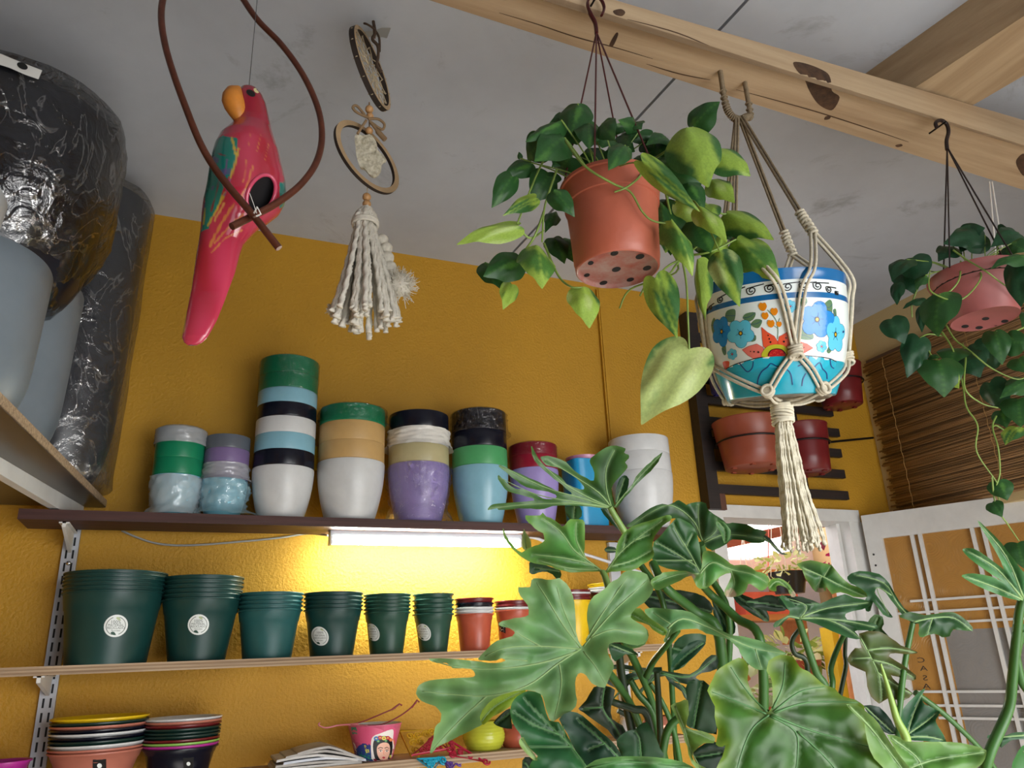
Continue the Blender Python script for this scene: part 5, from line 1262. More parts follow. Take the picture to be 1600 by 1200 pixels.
# (petiole end, tip, width) read from the photograph
redleaves = [((590, 470), (562, 622), 128, HG, .02), ((515, 545), (352, 645), 84, HG, -.02), ((530, 625), (392, 735), 140, HG, -.03), ((380, 740), (255, 792), 82, HG, .0), ((292, 800), (198, 946), 88, HG, -.03), ((455, 800), (380, 922), 112, HG, 0), ((400, 900), (250, 980), 64, HV, -.04), ((480, 868), (576, 988), 84, HG, -.10),
 ((318, 1025), (38, 1112), 84, HL, -.06), ((400, 1112), (428, 1312), 136, HL, -.06), ((700, 560), (760, 640), 90, HG, -.03), ((805, 660), (728, 776), 92, HG, -.11), ((640, 560), (640, 680), 110, HG, 0), ((870, 595), (772, 545), 74, HG, .03), ((830, 560), (880, 590), 80, HG, .03),
 ((1085, 580), (1184, 852), 205, HV, -.06), ((1115, 575), (1236, 462), 112, HG, 0), ((1225, 690), (1375, 800), 120, HV, -.02), ((960, 740), (1172, 832), 112, HG, -.03), ((1090, 835), (1165, 955), 100, HG, -.02), ((1195, 820), (1305, 925), 92, HV, 0), ((1010, 650), (900, 660), 90, HG, .04), ((1050, 700), (1180, 740), 90, HG, 0),
 ((885, 735), (1145, 962), 84, HV, -.13), ((1015, 1000), (1112, 1255), 92, HL, -.11), ((1120, 1005), (1195, 1150), 140, HG, -.03), ((1140, 940), (1270, 1105), 84, HV, -.06), ((1265, 965), (1482, 1090), 112, HV, 0), ((1310, 1090), (1512, 1285), 138, HL, -.03), ((960, 918), (1002, 1105), 80, HG, 0), ((560, 700), (470, 760), 90, HG, .06), ((620, 690), (700, 760), 90, HG, .05),
 ((540, 560), (460, 560), 80, HG, .07), ((760, 640), (850, 690), 90, HG, .04), ((900, 640), (990, 700), 90, HG, .05), ((700, 610), (600, 640), 80, HG, .07), ((950, 800), (1040, 880), 90, HG, .06), ((480, 1080), (530, 1200), 90, HG, .05), ((490, 960), (440, 1060), 60, HG, .05), ((1250, 1010), (1290, 1080), 90, HG, .05), ((330, 720), (322, 690), 20, HG, 0)]
for (jx, jy), (tx, ty), w_, ms_, off in redleaves:
    j = C3(jx, jy); t_ = C3(tx, ty); dj = d0+off; a, b = leaf_at(hang, j, t_, w_/2.909, dj, dj-.02+LR.uniform(-.03, .02), ms_)
    if jy < 760 and jx < 1000: stalk(hang, Vector((cx+LR.uniform(-.4, .4)*Rr, YH+LR.uniform(-.4, .4)*Rr, rc.z-.01)), a)
for i in range(30):                                             # leaves deeper in the crown
    x, y = LR.uniform(835, 1075), LR.uniform(185, 262); y += abs(x-955)*.12
    leaf_at(hang, (x, y), (x+LR.uniform(-1, 1)*20+(x-955)*.15, y+LR.uniform(18, 40)), LR.uniform(30, 44), d0+LR.uniform(.01, .09), d0+LR.uniform(-.02, .08), HG)
for i in range(14):
    x, y = LR.uniform(1035, 1150), LR.uniform(300, 400)
    leaf_at(hang, (x, y), (x+LR.uniform(-8, 20), y+LR.uniform(28, 46)), LR.uniform(26, 38), d0+LR.uniform(-.02, .06), d0+LR.uniform(-.04, .04), LR.choice((HG, HG, HV)))
FL = [((1024, 435), (1058, 528), 44, HV, -.1), ((1076, 545), (1002, 664), 84, HGIANT, -.12), ((1124, 393), (1156, 480), 40, HV, -.1), ((910, 449), (921, 514), 40, HV, -.08), ((812, 404), (755, 432), 44, HG, -.03), ((757, 410), (790, 458), 30, HG, .0), ((800, 444), (786, 484), 24, HL, -.03), ((1090, 405), (1102, 500), 24, HV, -.05), ((880, 372), (896, 410), 44, HG, .06), ((1050, 350), (1040, 395), 40, HV, .03), ((1128, 372), (1112, 440), 34, HV, -.02)]
for j, t_, w_, ms_, off in FL: leaf_at(hang, j, t_, w_, d0+off, d0+off-.03, ms_, roll=(.05 if ms_ is HGIANT else None))
D = d0
for pts in ([(884, 220, D-.05), (905, 250, D-.09), (925, 268, D-.1), (960, 288, D-.1), (985, 300, D-.1), (1003, 330, D-.1), (1020, 345, D-.1), (1048, 350, D-.1)], [(1010, 255, D), (1000, 275, D-.08), (980, 292, D-.1), (960, 300, D-.1)], [(870, 265, D-.02), (858, 300, D-.03), (850, 330, D-.03), (847, 378, D-.05)], [(850, 330, D-.03), (835, 370, D-.04), (812, 404, D-.03), (800, 440, D-.03)], [(810, 355, D-.05), (828, 372, D-.04), (850, 360, D-.03)],
            [(850, 380, D-.02), (872, 430, D-.05), (892, 448, D-.08), (910, 449, D-.08)], [(1040, 300, D), (1050, 345, D-.02), (1062, 390, D-.06), (1072, 440, D-.1), (1075, 500, D-.12), (1077, 546, D-.12)], [(1075, 400, D-.06), (1045, 415, D-.07), (1025, 434, D-.1)], [(1100, 375, D-.03), (1060, 410, D-.06), (1040, 432, D-.07), (985, 452, D-.05), (968, 482, D-.04)], [(1045, 300, D), (1035, 360, D+.02), (1060, 420, D), (1015, 440, D+.02), (1000, 462, D)],
            [(1030, 280, D), (1075, 310, D-.02), (1092, 324, D-.06), (1124, 392, D-.1)], [(1060, 290, D), (1120, 330, D), (1135, 334, D)], [(1055, 400, D), (1105, 395, D-.03), (1150, 374, D-.03)], [(880, 240, D), (850, 250, D), (808, 350, D-.06)], [(1020, 250, D), (1070, 215, D-.03), (1073, 200, D-.06)], [(1030, 250, D), (1090, 240, D), (1121, 237, D)]):
    vine(hang, pts, .0021)
# ------------------------------------------------------------------ plant at the right end of the beam
YR2 = .915
rc, bc = onY(1526, 432, YR2), onY(1534, 498, YR2); DR = depth(rc); Rr = 66*DR/FPX; Rb = 48*depth(bc)/FPX; Hh = rc.z-bc.z; cx = (rc.x+bc.x)/2
hang2 = thing('hanging_plant', 'dark heart-leaved trailing plant in a dusty red pot at the right end of the beam', 'plant', (cx, YR2, bc.z))
M_dpot = mat('dusty_red_plastic', '#a05a58', rough=.5, var=.2, vscale=9)
f = lambda z: lerp(Rb, Rr-.003, z/Hh); zc = Hh*.72
mb = MB().lathe([(0, .004), (Rb*.9, .004), (Rb, 0), (f(zc), zc), (f(zc)+.002, zc+.001), (Rr, Hh-.004), (Rr, Hh), (Rr-.003, Hh), (f(zc)-.003, zc), (Rb-.004, .008), (0, .008)], (cx, YR2, bc.z), 56); hbv = bvh_of(mb); mb.build('pot', M_dpot, hang2)
mb = MB()
for px_, py_ in ((1508, 510), (1540, 498), (1570, 502), (1530, 512), (1556, 511)): mb = MB(); v, f2 = fill2d(oval(px_, py_, 6, 2.6, -.1, 12), 2.5); decal(mb, v, f2, hbv, .0008, 0); mb.build('drain_hole', mat('hole_dark', '#151112'), hang2, smooth=False)
MB().lathe([(0, Hh-.015), (Rr*.93, Hh-.015), (Rr*.93, Hh-.025), (0, Hh-.025)], (cx, YR2, bc.z), 32).build('soil', M_soil, hang2)
yN2 = NA.y+(NB.y-NA.y)*((onY(1475, 195, .94).x-NA.x)/(NB.x-NA.x)); q = lambda x, y, o=.012: onY(x, y, yN2-o)
M_h2 = mat('black_brown_plastic', '#231516', rough=.4)
mb = MB(); mb.tube(smoothpath([q(1464, 200), q(1462, 192), q(1470, 188), q(1479, 194), q(1482, 206), q(1479, 220), q(1480, 234)], 5), .0042, 8); mb.build('hook', M_h2, hang2)
nl = q(1471, 195, .012); MB().tube([Vector((nl.x, yN2+.02, nl.z)), Vector((nl.x, yN2-.024, nl.z))], .002, 8).build('nail', mat('dark_metal', '#3a3a3a'), hang2)
for a in (3.3, 4.7, 6.0, 1.4): MB().tube([q(1480, 230), Vector((cx+Rr*math.cos(a), YR2+Rr*math.sin(a), rc.z-.003))], .0017, 6).build('hanger_cord', M_h2, hang2)
C4 = lambda x, y: (1300+x/3.43, 350+y/3.43)
Rl = [((820, 60), (598, 105), 150, HD, .03), ((700, 60), (820, 20), 110, HD, .05), ((760, 60), (690, 150), 130, HD, .04), ((1000, 45), (850, 125), 112, HD, .02), ((400, 190), (322, 310), 100, HD, -.02), ((430, 180), (490, 320), 130, HD, 0), ((400, 250), (445, 375), 130, HD, .02), ((350, 320), (348, 435), 60, HD, 0), ((500, 275), (448, 355), 54, HG, -.03), ((575, 375), (570, 606), 165, HG, -.08), ((485, 395), (378, 455), 44, HD, .0), ((480, 450), (482, 582), 52, HD, .03), ((318, 508), (388, 642), 116, HD, -.02), ((470, 612), (402, 825), 116, HD, -.03), ((572, 730), (602, 928), 165, HG, -.06), ((524, 708), (580, 718), 34, HG, -.05), ((610, 790), (682, 882), 74, HV, -.07), ((660, 665), (640, 760), 130, HG, -.02), ((720, 700), (795, 822), 128, HD, 0), ((870, 575), (912, 755), 100, HG, -.07), ((935, 635), (1075, 640), 120, HG, -.08), ((1000, 205), (1012, 445), 130, HD, -.12), ((1050, 165), (848, 244), 84, HG, -.12), ((960, 105), (1040, 150), 84, HG, -.02), ((845, 850), (945, 1004), 112, HD, -.02), ((1060, 830), (898, 936), 94, HG, -.05), ((1000, 935), (1012, 1088), 140, HG, -.06), ((900, 1000), (935, 1092), 84, HG, -.04), ((985, 1090), (928, 1184), 92, HV, -.08), ((650, 120), (570, 200), 100, HD, .06), ((900, 60), (960, 30), 90, HD, .06), ((1000, 720), (1050, 800), 110, HG, -.03), ((760, 640), (840, 720), 100, HD, .04), ((900, 150), (960, 200), 80, HD, .05), ((1080, 480), (1020, 560), 90, HG, 0), ((840, 760), (870, 640), 80, HD, .03)]
for (jx, jy), (tx, ty), w_, ms_, off in Rl:
    a, b = leaf_at(hang2, C4(jx, jy), C4(tx, ty), w_/3.43, DR+off, DR+off-.02, ms_)
    if jy < 300: stalk(hang2, Vector((cx+LR.uniform(-.4, .4)*Rr, YR2+LR.uniform(-.4, .4)*Rr, rc.z-.01)), a)
for j, t_, w_, ms_, off in (((1560, 752), (1574, 782), 30, HG, -.1), ((1550, 785), (1566, 808), 20, HG, -.1), ((1590, 848), (1600, 888), 34, HG, -.1)): leaf_at(hang2, j, t_, w_, DR+off, DR+off-.02, ms_)
D = DR
vc = lambda pts: [(*C4(x, y), D+o) for x, y, o in pts]
for pts in ([(650, 140, -.05), (720, 190, -.07), (820, 250, -.1), (900, 310, -.1), (1010, 390, -.1), (1040, 450, -.1)], [(720, 210, -.05), (800, 270, -.08), (740, 370, -.1), (660, 412, -.1), (560, 380, -.09), (520, 340, -.08), (525, 250, -.05)], [(690, 200, -.03), (680, 300, -.08), (620, 370, -.08), (575, 376, -.08)], [(610, 540, 0), (660, 620, -.02), (740, 680, -.04), (850, 770, -.05), (980, 830, -.06), (1040, 820, -.06)], [(590, 580, 0), (650, 680, -.03), (700, 860, -.05), (720, 980, -.07), (780, 1080, -.09), (775, 1220, -.1), (880, 1380, -.1), (905, 1440, -.1)], [(700, 640, 0), (716, 720, -.03), (712, 880, -.06), (800, 960, -.06), (890, 985, -.06)], [(880, 1030, -.05), (860, 1090, -.07), (890, 1200, -.1), (900, 1330, -.1), (880, 1420, -.1), (905, 1500, -.1)], [(930, 1110, -.06), (880, 1080, -.06), (860, 1090, -.07)], [(590, 600, 0), (520, 590, 0), (470, 610, -.02)], [(480, 300, 0), (430, 420, 0), (430, 500, 0)], [(1040, 550, -.06), (930, 590, -.07), (880, 575, -.07)], [(500, 640, -.02), (530, 700, -.04), (570, 730, -.05)]):
    vine(hang2, vc(pts), .0019)
vine(hang2, [(1550, 745, D-.1), (1556, 790, D-.1), (1575, 820, D-.1), (1592, 845, D-.1)], .0018)
# white string of something hung further along the beam
mb = MB()
for xa_, xb_ in ((1546, 1556), (1550, 1568)): mb.tube([onY(xa_, 284, 1.06), onY(xb_, 400, 1.06)], .0016, 5)
o = mb.build('pale_cord', M_string); tag(o, 'pair of pale cords hanging behind the right end of the beam', 'cord')

# ------------------------------------------------------------------ painted pot in its macrame hanger
YB = .905
rc = onY(1209, 456, YB); bc = onY(1217, 618, YB); DB = depth(rc); R = 104*DB/FPX; cx = (rc.x*.5+bc.x*.5)
TILT = math.radians(13); Hb = (rc.z-bc.z)/math.cos(TILT)*1.0; PC = Vector((cx, YB, (rc.z+bc.z)/2)); RTL = Matrix.Rotation(TILT, 3, hrt)
def tilted(p): return PC+RTL@(Vector(p)-PC)
bc.z = PC.z-Hb/2
pp = thing('painted_pot', 'talavera style blue and white pot painted with flowers, held in macrame', 'pot', (cx, YB, bc.z))
M_cob, M_wht, M_turq, M_base, M_in = mat('cobalt_glaze', '#1368a6', rough=.16, spec=.6, var=.2, vscale=18), mat('white_glaze', '#dfe9e8', rough=.16, spec=.6), mat('turquoise_glaze', '#17a7c2', rough=.16, spec=.6, var=.2, vscale=12), mat('bare_clay', '#8d8474', rough=.85, var=.5, vscale=20), mat('pot_inside', '#3c5a70', rough=.4)
def rprof(u): return R*(.70+.30*math.sin(min(1, (u+.02)*1.28)*PI/2)**.75) if u < .75 else R*(1.0+.012*math.sin((u-.75)*4*PI))
prof = [(0, .004, 3), (R*.60, .003, 3), (R*.66, 0, 3), (R*.70, .003, 2)]
us_ = [.02, .05, .09, .14, .18, .22, .25, .27]
for u in us_: prof.append((rprof(u), Hb*u, 2))
prof[-1] = (rprof(.27), Hb*.27, 1)
for u in (.34, .42, .5, .6, .7): prof.append((rprof(u), Hb*u, 1))
prof += [(R, Hb*.755, 0), (R, Hb*.80, 1), (R, Hb*.815, 1), (R, Hb*.905, 0), (R, Hb*.95, 0), (R*1.005, Hb*.965, 0), (R*1.005, Hb, 0), (R*.95, Hb, 4), (R*.90, Hb*.6, 4), (R*.78, Hb*.25, 4), (R*.58, .012, 4), (0, .012, 4)]
mbp_ = MB().lathe(prof, (cx, YB, bc.z), 80); mbp_.v = [tilted(p) for p in mbp_.v]; pbv2 = bvh_of(mbp_); mbp_.build('body', [M_cob, M_wht, M_turq, M_base, M_in], pp, sharp=50)
cols_ = {'line': '#11151f', 'bl': '#1583cf', 'sky': '#59bfdd', 'orange': '#d98318', 'coral': '#dc5638', 'leaf': '#5a7f5c', 'yel': '#b9b832', 'red': '#b32228', 'gold': '#e0b12c', 'navy': '#173a78', 'turq': '#17a7c2', 'pinkc': '#db6f66', 'wht': '#dfe9e8', 'cob': '#1368a6'}
kk = list(cols_); PM = [mat('glaze_'+a, c, rough=.18, spec=.6) for a, c in cols_.items()]
G = lambda x, y: (1100+x/5.454, 420+y/5.454)
def blob(mb, pts, col, off, k=3, g=3): v, f2 = fill2d(smooth2([G(*p) for p in pts], k), g); decal(mb, v, f2, pbv2, off, kk.index(col))
def poly(mb, pts, col, off, g=3): v, f2 = fill2d([G(*p) for p in pts], g); decal(mb, v, f2, pbv2, off, kk.index(col))
def line(mb, pts, wd, col, off, k=4): v, f2 = stroke2(smooth2([G(*p) for p in pts], k, False), wd/5.454); decal(mb, v, f2, pbv2, off, kk.index(col))
def flower(mb, cx_, cy_, r_, col, n=5, rot=0, sq=1.0, core=True, ed=True):
    for i in range(n):
        a = rot+2*PI*i/n; pc_ = (cx_+r_*.56*math.cos(a)*sq, cy_+r_*.56*math.sin(a))
        ov = [(pc_[0]+r_*.50*(math.cos(t)*math.cos(a)*1.0-math.sin(t)*math.sin(a)*.92)*sq, pc_[1]+r_*.50*(math.cos(t)*math.sin(a)+math.sin(t)*math.cos(a)*.92)) for t in [2*PI*j/14 for j in range(14)]]
        if ed: v, f2 = fill2d([G(cxx+(cxx-pc_[0])*.05, cyy+(cyy-pc_[1])*.05) for cxx, cyy in ov], 4); decal(mb, v, f2, pbv2, .0005+.00004*i, kk.index('navy'))
        v, f2 = fill2d([G(*p) for p in ov], 4); decal(mb, v, f2, pbv2, .0008+.00004*i, kk.index(col))
        line(mb, [(cx_+r_*.18*math.cos(a)*sq, cy_+r_*.18*math.sin(a)), (cx_+r_*.4*math.cos(a)*sq, cy_+r_*.4*math.sin(a))], 3, 'navy', .0012)
    if core:
        blob(mb, [(cx_+r_*.16*math.cos(t)*sq, cy_+r_*.17*math.sin(t)) for t in np.linspace(0, 2*PI, 9)[:-1]], 'line', .0014, 2, 2); blob(mb, [(cx_+r_*.09*math.cos(t)*sq, cy_+r_*.1*math.sin(t)) for t in np.linspace(0, 2*PI, 7)[:-1]], 'gold', .0016, 2, 2)
mb = MB()
# wave scroll band
for i in range(-4, 8):
    x0, y0 = [(55, 330), (140, 262), (260, 215), (405, 185), (560, 165), (715, 152), (855, 148), (970, 145), (1065, 175), (1125, 205), (30, 350), (1140, 215)][i+4]
    sc = [24, 34, 42, 44, 44, 44, 44, 42, 34, 20, 12, 10][i+4]; sq = [.55, .75, .9, 1, 1, 1, 1, .95, .75, .45, .4, .3][i+4]; tl = [-.55, -.42, -.3, -.2, -.12, -.05, 0, .12, .28, .4, -.6, .5][i+4]
    pts = []
    for t in np.linspace(0, 1, 22):
        a = PI*.1+t*PI*3.1; r_ = sc*(.18+.82*t); x, y = r_*math.cos(a)*sq, r_*.9*math.sin(a); pts.append((x0+x, y0+y+x*tl))
    pts += [(x0+sc*1.5*sq, y0-sc*.75+sc*1.5*sq*tl), (x0+sc*2.4*sq, y0-sc*.8+sc*2.4*sq*tl)]
    line(mb, pts, 9, 'line', .0007, 2)
# curved top edge of the turquoise ground
poly(mb, [(195, 850), (260, 815), (360, 785), (470, 758), (600, 740), (700, 735), (800, 737), (900, 742), (1000, 752), (1080, 768), (1125, 790), (1120, 830), (1000, 860), (700, 870), (400, 880), (215, 900)], 'turq', .0004, 8)
line(mb, [(190, 852), (260, 816), (360, 785), (470, 758), (600, 741), (700, 736), (800, 737), (900, 742), (1000, 752), (1080, 768), (1128, 792)], 7, 'line', .0008)
for P in ([(300, 800), (330, 840), (372, 878), (410, 845), (420, 790)], [(455, 1020), (460, 950), (490, 880), (540, 840), (570, 808), (620, 830), (700, 855), (740, 900), (755, 990)], [(230, 905), (300, 930), (360, 970), (400, 1010)], [(880, 880), (930, 850), (985, 800), (1010, 850), (1045, 890), (1050, 940)], [(800, 830), (870, 800), (895, 745)], [(1075, 770), (1085, 830), (1110, 850)], [(870, 890), (845, 940), (835, 1000)]): line(mb, P, 9, 'navy', .0008)
# coral star flower
for P, c_ in (([(490, 497), (540, 540), (600, 575), (640, 640), (620, 665), (540, 690), (505, 660), (497, 590)], 'coral'), ([(775, 485), (700, 545), (640, 580), (625, 640), (700, 690), (745, 640), (760, 560)], 'coral'), ([(325, 690), (380, 660), (450, 640), (505, 670), (520, 720), (495, 755), (420, 765), (370, 735)], 'pinkc'), ([(930, 675), (880, 640), (810, 618), (760, 650), (745, 700), (790, 735), (860, 715)], 'coral')): poly(mb, P, c_, .0005); line(mb, P+[P[0]], 2.5, 'red', .0007, 1)
blob(mb, [(495, 750), (505, 700), (545, 660), (610, 645), (680, 655), (720, 700), (728, 740), (610, 745)], 'yel', .0010); blob(mb, [(545, 745), (560, 700), (610, 680), (670, 690), (700, 738), (620, 745)], 'red', .0013); line(mb, [(548, 742), (565, 700), (612, 682), (668, 692), (698, 735)], 6, 'line', .0016)
for x, y in ((570, 730), (600, 715), (630, 730), (660, 712), (615, 698), (680, 735)): line(mb, [(x-10, y+6), (x, y-6), (x+10, y+6)], 4, 'coral', .0016, 1)
for x, y, r_ in ((547, 567, 6), (556, 597, 7), (567, 625, 9), (397, 705, 5), (427, 707, 7), (463, 710, 9), (822, 672, 9), (852, 669, 5), (682, 620, 9), (700, 590, 6)): blob(mb, [(x+r_*math.cos(t), y+r_*math.sin(t)) for t in np.linspace(0, 2*PI, 7)[:-1]], 'line', .0012, 1, 2)
# orange buds on a sprig
line(mb, [(625, 600), (630, 520), (610, 430), (540, 350)], 6, 'leaf', .0005); line(mb, [(632, 510), (590, 480), (540, 440)], 5, 'leaf', .0005); line(mb, [(628, 470), (645, 420)], 5, 'leaf', .0005)
for x, y, s in ((500, 320, 40), (520, 398, 34), (570, 465, 36), (598, 362, 36), (640, 470, 26)): blob(mb, [(x-s*.9, y-s*.1), (x-s*.5, y-s*.8), (x, y-s*.65), (x+s*.5, y-s*.8), (x+s*.9, y), (x+s*.5, y+s*.8), (x, y+s), (x-s*.6, y+s*.6)], 'orange', .0008)
# leaves behind the flowers
for P in ([(180, 400), (200, 355), (262, 345), (268, 400), (250, 450), (200, 450)], [(330, 420), (360, 380), (438, 372), (425, 425), (380, 450)], [(400, 470), (440, 430), (496, 440), (470, 500), (430, 500)], [(395, 580), (440, 565), (440, 610), (400, 620)], [(150, 680), (180, 640), (190, 720), (170, 735)], [(815, 560), (850, 505), (930, 560), (925, 600), (860, 605), (810, 590)], [(1020, 310), (1070, 262), (1095, 300), (1085, 420), (1050, 360)], [(1045, 700), (1075, 650), (1090, 690), (1065, 722)], [(60, 480), (85, 415), (100, 470), (80, 560)], [(820, 260), (870, 245), (880, 290), (835, 330)], [(1100, 350), (1125, 345), (1130, 420), (1108, 400)]):
    blob(mb, P, 'leaf', .0003); c_ = np.mean(P, 0); line(mb, [P[0], tuple(c_), P[len(P)//2]], 3, 'navy', .0005)
flower(mb, 150, 535, 125, 'bl', 5, -1.2, .62); flower(mb, 312, 550, 118, 'sky', 5, -1.0, .95); flower(mb, 965, 432, 150, 'bl', 5, -1.35, .93); flower(mb, 1122, 560, 150, 'sky', 5, -1.5, .50)
for x, y, r_, sq in ((240, 728, 46, .9), (738, 320, 52, .95), (1003, 662, 50, .85)): flower(mb, x, y, r_, 'sky', 6, .3, sq, False); blob(mb, [(x+8*math.cos(t), y+8*math.sin(t)) for t in np.linspace(0, 2*PI, 7)[:-1]], 'red', .0014, 1, 2)
blob(mb, [(160, 795), (215, 790), (205, 850), (175, 850)], 'coral', .0004)
mb.build('painted_flowers', PM, pp, smooth=False)
# macrame: four doubled cords, spiral knots above the rim, square knots on the belly and under the base
M_mac = mat('cotton_macrame', '#cfc7b2', rough=.9, var=.25, vscale=160); M_macd = mat('old_macrame', '#8f7f66', rough=.9, var=.3, vscale=120); M_tas = mat('cream_tassel', '#e3dcc6', rough=.92, var=.2, vscale=140)
mc = thing('macrame_hanger', 'knotted cream macrame hanger with a long tassel, hung from the beam', 'hanger', (cx, YB, bc.z-.05))
ph = math.atan2(-YB, -cx)                                   # direction towards the viewer
def on_pot(az, u, off=.003): r_ = (rprof(u) if u < 1 else R)+off; a = ph+az; return tilted((cx+r_*math.cos(a), YB+r_*math.sin(a), bc.z+Hb*u))
yN3 = NA.y+(NB.y-NA.y)*((onY(1150, 150, .95).x-NA.x)/(NB.x-NA.x)); hkA, hkB = onY(1133, 160, yN3+.05), onY(1172, 178, yN3+.06)
hkA.z = min(hkA.z, ZB-.002)
mb = MB(); lp = [Vector((hkA.x, hkA.y, ZB+.004)), hkA, onY(1142, 180, yN3+.05), onY(1154, 187, yN3+.052), onY(1165, 183, yN3+.055), hkB, Vector((hkB.x, hkB.y, ZB+.004))]
lps = smoothpath(lp, 6); mb.tube(lps, .005, 8)
for i in range(4, len(lps)-4): c_ = lps[i]; t_ = (lps[i+1]-lps[i-1]).normalized(); s_ = t_.cross(Vector((0, 1, 0))).normalized(); mb.tube([c_+s_*.0066*math.cos(a)+Vector((0, 1, 0))*.0066*math.sin(a)+t_*.001*math.sin(a) for a in np.linspace(0, 2*PI, 10)[:-1]], .0014, 5, closed=True)
mb.build('loop', M_macd, mc)
AZ = [math.radians(a) for a in (15, 105, 195, 285)]; KZ = [math.radians(a) for a in (60, 150, 240, 330)]
Tp = (onY(1146, 184, yN3+.05)+onY(1163, 186, yN3+.053))/2
rim_z = bc.z+Hb
cordR = .0026
def pairtube(a, b, via=None, gap=.0042, m=M_mac, name='cord'):
    P = [a]+(via or [])+[b]; P = smoothpath(P, 6) if via else [a, (a+b)/2, b]
    d = (b-a).normalized(); vw = (EYE-a).normalized(); s_ = d.cross(vw).normalized()*gap
    for sg in (-1, 1): MB().tube([p+s_*sg for p in P], cordR, 6).build(name, m, mc)
def knot(c, ax_, L, r_, n=4, m=M_mac):
    mb = MB(); ax_ = ax_.normalized(); vw = (EYE-c).normalized(); s_ = ax_.cross(vw).normalized(); t_ = s_.cross(ax_)
    for i in range(n):
        p = c+ax_*(L*(i/(n-1)-.5) if n > 1 else 0); mb.tube([p+s_*r_*1.25*math.cos(a)+t_*r_*math.sin(a)+ax_*.0025*math.sin(a+i) for a in np.linspace(0, 2*PI, 14)[:-1]], cordR*1.05, 6, closed=True)
    mb.tube([c-ax_*L*.5, c+ax_*L*.5], r_*.8, 8); mb.build('knot', m, mc)
uk = min(np.linspace(.2, .7, 60), key=lambda u: abs(pix(on_pot(AZ[0], u))[1]-549)); Aks = [on_pot(a, uk, .006) for a in AZ]; BZ = [math.radians(a) for a in (44, 138, 252, 350)]; Bks = [on_pot(a, .045, .004) for a in BZ]
G0 = Vector((cx, YB, bc.z-.022)); G0 = onY(1221, 632, YB); 
for i, az in enumerate(KZ):
    a = ph+az; dirv = Vector((math.cos(a), math.sin(a), 0)); rimp = tilted(Vector((cx, YB, rim_z))+dirv*R)
    k1 = lerp(Tp, rimp, .80); k0 = lerp(Tp, rimp, .68)
    pairtube(Tp+dirv*.006, k0, None, .0026, M_macd)
    knot((k0+k1)/2, k1-k0, (k1-k0).length, .0052, 7)
    for s in (i, (i+1) % 4):
        azr = (AZ[s]+((2*PI) if (i == 3 and s == 0) else 0)-az)*.62+az
        r1 = on_pot(azr, 1.0, .005); pairtube(k1, Aks[s], [r1, on_pot(lerp(azr, AZ[s]+((2*PI) if (i == 3 and s == 0) else 0), .55), .8, .005)], .0034)
for i in range(4):
    knot(Aks[i], Vector((0, 0, 1)), .016, .0075, 4)
    for s in (i, (i+3) % 4):
        a0_ = AZ[i]; b_ = BZ[s]-(2*PI if (i == 0 and s == 3) else 0)
        pairtube(Aks[i], Bks[s], [on_pot(lerp(a0_, b_, .45), uk*.6, .005), on_pot(lerp(a0_, b_, .85), uk*.22, .005)], .0034)
    knot(Bks[i], (G0-Bks[i]), .012, .0065, 3); pairtube(Bks[i], G0+Vector((0, 0, .004)), [lerp(Bks[i], G0, .5)+Vector((0, 0, -.004))], .003)
G1 = onY(1224, 660, YB); knot(lerp(G0, G1, .5), G1-G0, (G1-G0).length, .0125, 9, M_tas)
rnd = random.Random(9)
for k in range(44):
    fx = rnd.uniform(-1, 1); fo = rnd.uniform(-1, 1)
    p = [G1+hrt*.010*fx+hfw*.010*fo, onY(1231+fx*15, 710, YB)+hfw*.014*fo, onY(1241+fx*19, 770, YB)+hfw*.018*fo, onY(1252+fx*27+rnd.uniform(-3, 3), 825, YB)+hfw*.022*fo, onY(1256+fx*31, 858+rnd.uniform(-12, 6), YB)+hfw*.026*fo]
    MB().tube(smoothpath(p, 8), [.0026]*30+[.0029, .0030, .002], 6, twist=.9, flat=.65).build('tassel_strand', M_tas, mc, sharp=0)
# ------------------------------------------------------------------ big lobed philodendron in the foreground
base = Vector((.72, .62, 0))
big = thing('lobed_philodendron', 'big lobed-leaf philodendron filling the lower right foreground', 'plant', base)
MB().lathe([(0, 0), (.17, 0), (.22, .34), (.235, .34), (.235, .37), (.21, .37), (.16, .03), (0, .03)], base, 40).build('pot', M_hpot, big)
MB().lathe([(0, .33), (.205, .34), (.2, .3), (0, .3)], base, 24).build('soil', M_soil, big)
CROWN = atD(1110, 1290, 1.0); CROWN2 = atD(1090, 1240, 1.12)
MB().tube(smoothpath([base+Vector((0, 0, .3)), lerp(base, CROWN, .5)+Vector((0, 0, .2)), CROWN], 5), [.03]*6+[.022]*5, 10).build('trunk', M_stem_d, big)
def crop(s, ox, oy): return lambda P: [(ox+x/s, oy+y/s) for x, y in P]
A5 = crop(3.478, 640, 860); A6 = crop(3.2, 760, 660); A7 = crop(3, 1000, 800); A8 = crop(2.667, 1280, 750); A9 = crop(4.2105, 740, 1000); A10 = crop(3.077, 1080, 1000)
LEAFN = 0
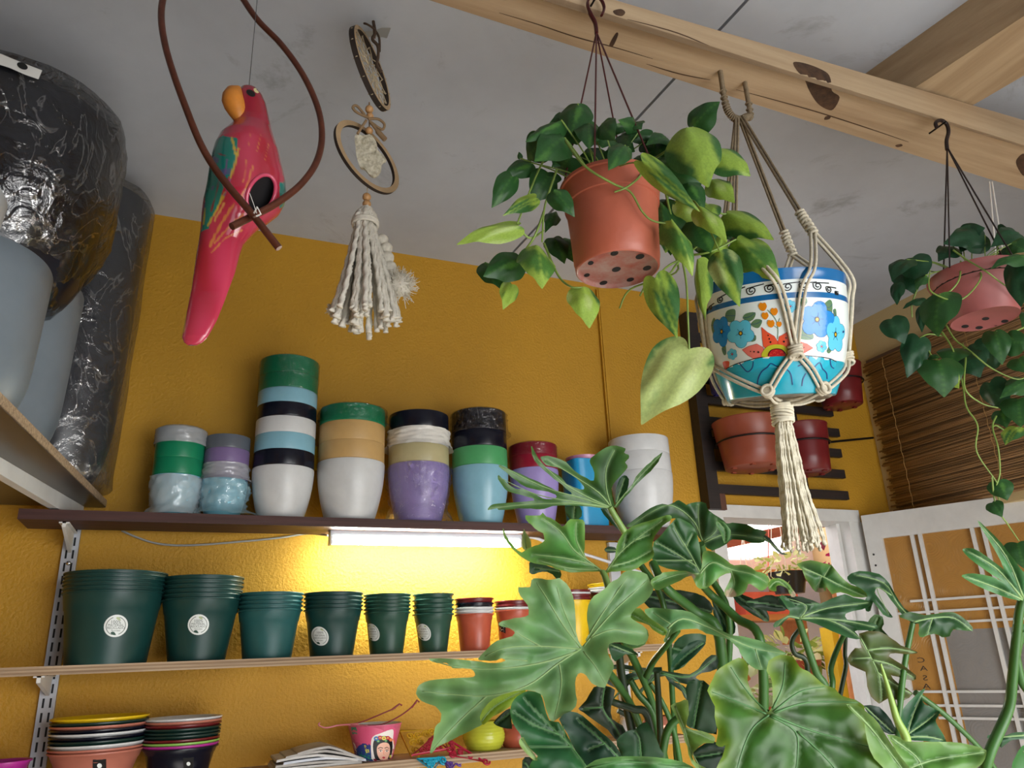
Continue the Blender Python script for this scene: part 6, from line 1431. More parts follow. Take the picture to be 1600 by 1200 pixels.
def hero(plant, outline, veins, D0, gx=0, gy=0, col='#3f7a35', edge=None, amp=.010, fold=0, wave=.0045, vm=None, vr=.0017, step=None, sm=2, curl=0, label=None, tipdead=None):
    """leaf blade cut to its outline, standing at distance D0 and tilted by gx,gy (m per 100 px), quilted between its veins"""
    global LEAFN; LEAFN += 1
    P = smooth2(outline, sm); P = [(p[0]+1.5*noise.noise(Vector((p[0]*.11, p[1]*.11, LEAFN))), p[1]+1.5*noise.noise(Vector((p[0]*.11, p[1]*.11, LEAFN+50)))) for p in P]; xs = [p[0] for p in P]; ys = [p[1] for p in P]; size = max(max(xs)-min(xs), max(ys)-min(ys))
    st = step or max(2.6, min(6, size/42)); VS = [smooth2(w_, 4, False) for w_ in veins]; v, f = fill2d(P, st, VS)
    X = np.array([p[0] for p in v]); Y = np.array([p[1] for p in v])
    x0, y0 = veins[0][0]
    seed = LEAFN*13.7
    def dep(X, Y):
        X = np.asarray(X, float); Y = np.asarray(Y, float); d = np.full(X.shape, 1e9); dm = seg_dist(X, Y, VS[0])
        for w_ in VS: d = np.minimum(d, seg_dist(X, Y, w_))
        de = seg_dist(X, Y, P+[P[0]])
        nz_ = np.array([noise.noise(Vector((a*.022+seed, b*.022, 1.7))) for a, b in zip(X.ravel(), Y.ravel())]).reshape(X.shape)
        nz2 = np.array([noise.noise(Vector((a*.07+seed, b*.07, 5))) for a, b in zip(X.ravel(), Y.ravel())]).reshape(X.shape)
        s_ = size*.055
        return D0+gx*(X-x0)/100+gy*(Y-y0)/100-amp*(1-np.exp(-(d/s_)**1.3))+fold*(dm/size)+wave*nz_*(1+2*np.exp(-de/(size*.06)))+.0007*nz2+curl*np.exp(-de/(size*.05))
    Dz = dep(X, Y)
    mb = MB(); mb.v = [atD(float(a), float(b), float(c)) for a, b, c in zip(X, Y, Dz)]; mb.f = [list(reversed(t)) for t in f]; mb.m = [0]*len(mb.f)
    d = np.full(X.shape, 1e9)
    for w_ in VS: d = np.minimum(d, seg_dist(X, Y, w_))
    de = seg_dist(X, Y, P+[P[0]])
    c0 = np.array(lin(col))*(1.12 if D0 < .96 or sum(lin(col)) > .3 else .8); ce = np.array(lin(edge)) if edge else c0*1.25  # depth shading put into colour
    cv = np.array(lin('#93b488'))
    C = []
    for i in range(len(X)):
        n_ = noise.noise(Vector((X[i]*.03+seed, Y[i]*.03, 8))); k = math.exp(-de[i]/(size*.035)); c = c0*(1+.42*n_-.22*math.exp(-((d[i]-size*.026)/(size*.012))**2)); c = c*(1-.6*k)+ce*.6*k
        q_ = .42*math.exp(-(d[i]/(size*.011))**2); c = c*(1-q_)+cv*q_
        if tipdead:
            for tx, ty, tr in tipdead:
                if math.hypot(X[i]-tx, Y[i]-ty) < tr*(1+.5*n_): c = np.array(lin('#b9a58a'))
        C.append(tuple(float(max(0, q)) for q in c))
    for w_ in VS:
        w2 = w_; n = len(w2); dd_ = dep([p[0] for p in w2], [p[1] for p in w2])
        ln = math.hypot(w2[0][0]-w2[-1][0], w2[0][1]-w2[-1][1]); k = .8*vr*(.5+.5*min(1, ln/(size*.5)))
        o = len(mb.v); mb.tube([atD(p[0], p[1], float(z)-.0004) for p, z in zip(w2, dd_)], [k*(1-.75*i/n) for i in range(n)], 5, 1)
        C += [(.3, .4, .2)]*(len(mb.v)-o)
    mb.c = C
    o = mb.build('leaf', [M_leaf, vm or M_vein], plant, sharp=0)
    if label: o['label'] = label
    return o
def stem(plant, pts, r=.006, m=None, name='leaf_stalk', r1=None):
    if isinstance(pts[0], Vector) and not isinstance(pts[1], Vector):      # let the stalk drop before it joins the crown
        x1, y1, d1 = pts[1]; x2, y2, d2 = pts[2]; cxp, cyp = pix(pts[0]); y0 = max(y1+60, 1215)
        pts = [pts[0], (lerp(x1, cxp, .22)+(x1-x2)*.25, y0, d1)]+list(pts[1:])
    elif isinstance(pts[-1], Vector) and not isinstance(pts[-2], Vector):
        x1, y1, d1 = pts[-2]; cxp, cyp = pix(pts[-1]); pts = list(pts[:-1])+[(lerp(x1, cxp, .4), max(y1+60, 1210), d1), pts[-1]]
    P = smoothpath([(atD(*p) if not isinstance(p, Vector) else p) for p in pts], 6); n = len(P); r1 = r1 or r*.7
    return MB().tube(P, [lerp(r, r1, i/(n-1)) for i in range(n)], 8).build(name, m or M_stem, plant)
# 1 — the broad front leaf
L1 = A5([(935, 520), (905, 440), (900, 330), (890, 250), (850, 180), (810, 152), (745, 160), (690, 150), (660, 165), (655, 200), (590, 200), (605, 250), (640, 300), (645, 350), (600, 365), (540, 375), (485, 395), (500, 412), (565, 430), (560, 465), (480, 490), (420, 535), (372, 590), (400, 600), (470, 598), (500, 585), (520, 600), (460, 612), (380, 606), (250, 590), (105, 588), (150, 612), (200, 612), (235, 640), (300, 640), (345, 650), (355, 680), (320, 690), (240, 695), (150, 700), (80, 715), (40, 750), (45, 800), (90, 830), (140, 850), (170, 890), (165, 930), (140, 960), (130, 1020), (112, 1080), (118, 1104), (150, 1070), (230, 1030), (300, 995), (360, 965), (395, 942), (380, 905), (420, 835), (500, 785), (630, 757), (720, 790), (740, 860), (760, 910), (780, 930), (820, 905), (870, 880), (900, 850), (910, 810), (900, 750), (905, 690), (930, 665), (960, 680), (990, 720), (1060, 748), (1085, 690), (1108, 640), (1100, 600), (1080, 570), (1085, 510), (1150, 500), (1240, 518), (1290, 490), (1295, 460), (1280, 420), (1240, 390), (1200, 365), (1215, 330), (1250, 300), (1300, 260), (1325, 210), (1310, 180), (1290, 130), (1230, 112), (1190, 108), (1150, 130), (1130, 155), (1080, 180), (1060, 210), (1000, 250), (970, 300), (965, 380), (975, 450), (955, 505)])
V1 = [A5(p) for p in ([(930, 535), (800, 620), (640, 735), (430, 790), (200, 780), (70, 765)], [(905, 552), (700, 615), (450, 645), (250, 632), (130, 600)], [(920, 535), (700, 520), (520, 530), (410, 575)], [(928, 525), (830, 400), (740, 250), (690, 175)], [(905, 470), (840, 330), (800, 200)], [(945, 522), (1020, 430), (1130, 310), (1290, 165)], [(960, 490), (1030, 370), (1180, 150)], [(985, 475), (1110, 430), (1265, 455)], [(945, 548), (1010, 630), (1065, 725)], [(812, 612), (825, 700), (815, 800), (785, 915)], [(420, 790), (310, 890), (200, 1000), (130, 1080)], [(720, 525), (620, 470), (510, 400)], [(640, 600), (520, 590)])]
hero(big, L1, V1, .95, .012, -.030, '#568a4e', '#8fb070', .008, -.02, .006, sm=2, step=4.5, vr=.0019, label='broad pale green leaf with deep rounded lobes, nearest to the lowest shelf')
hero(big, A5([(366, 915), (368, 890), (425, 825), (505, 770), (632, 752), (600, 800), (530, 860), (450, 905), (400, 948)]), [A5([(390, 930), (460, 850), (600, 770)])], .935, 0, 0, '#7fa02a', '#b4c74a', .004, vr=.0012, label='curled-under yellowish lobe of the broad front leaf')
# 2 — fingered leaf in front of the dark shelf
L2 = A6([(640, 415), (625, 330), (650, 290), (700, 240), (705, 215), (695, 200), (712, 180), (710, 162), (690, 150), (695, 130), (650, 115), (600, 125), (560, 150), (520, 180), (518, 205), (540, 250), (535, 290), (500, 280), (440, 240), (400, 200), (340, 172), (280, 168), (272, 180), (300, 215), (360, 225), (430, 260), (475, 305), (488, 330), (470, 335), (400, 305), (360, 265), (300, 228), (255, 172), (228, 120), (224, 135), (240, 190), (290, 242), (340, 282), (400, 332), (430, 362), (350, 342), (290, 312), (210, 275), (130, 240), (70, 212), (65, 222), (100, 252), (150, 292), (200, 322), (310, 347), (345, 362), (345, 380), (300, 383), (260, 368), (200, 338), (150, 333), (100, 300), (60, 262), (60, 285), (90, 330), (130, 352), (210, 372), (240, 390), (150, 398), (60, 405), (20, 418), (8, 440), (55, 428), (60, 438), (130, 435), (190, 430), (250, 434), (290, 432), (330, 418), (420, 414), (520, 422), (600, 432), (625, 428)])
V2 = [A6(p) for p in ([(625, 424), (600, 330), (600, 230), (640, 140)], [(620, 420), (560, 350), (440, 270), (300, 185)], [(618, 424), (500, 370), (380, 300), (240, 170)], [(615, 424), (480, 380), (280, 320), (75, 218)], [(612, 424), (460, 400), (250, 360), (65, 275)], [(612, 427), (480, 408), (370, 404), (180, 412), (20, 430)])]
hero(big, L2, V2, 1.13, .006, .01, '#2d5a2c', '#5b8a3e', .006, -.015, .005, sm=2, step=3, vm=M_vein, vr=.0016, label='dark fingered leaf spread in front of the dark shelf')
hero(big, A6([(638, 418), (680, 370), (720, 330), (750, 270), (800, 215), (840, 180), (880, 150), (865, 185), (858, 202), (820, 245), (780, 280), (740, 320), (690, 380), (650, 425)]), [A6([(640, 422), (740, 300), (870, 165)])], 1.135, .01, 0, '#2f5c2c', '#5b8a3e', .003, vr=.0012)
hero(big, A6([(645, 400), (650, 330), (668, 282), (690, 262), (712, 282), (705, 340), (672, 392)]), [A6([(650, 398), (690, 280)])], 1.15, 0, 0, '#27522c', None, .003, vr=.001)
hero(big, A6([(400, 420), (470, 420), (475, 470), (440, 490), (410, 480), (395, 450)]), [A6([(440, 420), (435, 480)])], 1.16, 0, 0, '#2c5a2c', None, .003, vr=.001)
hero(big, A6([(570, 432), (625, 435), (660, 490), (700, 555), (680, 550), (620, 500)]), [A6([(610, 435), (690, 550)])], 1.16, 0, 0, '#27522c', None, .003, vr=.001)
stem(big, [(979, 836, 1.14), (960, 805, 1.135), (953, 792, 1.132)], .0052, mat('pale_stalk', '#7fa056', rough=.4, var=.25, vscale=10), r1=.0042)
# 3 — cupped pair left of centre
hero(big, A6([(585, 752), (560, 720), (510, 690), (490, 650), (495, 600), (490, 500), (470, 485), (420, 485), (400, 500), (380, 520), (345, 490), (300, 470), (280, 450), (270, 465), (195, 465), (210, 500), (240, 530), (280, 555), (290, 590), (260, 610), (220, 625), (175, 650), (130, 610), (95, 560), (80, 530), (85, 560), (110, 610), (150, 650), (190, 685), (240, 705), (300, 715), (350, 732), (420, 750), (500, 748), (560, 745)]),
     [A6(p) for p in ([(583, 748), (520, 700), (440, 640), (370, 545), (280, 480)], [(540, 715), (400, 680), (230, 660)], [(500, 690), (450, 590), (450, 500)], [(560, 735), (420, 730), (260, 690)])], 1.05, .006, .02, '#467f38', '#84ab4c', .009, .03, .005, sm=2, step=3.4, label='cupped bright green leaf half just below the lamp end')
hero(big, A6([(215, 705), (240, 695), (300, 715), (370, 740), (372, 775), (350, 782), (330, 760), (280, 745), (240, 760), (215, 750)]), [A6([(370, 745), (240, 725)])], 1.08, 0, 0, '#2c5a2c', None, .003, vr=.001)
hero(big, A6([(175, 600), (185, 540), (190, 535), (215, 580), (225, 625), (190, 640)]), [A6([(200, 630), (188, 545)])], 1.07, 0, 0, '#9db86a', '#c9d8a0', .003, vr=.001)
hero(big, A6([(598, 750), (640, 690), (650, 620), (680, 560), (730, 520), (820, 490), (900, 465), (925, 470), (920, 490), (880, 520), (840, 570), (830, 620), (840, 650), (820, 690), (780, 710), (730, 740), (680, 742), (625, 748)]),
     [A6(p) for p in ([(600, 745), (660, 660), (740, 590), (880, 490)], [(620, 720), (730, 690), (825, 640)], [(680, 645), (700, 560)], [(740, 590), (820, 560)])], 1.05, -.004, .02, '#447d36', '#84ab4c', .009, .03, .006, sm=2, step=3.2, label='cupped bright green leaf half pointing up at the white pots')
hero(big, A6([(588, 636), (610, 622), (645, 625), (648, 650), (620, 652), (598, 648)]), [A6([(646, 640), (595, 637)])], 1.1, 0, 0, '#24482a', None, .002, vr=.001)
stem(big, [(955, 965, 1.0), (952, 925, 1.03), (945, 900, 1.045), (941, 893, 1.05)], .0055, mat('pale_stalk', '#7fa056'), r1=.004)
# 4, 5 — dark leaves right of centre
hero(big, A6([(700, 515), (760, 470), (820, 430), (880, 405), (905, 412), (940, 400), (965, 388), (1000, 410), (1050, 398), (1100, 405), (1110, 440), (1160, 470), (1200, 505), (1230, 500), (1300, 510), (1340, 530), (1400, 545), (1385, 570), (1390, 600), (1330, 605), (1290, 590), (1230, 585), (1200, 610), (1130, 642), (1080, 600), (1050, 560), (1000, 500), (940, 480), (900, 490), (820, 495), (740, 520), (705, 525)]),
     [A6(p) for p in ([(1080, 590), (1040, 500), (960, 430), (880, 420), (720, 515)], [(1070, 570), (1060, 480), (1060, 410)], [(1085, 595), (1150, 540), (1150, 480)], [(1090, 600), (1200, 560), (1380, 580)])], 1.2, 0, -.02, '#27502a', '#3f6f35', .012, 0, .012, sm=2, step=3.6, label='large dark ruffled leaf in front of the doorway top')
hero(big, A6([(1150, 490), (1190, 500), (1220, 540), (1215, 580), (1190, 605), (1175, 560), (1155, 525)]), [A6([(1155, 495), (1190, 540), (1190, 600)])], 1.17, 0, 0, '#3f7838', '#6fa04a', .004, vr=.001)
hero(big, A6([(1380, 560), (1420, 580), (1450, 620), (1480, 650), (1510, 660), (1480, 662), (1445, 640), (1420, 605), (1390, 590)]), [A6([(1385, 575), (1440, 620), (1500, 660)])], 1.2, 0, 0, '#1f3d24', None, .002, vr=.001)
hero(big, A6([(838, 600), (870, 570), (910, 520), (950, 480), (990, 490), (1040, 530), (1060, 590), (1070, 640), (1076, 700), (1082, 750), (1060, 758), (980, 745), (900, 730), (840, 702), (828, 660)]),
     [A6(p) for p in ([(1068, 752), (1020, 660), (950, 545), (935, 500)], [(1050, 720), (940, 650), (850, 600)], [(1030, 690), (920, 690), (840, 690)], [(1000, 620), (1030, 560)])], 1.15, .01, -.01, '#2c5f30', '#4d7f40', .008, .02, .004, sm=2, step=3.4, label='dark green blade with a pale midrib below the ruffled leaf')
# 6 — curled pale-edged leaf
hero(big, A6([(820, 790), (870, 760), (900, 750), (990, 742), (1062, 755), (1078, 700), (1085, 645), (1140, 650), (1200, 690), (1240, 715), (1300, 712), (1350, 745), (1390, 755), (1415, 790), (1400, 830), (1370, 842), (1340, 820), (1310, 808), (1292, 850), (1250, 872), (1200, 872), (1190, 840), (1212, 800), (1220, 755), (1170, 770), (1130, 810), (1090, 832), (1050, 820), (1025, 765), (970, 790), (920, 812), (860, 838), (832, 828)]),
     [A6(p) for p in ([(1070, 755), (1130, 700), (1220, 735), (1330, 760), (1400, 800)], [(1220, 738), (1240, 800), (1215, 860)], [(1090, 740), (1090, 820)], [(1060, 757), (960, 760), (840, 800)])], 1.08, -.004, -.03, '#42803c', '#8aab58', .010, 0, .008, sm=2, step=3.2, tipdead=[A6([(1225, 862)])[0]+(9,), A6([(1030, 765)])[0]+(7,)], label='curled leaf with pale edges and dry tips')
# 9, 8 — right of the tassel
hero(big, A7([(735, 245), (800, 225), (860, 240), (900, 250), (940, 300), (990, 340), (1040, 360), (1068, 400), (1000, 395), (940, 375), (900, 385), (872, 350), (870, 368), (840, 376), (810, 360), (775, 310), (760, 270)]), [A7(p) for p in ([(760, 262), (850, 300), (950, 350), (1060, 398)], [(850, 300), (830, 365)], [(860, 305), (890, 255)])], 1.12, 0, -.03, '#3b7436', '#86a84e', .007, 0, .008, sm=2, step=2.8, tipdead=[A7([(845, 372)])[0]+(6,)], label='short broad leaf under the end of the macrame tassel')
hero(big, A7([(600, 350), (612, 315), (650, 310), (690, 330), (715, 360), (730, 390), (710, 398), (690, 360), (660, 345), (640, 350), (640, 370), (610, 370)]), [A7([(605, 355), (650, 325), (722, 392)])], 1.09, 0, -.02, '#4c8636', '#9ab24e', .005, 0, .006, sm=2, tipdead=[A7([(722, 390)])[0]+(6,)])
hero(big, A7([(628, 542), (634, 515), (700, 480), (690, 450), (655, 400), (680, 393), (730, 440), (760, 425), (800, 440), (840, 430), (900, 405), (960, 385), (1000, 400), (1080, 420), (1075, 445), (1000, 465), (965, 475), (970, 502), (1050, 510), (1110, 530), (1105, 550), (1040, 555), (1005, 560), (1035, 595), (980, 590), (900, 560), (830, 525), (760, 508), (700, 497), (660, 530)]),
     [A7(p) for p in ([(748, 500), (780, 440), (690, 405)], [(745, 498), (690, 490), (640, 535)], [(750, 498), (860, 500), (960, 540), (1030, 590)], [(760, 490), (880, 450), (1070, 425)], [(800, 495), (960, 510), (1100, 540)])], 1.02, .004, -.03, '#24562e', '#3f7340', .007, 0, .006, sm=2, step=3, label='dark bluish green leaf with pointed lobes before the yellow post')
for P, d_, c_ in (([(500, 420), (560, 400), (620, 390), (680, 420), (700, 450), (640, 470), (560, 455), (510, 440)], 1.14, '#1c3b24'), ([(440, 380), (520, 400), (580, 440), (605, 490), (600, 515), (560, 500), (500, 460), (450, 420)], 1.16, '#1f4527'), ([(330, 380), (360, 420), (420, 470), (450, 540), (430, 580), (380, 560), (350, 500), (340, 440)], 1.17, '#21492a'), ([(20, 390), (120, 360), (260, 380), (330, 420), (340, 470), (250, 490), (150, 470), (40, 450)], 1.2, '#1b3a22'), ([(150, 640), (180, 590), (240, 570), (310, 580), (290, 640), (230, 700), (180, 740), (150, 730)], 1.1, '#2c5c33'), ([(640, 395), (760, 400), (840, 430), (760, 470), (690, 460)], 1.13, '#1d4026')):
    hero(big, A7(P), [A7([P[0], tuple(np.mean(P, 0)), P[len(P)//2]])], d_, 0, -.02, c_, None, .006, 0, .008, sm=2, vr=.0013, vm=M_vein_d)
# 7 — long leaf arching right
hero(big, A7([(20, 458), (60, 450), (150, 455), (240, 470), (300, 510), (380, 555), (440, 580), (520, 590), (600, 620), (660, 648), (692, 667), (640, 675), (612, 700), (600, 735), (560, 742), (520, 720), (480, 680), (460, 640), (420, 600), (360, 580), (310, 570), (270, 548), (200, 552), (150, 572), (120, 612), (110, 600), (130, 560), (80, 520), (40, 490)]),
     [A7(p) for p in ([(130, 545), (200, 500), (320, 540), (440, 600), (540, 640), (680, 665)], [(540, 640), (570, 735)], [(150, 530), (60, 470)], [(140, 550), (120, 600)])], .98, 0, -.03, '#3f7a44', '#7fa766', .008, 0, .006, sm=2, step=3, label='long matt green leaf arching right beneath the pale-edged one')
hero(big, A7([(0, 450), (30, 480), (80, 520), (130, 560), (110, 580), (60, 550), (20, 520), (-60, 500), (-60, 460)]), [A7([(-40, 480), (110, 565)])], 1.02, 0, -.02, '#6a9a3c', '#a3bf5e', .005, vr=.0012)
hero(big, A7([(-20, 540), (20, 535), (40, 580), (20, 620), (-30, 640), (-80, 610), (-60, 560)]), [A7([(-60, 590), (30, 580)])], 1.03, 0, -.02, '#3f7a3c', '#8aab58', .005)
# 10-13 — at the white door
hero(big, A8([(118, 402), (165, 378), (250, 392), (290, 430), (330, 500), (380, 555), (440, 568), (410, 598), (385, 595), (340, 555), (300, 500), (255, 450), (230, 470), (300, 560), (300, 575), (265, 560), (225, 510), (215, 545), (195, 545), (190, 500), (200, 480), (150, 440), (125, 425)]), [A8(p) for p in ([(395, 590), (330, 520), (270, 430), (150, 395)], [(300, 480), (240, 450), (290, 560)])], 1.12, 0, -.02, '#1f4527', '#3f7340', .006, 0, .008, sm=2, step=2.6, label='dark leaf with drooping lobes against the white door frame')
hero(big, A8([(335, 565), (380, 550), (440, 562), (520, 555), (560, 550), (620, 590), (642, 630), (560, 622), (545, 650), (510, 656), (480, 640), (430, 655), (412, 640), (415, 600), (350, 580)]), [A8(p) for p in ([(392, 592), (470, 575), (560, 575), (635, 628)], [(470, 576), (450, 645)])], 1.1, 0, -.02, '#24502a', '#4f7a38', .006, 0, .008, sm=2, step=2.6, label='dark green leaf pointing right across the papered glass')
hero(big, A8([(120, 740), (150, 700), (178, 700), (165, 640), (250, 630), (300, 660), (340, 690), (410, 716), (380, 726), (320, 722), (290, 735), (350, 770), (402, 815), (392, 836), (330, 822), (300, 812), (330, 850), (392, 890), (345, 920), (285, 910), (250, 932), (215, 900), (200, 860), (190, 800), (130, 770)]), [A8(p) for p in ([(170, 655), (215, 740), (250, 820), (260, 920)], [(200, 710), (290, 700), (400, 718)], [(220, 750), (300, 770), (395, 825)], [(240, 800), (310, 850), (385, 890)], [(215, 740), (140, 745)])], 1.08, 0, 0, '#4f6a2e', '#6f5a34', .006, 0, .006, sm=2, step=2.8, label='olive hanging leaf with browned edges before the door frame')
hero(big, A8([(200, 600), (230, 560), (262, 570), (270, 600), (260, 622), (290, 650), (250, 640), (210, 640)]), [A8([(215, 635), (245, 575)])], 1.1, 0, 0, '#3a5e2c', None, .004)
hero(big, A8([(345, 960), (400, 900), (440, 868), (430, 900), (440, 935), (502, 965), (485, 1000), (495, 1025), (530, 1092), (440, 1088), (360, 1080), (348, 1020)]), [A8(p) for p in ([(362, 1075), (390, 980), (430, 890)], [(368, 1060), (440, 1010), (490, 970)], [(370, 1072), (450, 1070), (520, 1085)])], .98, 0, -.02, '#1f5232', '#3f7a4a', .006, 0, .005, sm=2, step=2.8, label='dark blue-green leaf below the reversed lettering')
hero(big, A8([(186, 940), (250, 945), (300, 1000), (320, 1060), (260, 1045), (215, 985)]), [A8([(190, 945), (310, 1055)])], 1.0, 0, -.02, '#1c4230', None, .005)
stem(big, [CROWN, (1395, 1190, 1.02), (1404, 1118, 1.06), (1413, 1040, 1.08), (1426, 974, 1.1)], .0058, M_stem)
stem(big, [CROWN, (1415, 1170, .93), (1400, 1120, .94), (1386, 1070, .95), (1376, 1037, .955)], .009, mat('pale_spike', '#9cc061', rough=.4), 'new_leaf_spike', .0012)
stem(big, [(1430, 1082, 1.0), (1480, 1120, 1.0), (1540, 1180, 1.0), (1570, 1230, 1.0)], .004, M_stem)
# 15 — big back-lit leaf at the bottom
L15 = A10([(78, 245), (105, 190), (120, 150), (170, 115), (230, 85), (262, 100), (275, 140), (270, 190), (290, 250), (330, 310), (370, 345), (392, 310), (390, 240), (385, 180), (362, 150), (375, 100), (430, 72), (490, 82), (520, 130), (560, 150), (610, 190), (640, 215), (690, 235), (720, 265), (790, 290), (830, 318), (840, 400), (850, 480), (900, 560), (960, 640), (960, 720), (330, 720), (105, 720), (120, 620), (150, 560), (165, 505), (150, 515), (118, 500), (130, 440), (110, 370), (115, 320)])
V15 = [A10(p) for p in ([(375, 360), (300, 420), (250, 520), (210, 660)], [(378, 365), (500, 440), (510, 560), (500, 640)], [(385, 360), (560, 430), (700, 470), (880, 520)], [(392, 330), (440, 220), (450, 110)], [(395, 345), (520, 250), (640, 225)], [(365, 345), (280, 260), (190, 130)], [(360, 355), (230, 300), (100, 250)], [(400, 350), (560, 300), (800, 300)], [(510, 440), (640, 560), (760, 700)])]
hero(big, L15, V15, .72, .006, -.025, '#2f5d1b', '#94b235', .006, 0, .004, sm=2, step=6, vm=M_vein_d, vr=.0016, label='large translucent yellow-green leaf at the bottom edge, heart-notched at the top')
hero(big, A10([(745, 310), (800, 315), (850, 350), (900, 400), (935, 455), (990, 540), (1060, 620), (1100, 700), (960, 700), (930, 620), (880, 570), (845, 480), (830, 400), (790, 360)]), [A10([(755, 315), (860, 420), (1000, 600), (1060, 690)])], .705, 0, 0, '#5f8a40', '#8fb062', .005, 0, .004, sm=2, step=4, label='pale curled margin of the large bottom leaf')
hero(big, A10([(940, 455), (1010, 470), (1030, 490), (1180, 490), (1300, 495), (1400, 520), (1420, 545), (1395, 600), (1300, 640), (1000, 680), (1010, 600), (980, 520)]), [A10(p) for p in ([(1000, 640), (1150, 580), (1410, 540)], [(960, 470), (1080, 560), (1120, 640)])], .74, 0, -.02, '#55853a', '#8fb062', .006, 0, .005, sm=2, step=4, label='light green pointed leaf lying right at the bottom edge')
# 19 — wavy lime leaf left of it
hero(big, A7([(145, 908), (185, 890), (225, 882), (228, 950), (215, 1005), (250, 1020), (320, 1035), (352, 1060), (345, 1085), (300, 1085), (255, 1120), (245, 1150), (270, 1180), (330, 1215), (300, 1240), (240, 1175), (220, 1100), (200, 1040), (170, 960)]), [A7(p) for p in ([(165, 910), (205, 1010), (235, 1110), (290, 1210)], [(205, 1010), (340, 1070)])], .84, 0, -.02, '#6a9740', '#9dba60', .006, 0, .006, sm=2, step=3.2, label='wavy lime leaf beside the large bottom leaf')
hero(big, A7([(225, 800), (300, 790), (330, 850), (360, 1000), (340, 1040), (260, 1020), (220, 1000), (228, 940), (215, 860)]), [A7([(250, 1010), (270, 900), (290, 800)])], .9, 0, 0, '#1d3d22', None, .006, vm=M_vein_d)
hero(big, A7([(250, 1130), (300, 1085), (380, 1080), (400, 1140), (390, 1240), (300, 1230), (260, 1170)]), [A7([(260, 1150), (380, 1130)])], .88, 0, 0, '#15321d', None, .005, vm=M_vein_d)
# 16-18 — bottom left of the mass
hero(big, A9([(240, 470), (250, 420), (290, 370), (360, 335), (440, 355), (460, 420), (500, 530), (560, 540), (610, 620), (670, 730), (740, 850), (380, 900), (370, 820), (400, 780), (420, 760), (350, 700), (310, 640), (300, 610), (255, 540)]), [A9(p) for p in ([(745, 840), (640, 700), (540, 600), (420, 480), (330, 380)], [(640, 700), (520, 705), (370, 700)], [(600, 655), (590, 560)], [(560, 620), (400, 560), (260, 470)])], .84, .004, -.02, '#245c33', '#4a8040', .008, 0, .006, sm=2, step=3.8, vm=M_vein_d, label='dark glossy leaf under the broad front leaf at the bottom')
hero(big, A9([(300, 660), (330, 640), (360, 700), (420, 780), (400, 790), (350, 750), (310, 700)]), [A9([(315, 650), (410, 780)])], .83, 0, 0, '#7fa35a', '#a9c47c', .003, vr=.001)
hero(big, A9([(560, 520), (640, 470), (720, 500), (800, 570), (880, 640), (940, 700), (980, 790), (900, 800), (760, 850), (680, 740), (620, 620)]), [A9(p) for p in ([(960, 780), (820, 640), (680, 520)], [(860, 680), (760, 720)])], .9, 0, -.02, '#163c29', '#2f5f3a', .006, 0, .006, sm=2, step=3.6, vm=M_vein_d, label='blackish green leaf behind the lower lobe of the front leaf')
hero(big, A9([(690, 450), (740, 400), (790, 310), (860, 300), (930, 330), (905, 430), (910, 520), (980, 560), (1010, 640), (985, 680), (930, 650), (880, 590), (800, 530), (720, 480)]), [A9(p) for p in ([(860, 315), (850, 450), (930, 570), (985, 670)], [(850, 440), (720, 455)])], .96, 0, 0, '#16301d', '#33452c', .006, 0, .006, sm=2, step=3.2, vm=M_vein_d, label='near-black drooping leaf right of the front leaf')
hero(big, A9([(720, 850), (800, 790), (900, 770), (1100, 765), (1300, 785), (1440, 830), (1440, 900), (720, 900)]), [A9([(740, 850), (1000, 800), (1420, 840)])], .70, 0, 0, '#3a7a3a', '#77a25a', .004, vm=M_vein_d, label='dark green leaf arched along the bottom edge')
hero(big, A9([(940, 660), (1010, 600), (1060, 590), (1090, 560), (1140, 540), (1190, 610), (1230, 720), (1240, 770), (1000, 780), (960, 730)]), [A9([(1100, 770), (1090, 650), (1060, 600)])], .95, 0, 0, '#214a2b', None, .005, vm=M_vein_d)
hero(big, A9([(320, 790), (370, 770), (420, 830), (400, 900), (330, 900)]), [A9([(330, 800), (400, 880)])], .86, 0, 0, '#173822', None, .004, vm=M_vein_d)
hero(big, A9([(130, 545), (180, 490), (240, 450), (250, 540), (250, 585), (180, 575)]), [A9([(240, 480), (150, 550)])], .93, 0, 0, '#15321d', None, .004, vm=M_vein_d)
# 20 — dark dissected silhouettes in the gap
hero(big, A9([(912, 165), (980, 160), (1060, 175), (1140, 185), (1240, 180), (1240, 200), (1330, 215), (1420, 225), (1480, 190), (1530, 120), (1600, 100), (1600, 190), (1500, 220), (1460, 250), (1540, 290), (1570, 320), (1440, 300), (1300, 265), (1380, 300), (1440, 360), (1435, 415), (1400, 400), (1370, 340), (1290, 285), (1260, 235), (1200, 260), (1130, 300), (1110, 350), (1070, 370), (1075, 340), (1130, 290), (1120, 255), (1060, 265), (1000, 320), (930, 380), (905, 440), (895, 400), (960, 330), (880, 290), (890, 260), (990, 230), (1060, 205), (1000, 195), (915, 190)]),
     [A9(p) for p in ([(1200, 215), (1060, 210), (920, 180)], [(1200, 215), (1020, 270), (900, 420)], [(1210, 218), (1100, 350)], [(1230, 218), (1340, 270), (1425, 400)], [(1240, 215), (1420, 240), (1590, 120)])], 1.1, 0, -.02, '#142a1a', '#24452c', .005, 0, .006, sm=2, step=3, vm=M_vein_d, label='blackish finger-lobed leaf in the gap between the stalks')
hero(big, A9([(1310, 140), (1340, 100), (1420, 20), (1500, 0), (1530, 20), (1480, 80), (1400, 150), (1340, 195), (1300, 190)]), [A9([(1510, 20), (1400, 100), (1320, 180)])], 1.05, 0, 0, '#28563a', None, .005, vm=M_vein_d)
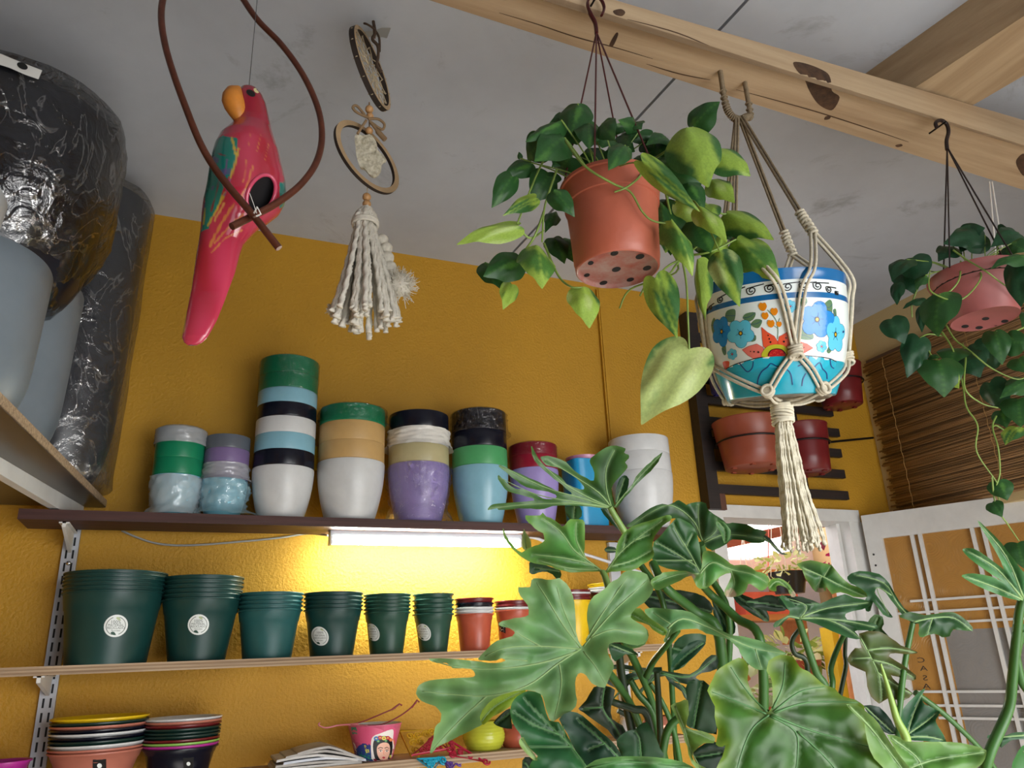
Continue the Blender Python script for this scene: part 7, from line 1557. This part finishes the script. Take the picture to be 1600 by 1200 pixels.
hero(big, A9([(890, 20), (960, 30), (1040, 60), (1080, 100), (1000, 95), (930, 140), (900, 90)]), [A9([(900, 30), (1060, 95)])], 1.0, 0, 0, '#2d5c34', None, .005)
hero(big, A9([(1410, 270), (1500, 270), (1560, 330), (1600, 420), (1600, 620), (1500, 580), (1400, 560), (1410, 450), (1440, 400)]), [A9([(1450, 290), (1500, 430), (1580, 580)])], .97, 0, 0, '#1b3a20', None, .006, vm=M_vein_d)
# stalks
for pts, r, m in (([CROWN, (1190, 1010, 1.06), (1150, 965, 1.1), (1112, 930, 1.12), (1098, 915, 1.1)], .0075, M_stem), ([CROWN2, (1125, 1000, 1.12), (1085, 955, 1.13), (1040, 918, 1.1), (1020, 880, 1.14)], .009, M_stem), ([CROWN, (1290, 1090, 1.03), (1275, 1050, 1.03), (1258, 1000, 1.03), (1247, 966, 1.025)], .0062, M_stem), ([CROWN, (1262, 1050, 1.1), (1241, 1020, 1.1), (1238, 1000, 1.1), (1250, 982, 1.09)], .0045, M_stem_d), ([CROWN, (1298, 1085, 1.1), (1298, 1045, 1.12), (1310, 1010, 1.13), (1320, 990, 1.13)], .0052, M_stem), ([CROWN, (1318, 1060, 1.14), (1320, 1020, 1.15), (1322, 985, 1.15)], .004, M_stem_d),
                  ([CROWN2, (1000, 1190, 1.05), (985, 1130, 1.05), (972, 1060, 1.05), (966, 1005, 1.05)], .0075, M_stem_d), ([CROWN2, (1030, 1160, 1.08), (1018, 1110, 1.08), (998, 1085, 1.08), (985, 1062, 1.08)], .0062, M_stem), ([CROWN2, (1035, 1185, 1.0), (1031, 1130, 1.0), (1028, 1075, 1.0), (1026, 1050, 1.0)], .0055, M_stem_d), ([CROWN2, (1062, 1190, 1.04), (1052, 1140, 1.04), (1035, 1098, 1.04), (1016, 1068, 1.04)], .0048, M_stem), ([CROWN2, (1036, 1190, .96), (1038, 1160, .96), (1045, 1138, .96), (1060, 1122, .96), (1082, 1112, .95)], .0062, M_stem), ([CROWN2, (1012, 1120, 1.02), (990, 1108, 1.02), (960, 1098, 1.02), (940, 1088, 1.0)], .006, M_stem_d), ([CROWN2, (1005, 1150, 1.12), (990, 1125, 1.12), (965, 1110, 1.12)], .005, M_stem_d), ([(1010, 1058, 1.05), (1020, 1035, 1.04), (1040, 1010, 1.0), (1060, 985, .98)], .0048, M_stem), ([(955, 965, 1.0), (990, 1030, 1.05), (1020, 1100, 1.08), CROWN2], .006, M_stem), ([(912, 1018, .966), (950, 1050, 1.0), (990, 1110, 1.04), CROWN2], .006, M_stem), ([(979, 836, 1.14), (1000, 880, 1.16), (1040, 960, 1.14), CROWN2], .0055, M_stem), ([(1202, 1120, .74), (1190, 1180, .82), (1160, 1240, .9), CROWN], .007, M_stem), ([(1095, 850, 1.16), (1110, 900, 1.18), (1140, 980, 1.15), CROWN2], .006, M_stem)):
    stem(big, pts, r, m)
# ------------------------------------------------------------------ plant at the right edge
rp = thing('lobed_philodendron', 'long-stalked plant with finger-lobed leaves at the right edge by the door', 'plant', (.86, .28, 0))
C5 = atD(1520, 1320, .78)
MB().lathe([(0, 0), (.1, 0), (.13, .2), (.14, .2), (.14, .22), (.12, .22), (.1, .02), (0, .02)], (.86, .28, 0), 32).build('pot', M_hpot, rp)
MB().tube(smoothpath([Vector((.86, .28, .1)), Vector((.84, .3, .6)), C5], 6), .012, 8).build('trunk', M_stem_d, rp)
hero(rp, A8([(845, 505), (800, 497), (740, 475), (660, 442), (605, 410), (597, 397), (640, 388), (720, 402), (770, 425), (720, 395), (650, 345), (605, 305), (598, 288), (640, 284), (700, 318), (770, 372), (730, 290), (690, 222), (658, 170), (700, 200), (760, 265), (810, 330), (850, 380), (900, 420), (920, 520), (880, 520)]), [A8(p) for p in ([(846, 500), (740, 450), (610, 402)], [(846, 495), (740, 370), (610, 292)], [(850, 490), (780, 320), (665, 178)], [(852, 490), (890, 440), (910, 420)])], .80, 0, 0, '#2f6a38', '#5f944f', .006, 0, .004, sm=2, step=3.2, label='finger-lobed leaf at the right edge in front of the glass')
stem(rp, [C5, (1545, 1180, .79), (1575, 1110, .80), (1582, 1060, .80), (1587, 1010, .8), (1592, 960, .8), (1597, 938, .8)], .0062, M_stem)
stem(rp, [(1595, 985, .84), (1590, 1010, .84), (1586, 1040, .82), (1580, 1085, .81)], .005, M_stem)
stem(rp, [(1608, 1080, .8), (1595, 1060, .8), (1586, 1010, .8)], .005, M_stem)
hero(rp, A8([(700, 1075), (715, 1060), (760, 1070), (800, 1055), (853, 1050), (900, 1060), (853, 1080), (800, 1085), (760, 1115), (745, 1095)]), [A8([(890, 1060), (720, 1075)])], .85, 0, 0, '#27502f', None, .004)
hero(rp, A8([(830, 1130), (860, 1100), (920, 1100), (920, 1220), (800, 1220)]), [A8([(900, 1200), (850, 1130)])], .8, 0, 0, '#3a7038', None, .004)
hero(rp, A8([(835, 620), (853, 600), (900, 600), (900, 680), (840, 680)]), [A8([(900, 640), (840, 640)])], .86, 0, 0, '#2f6035', None, .004)
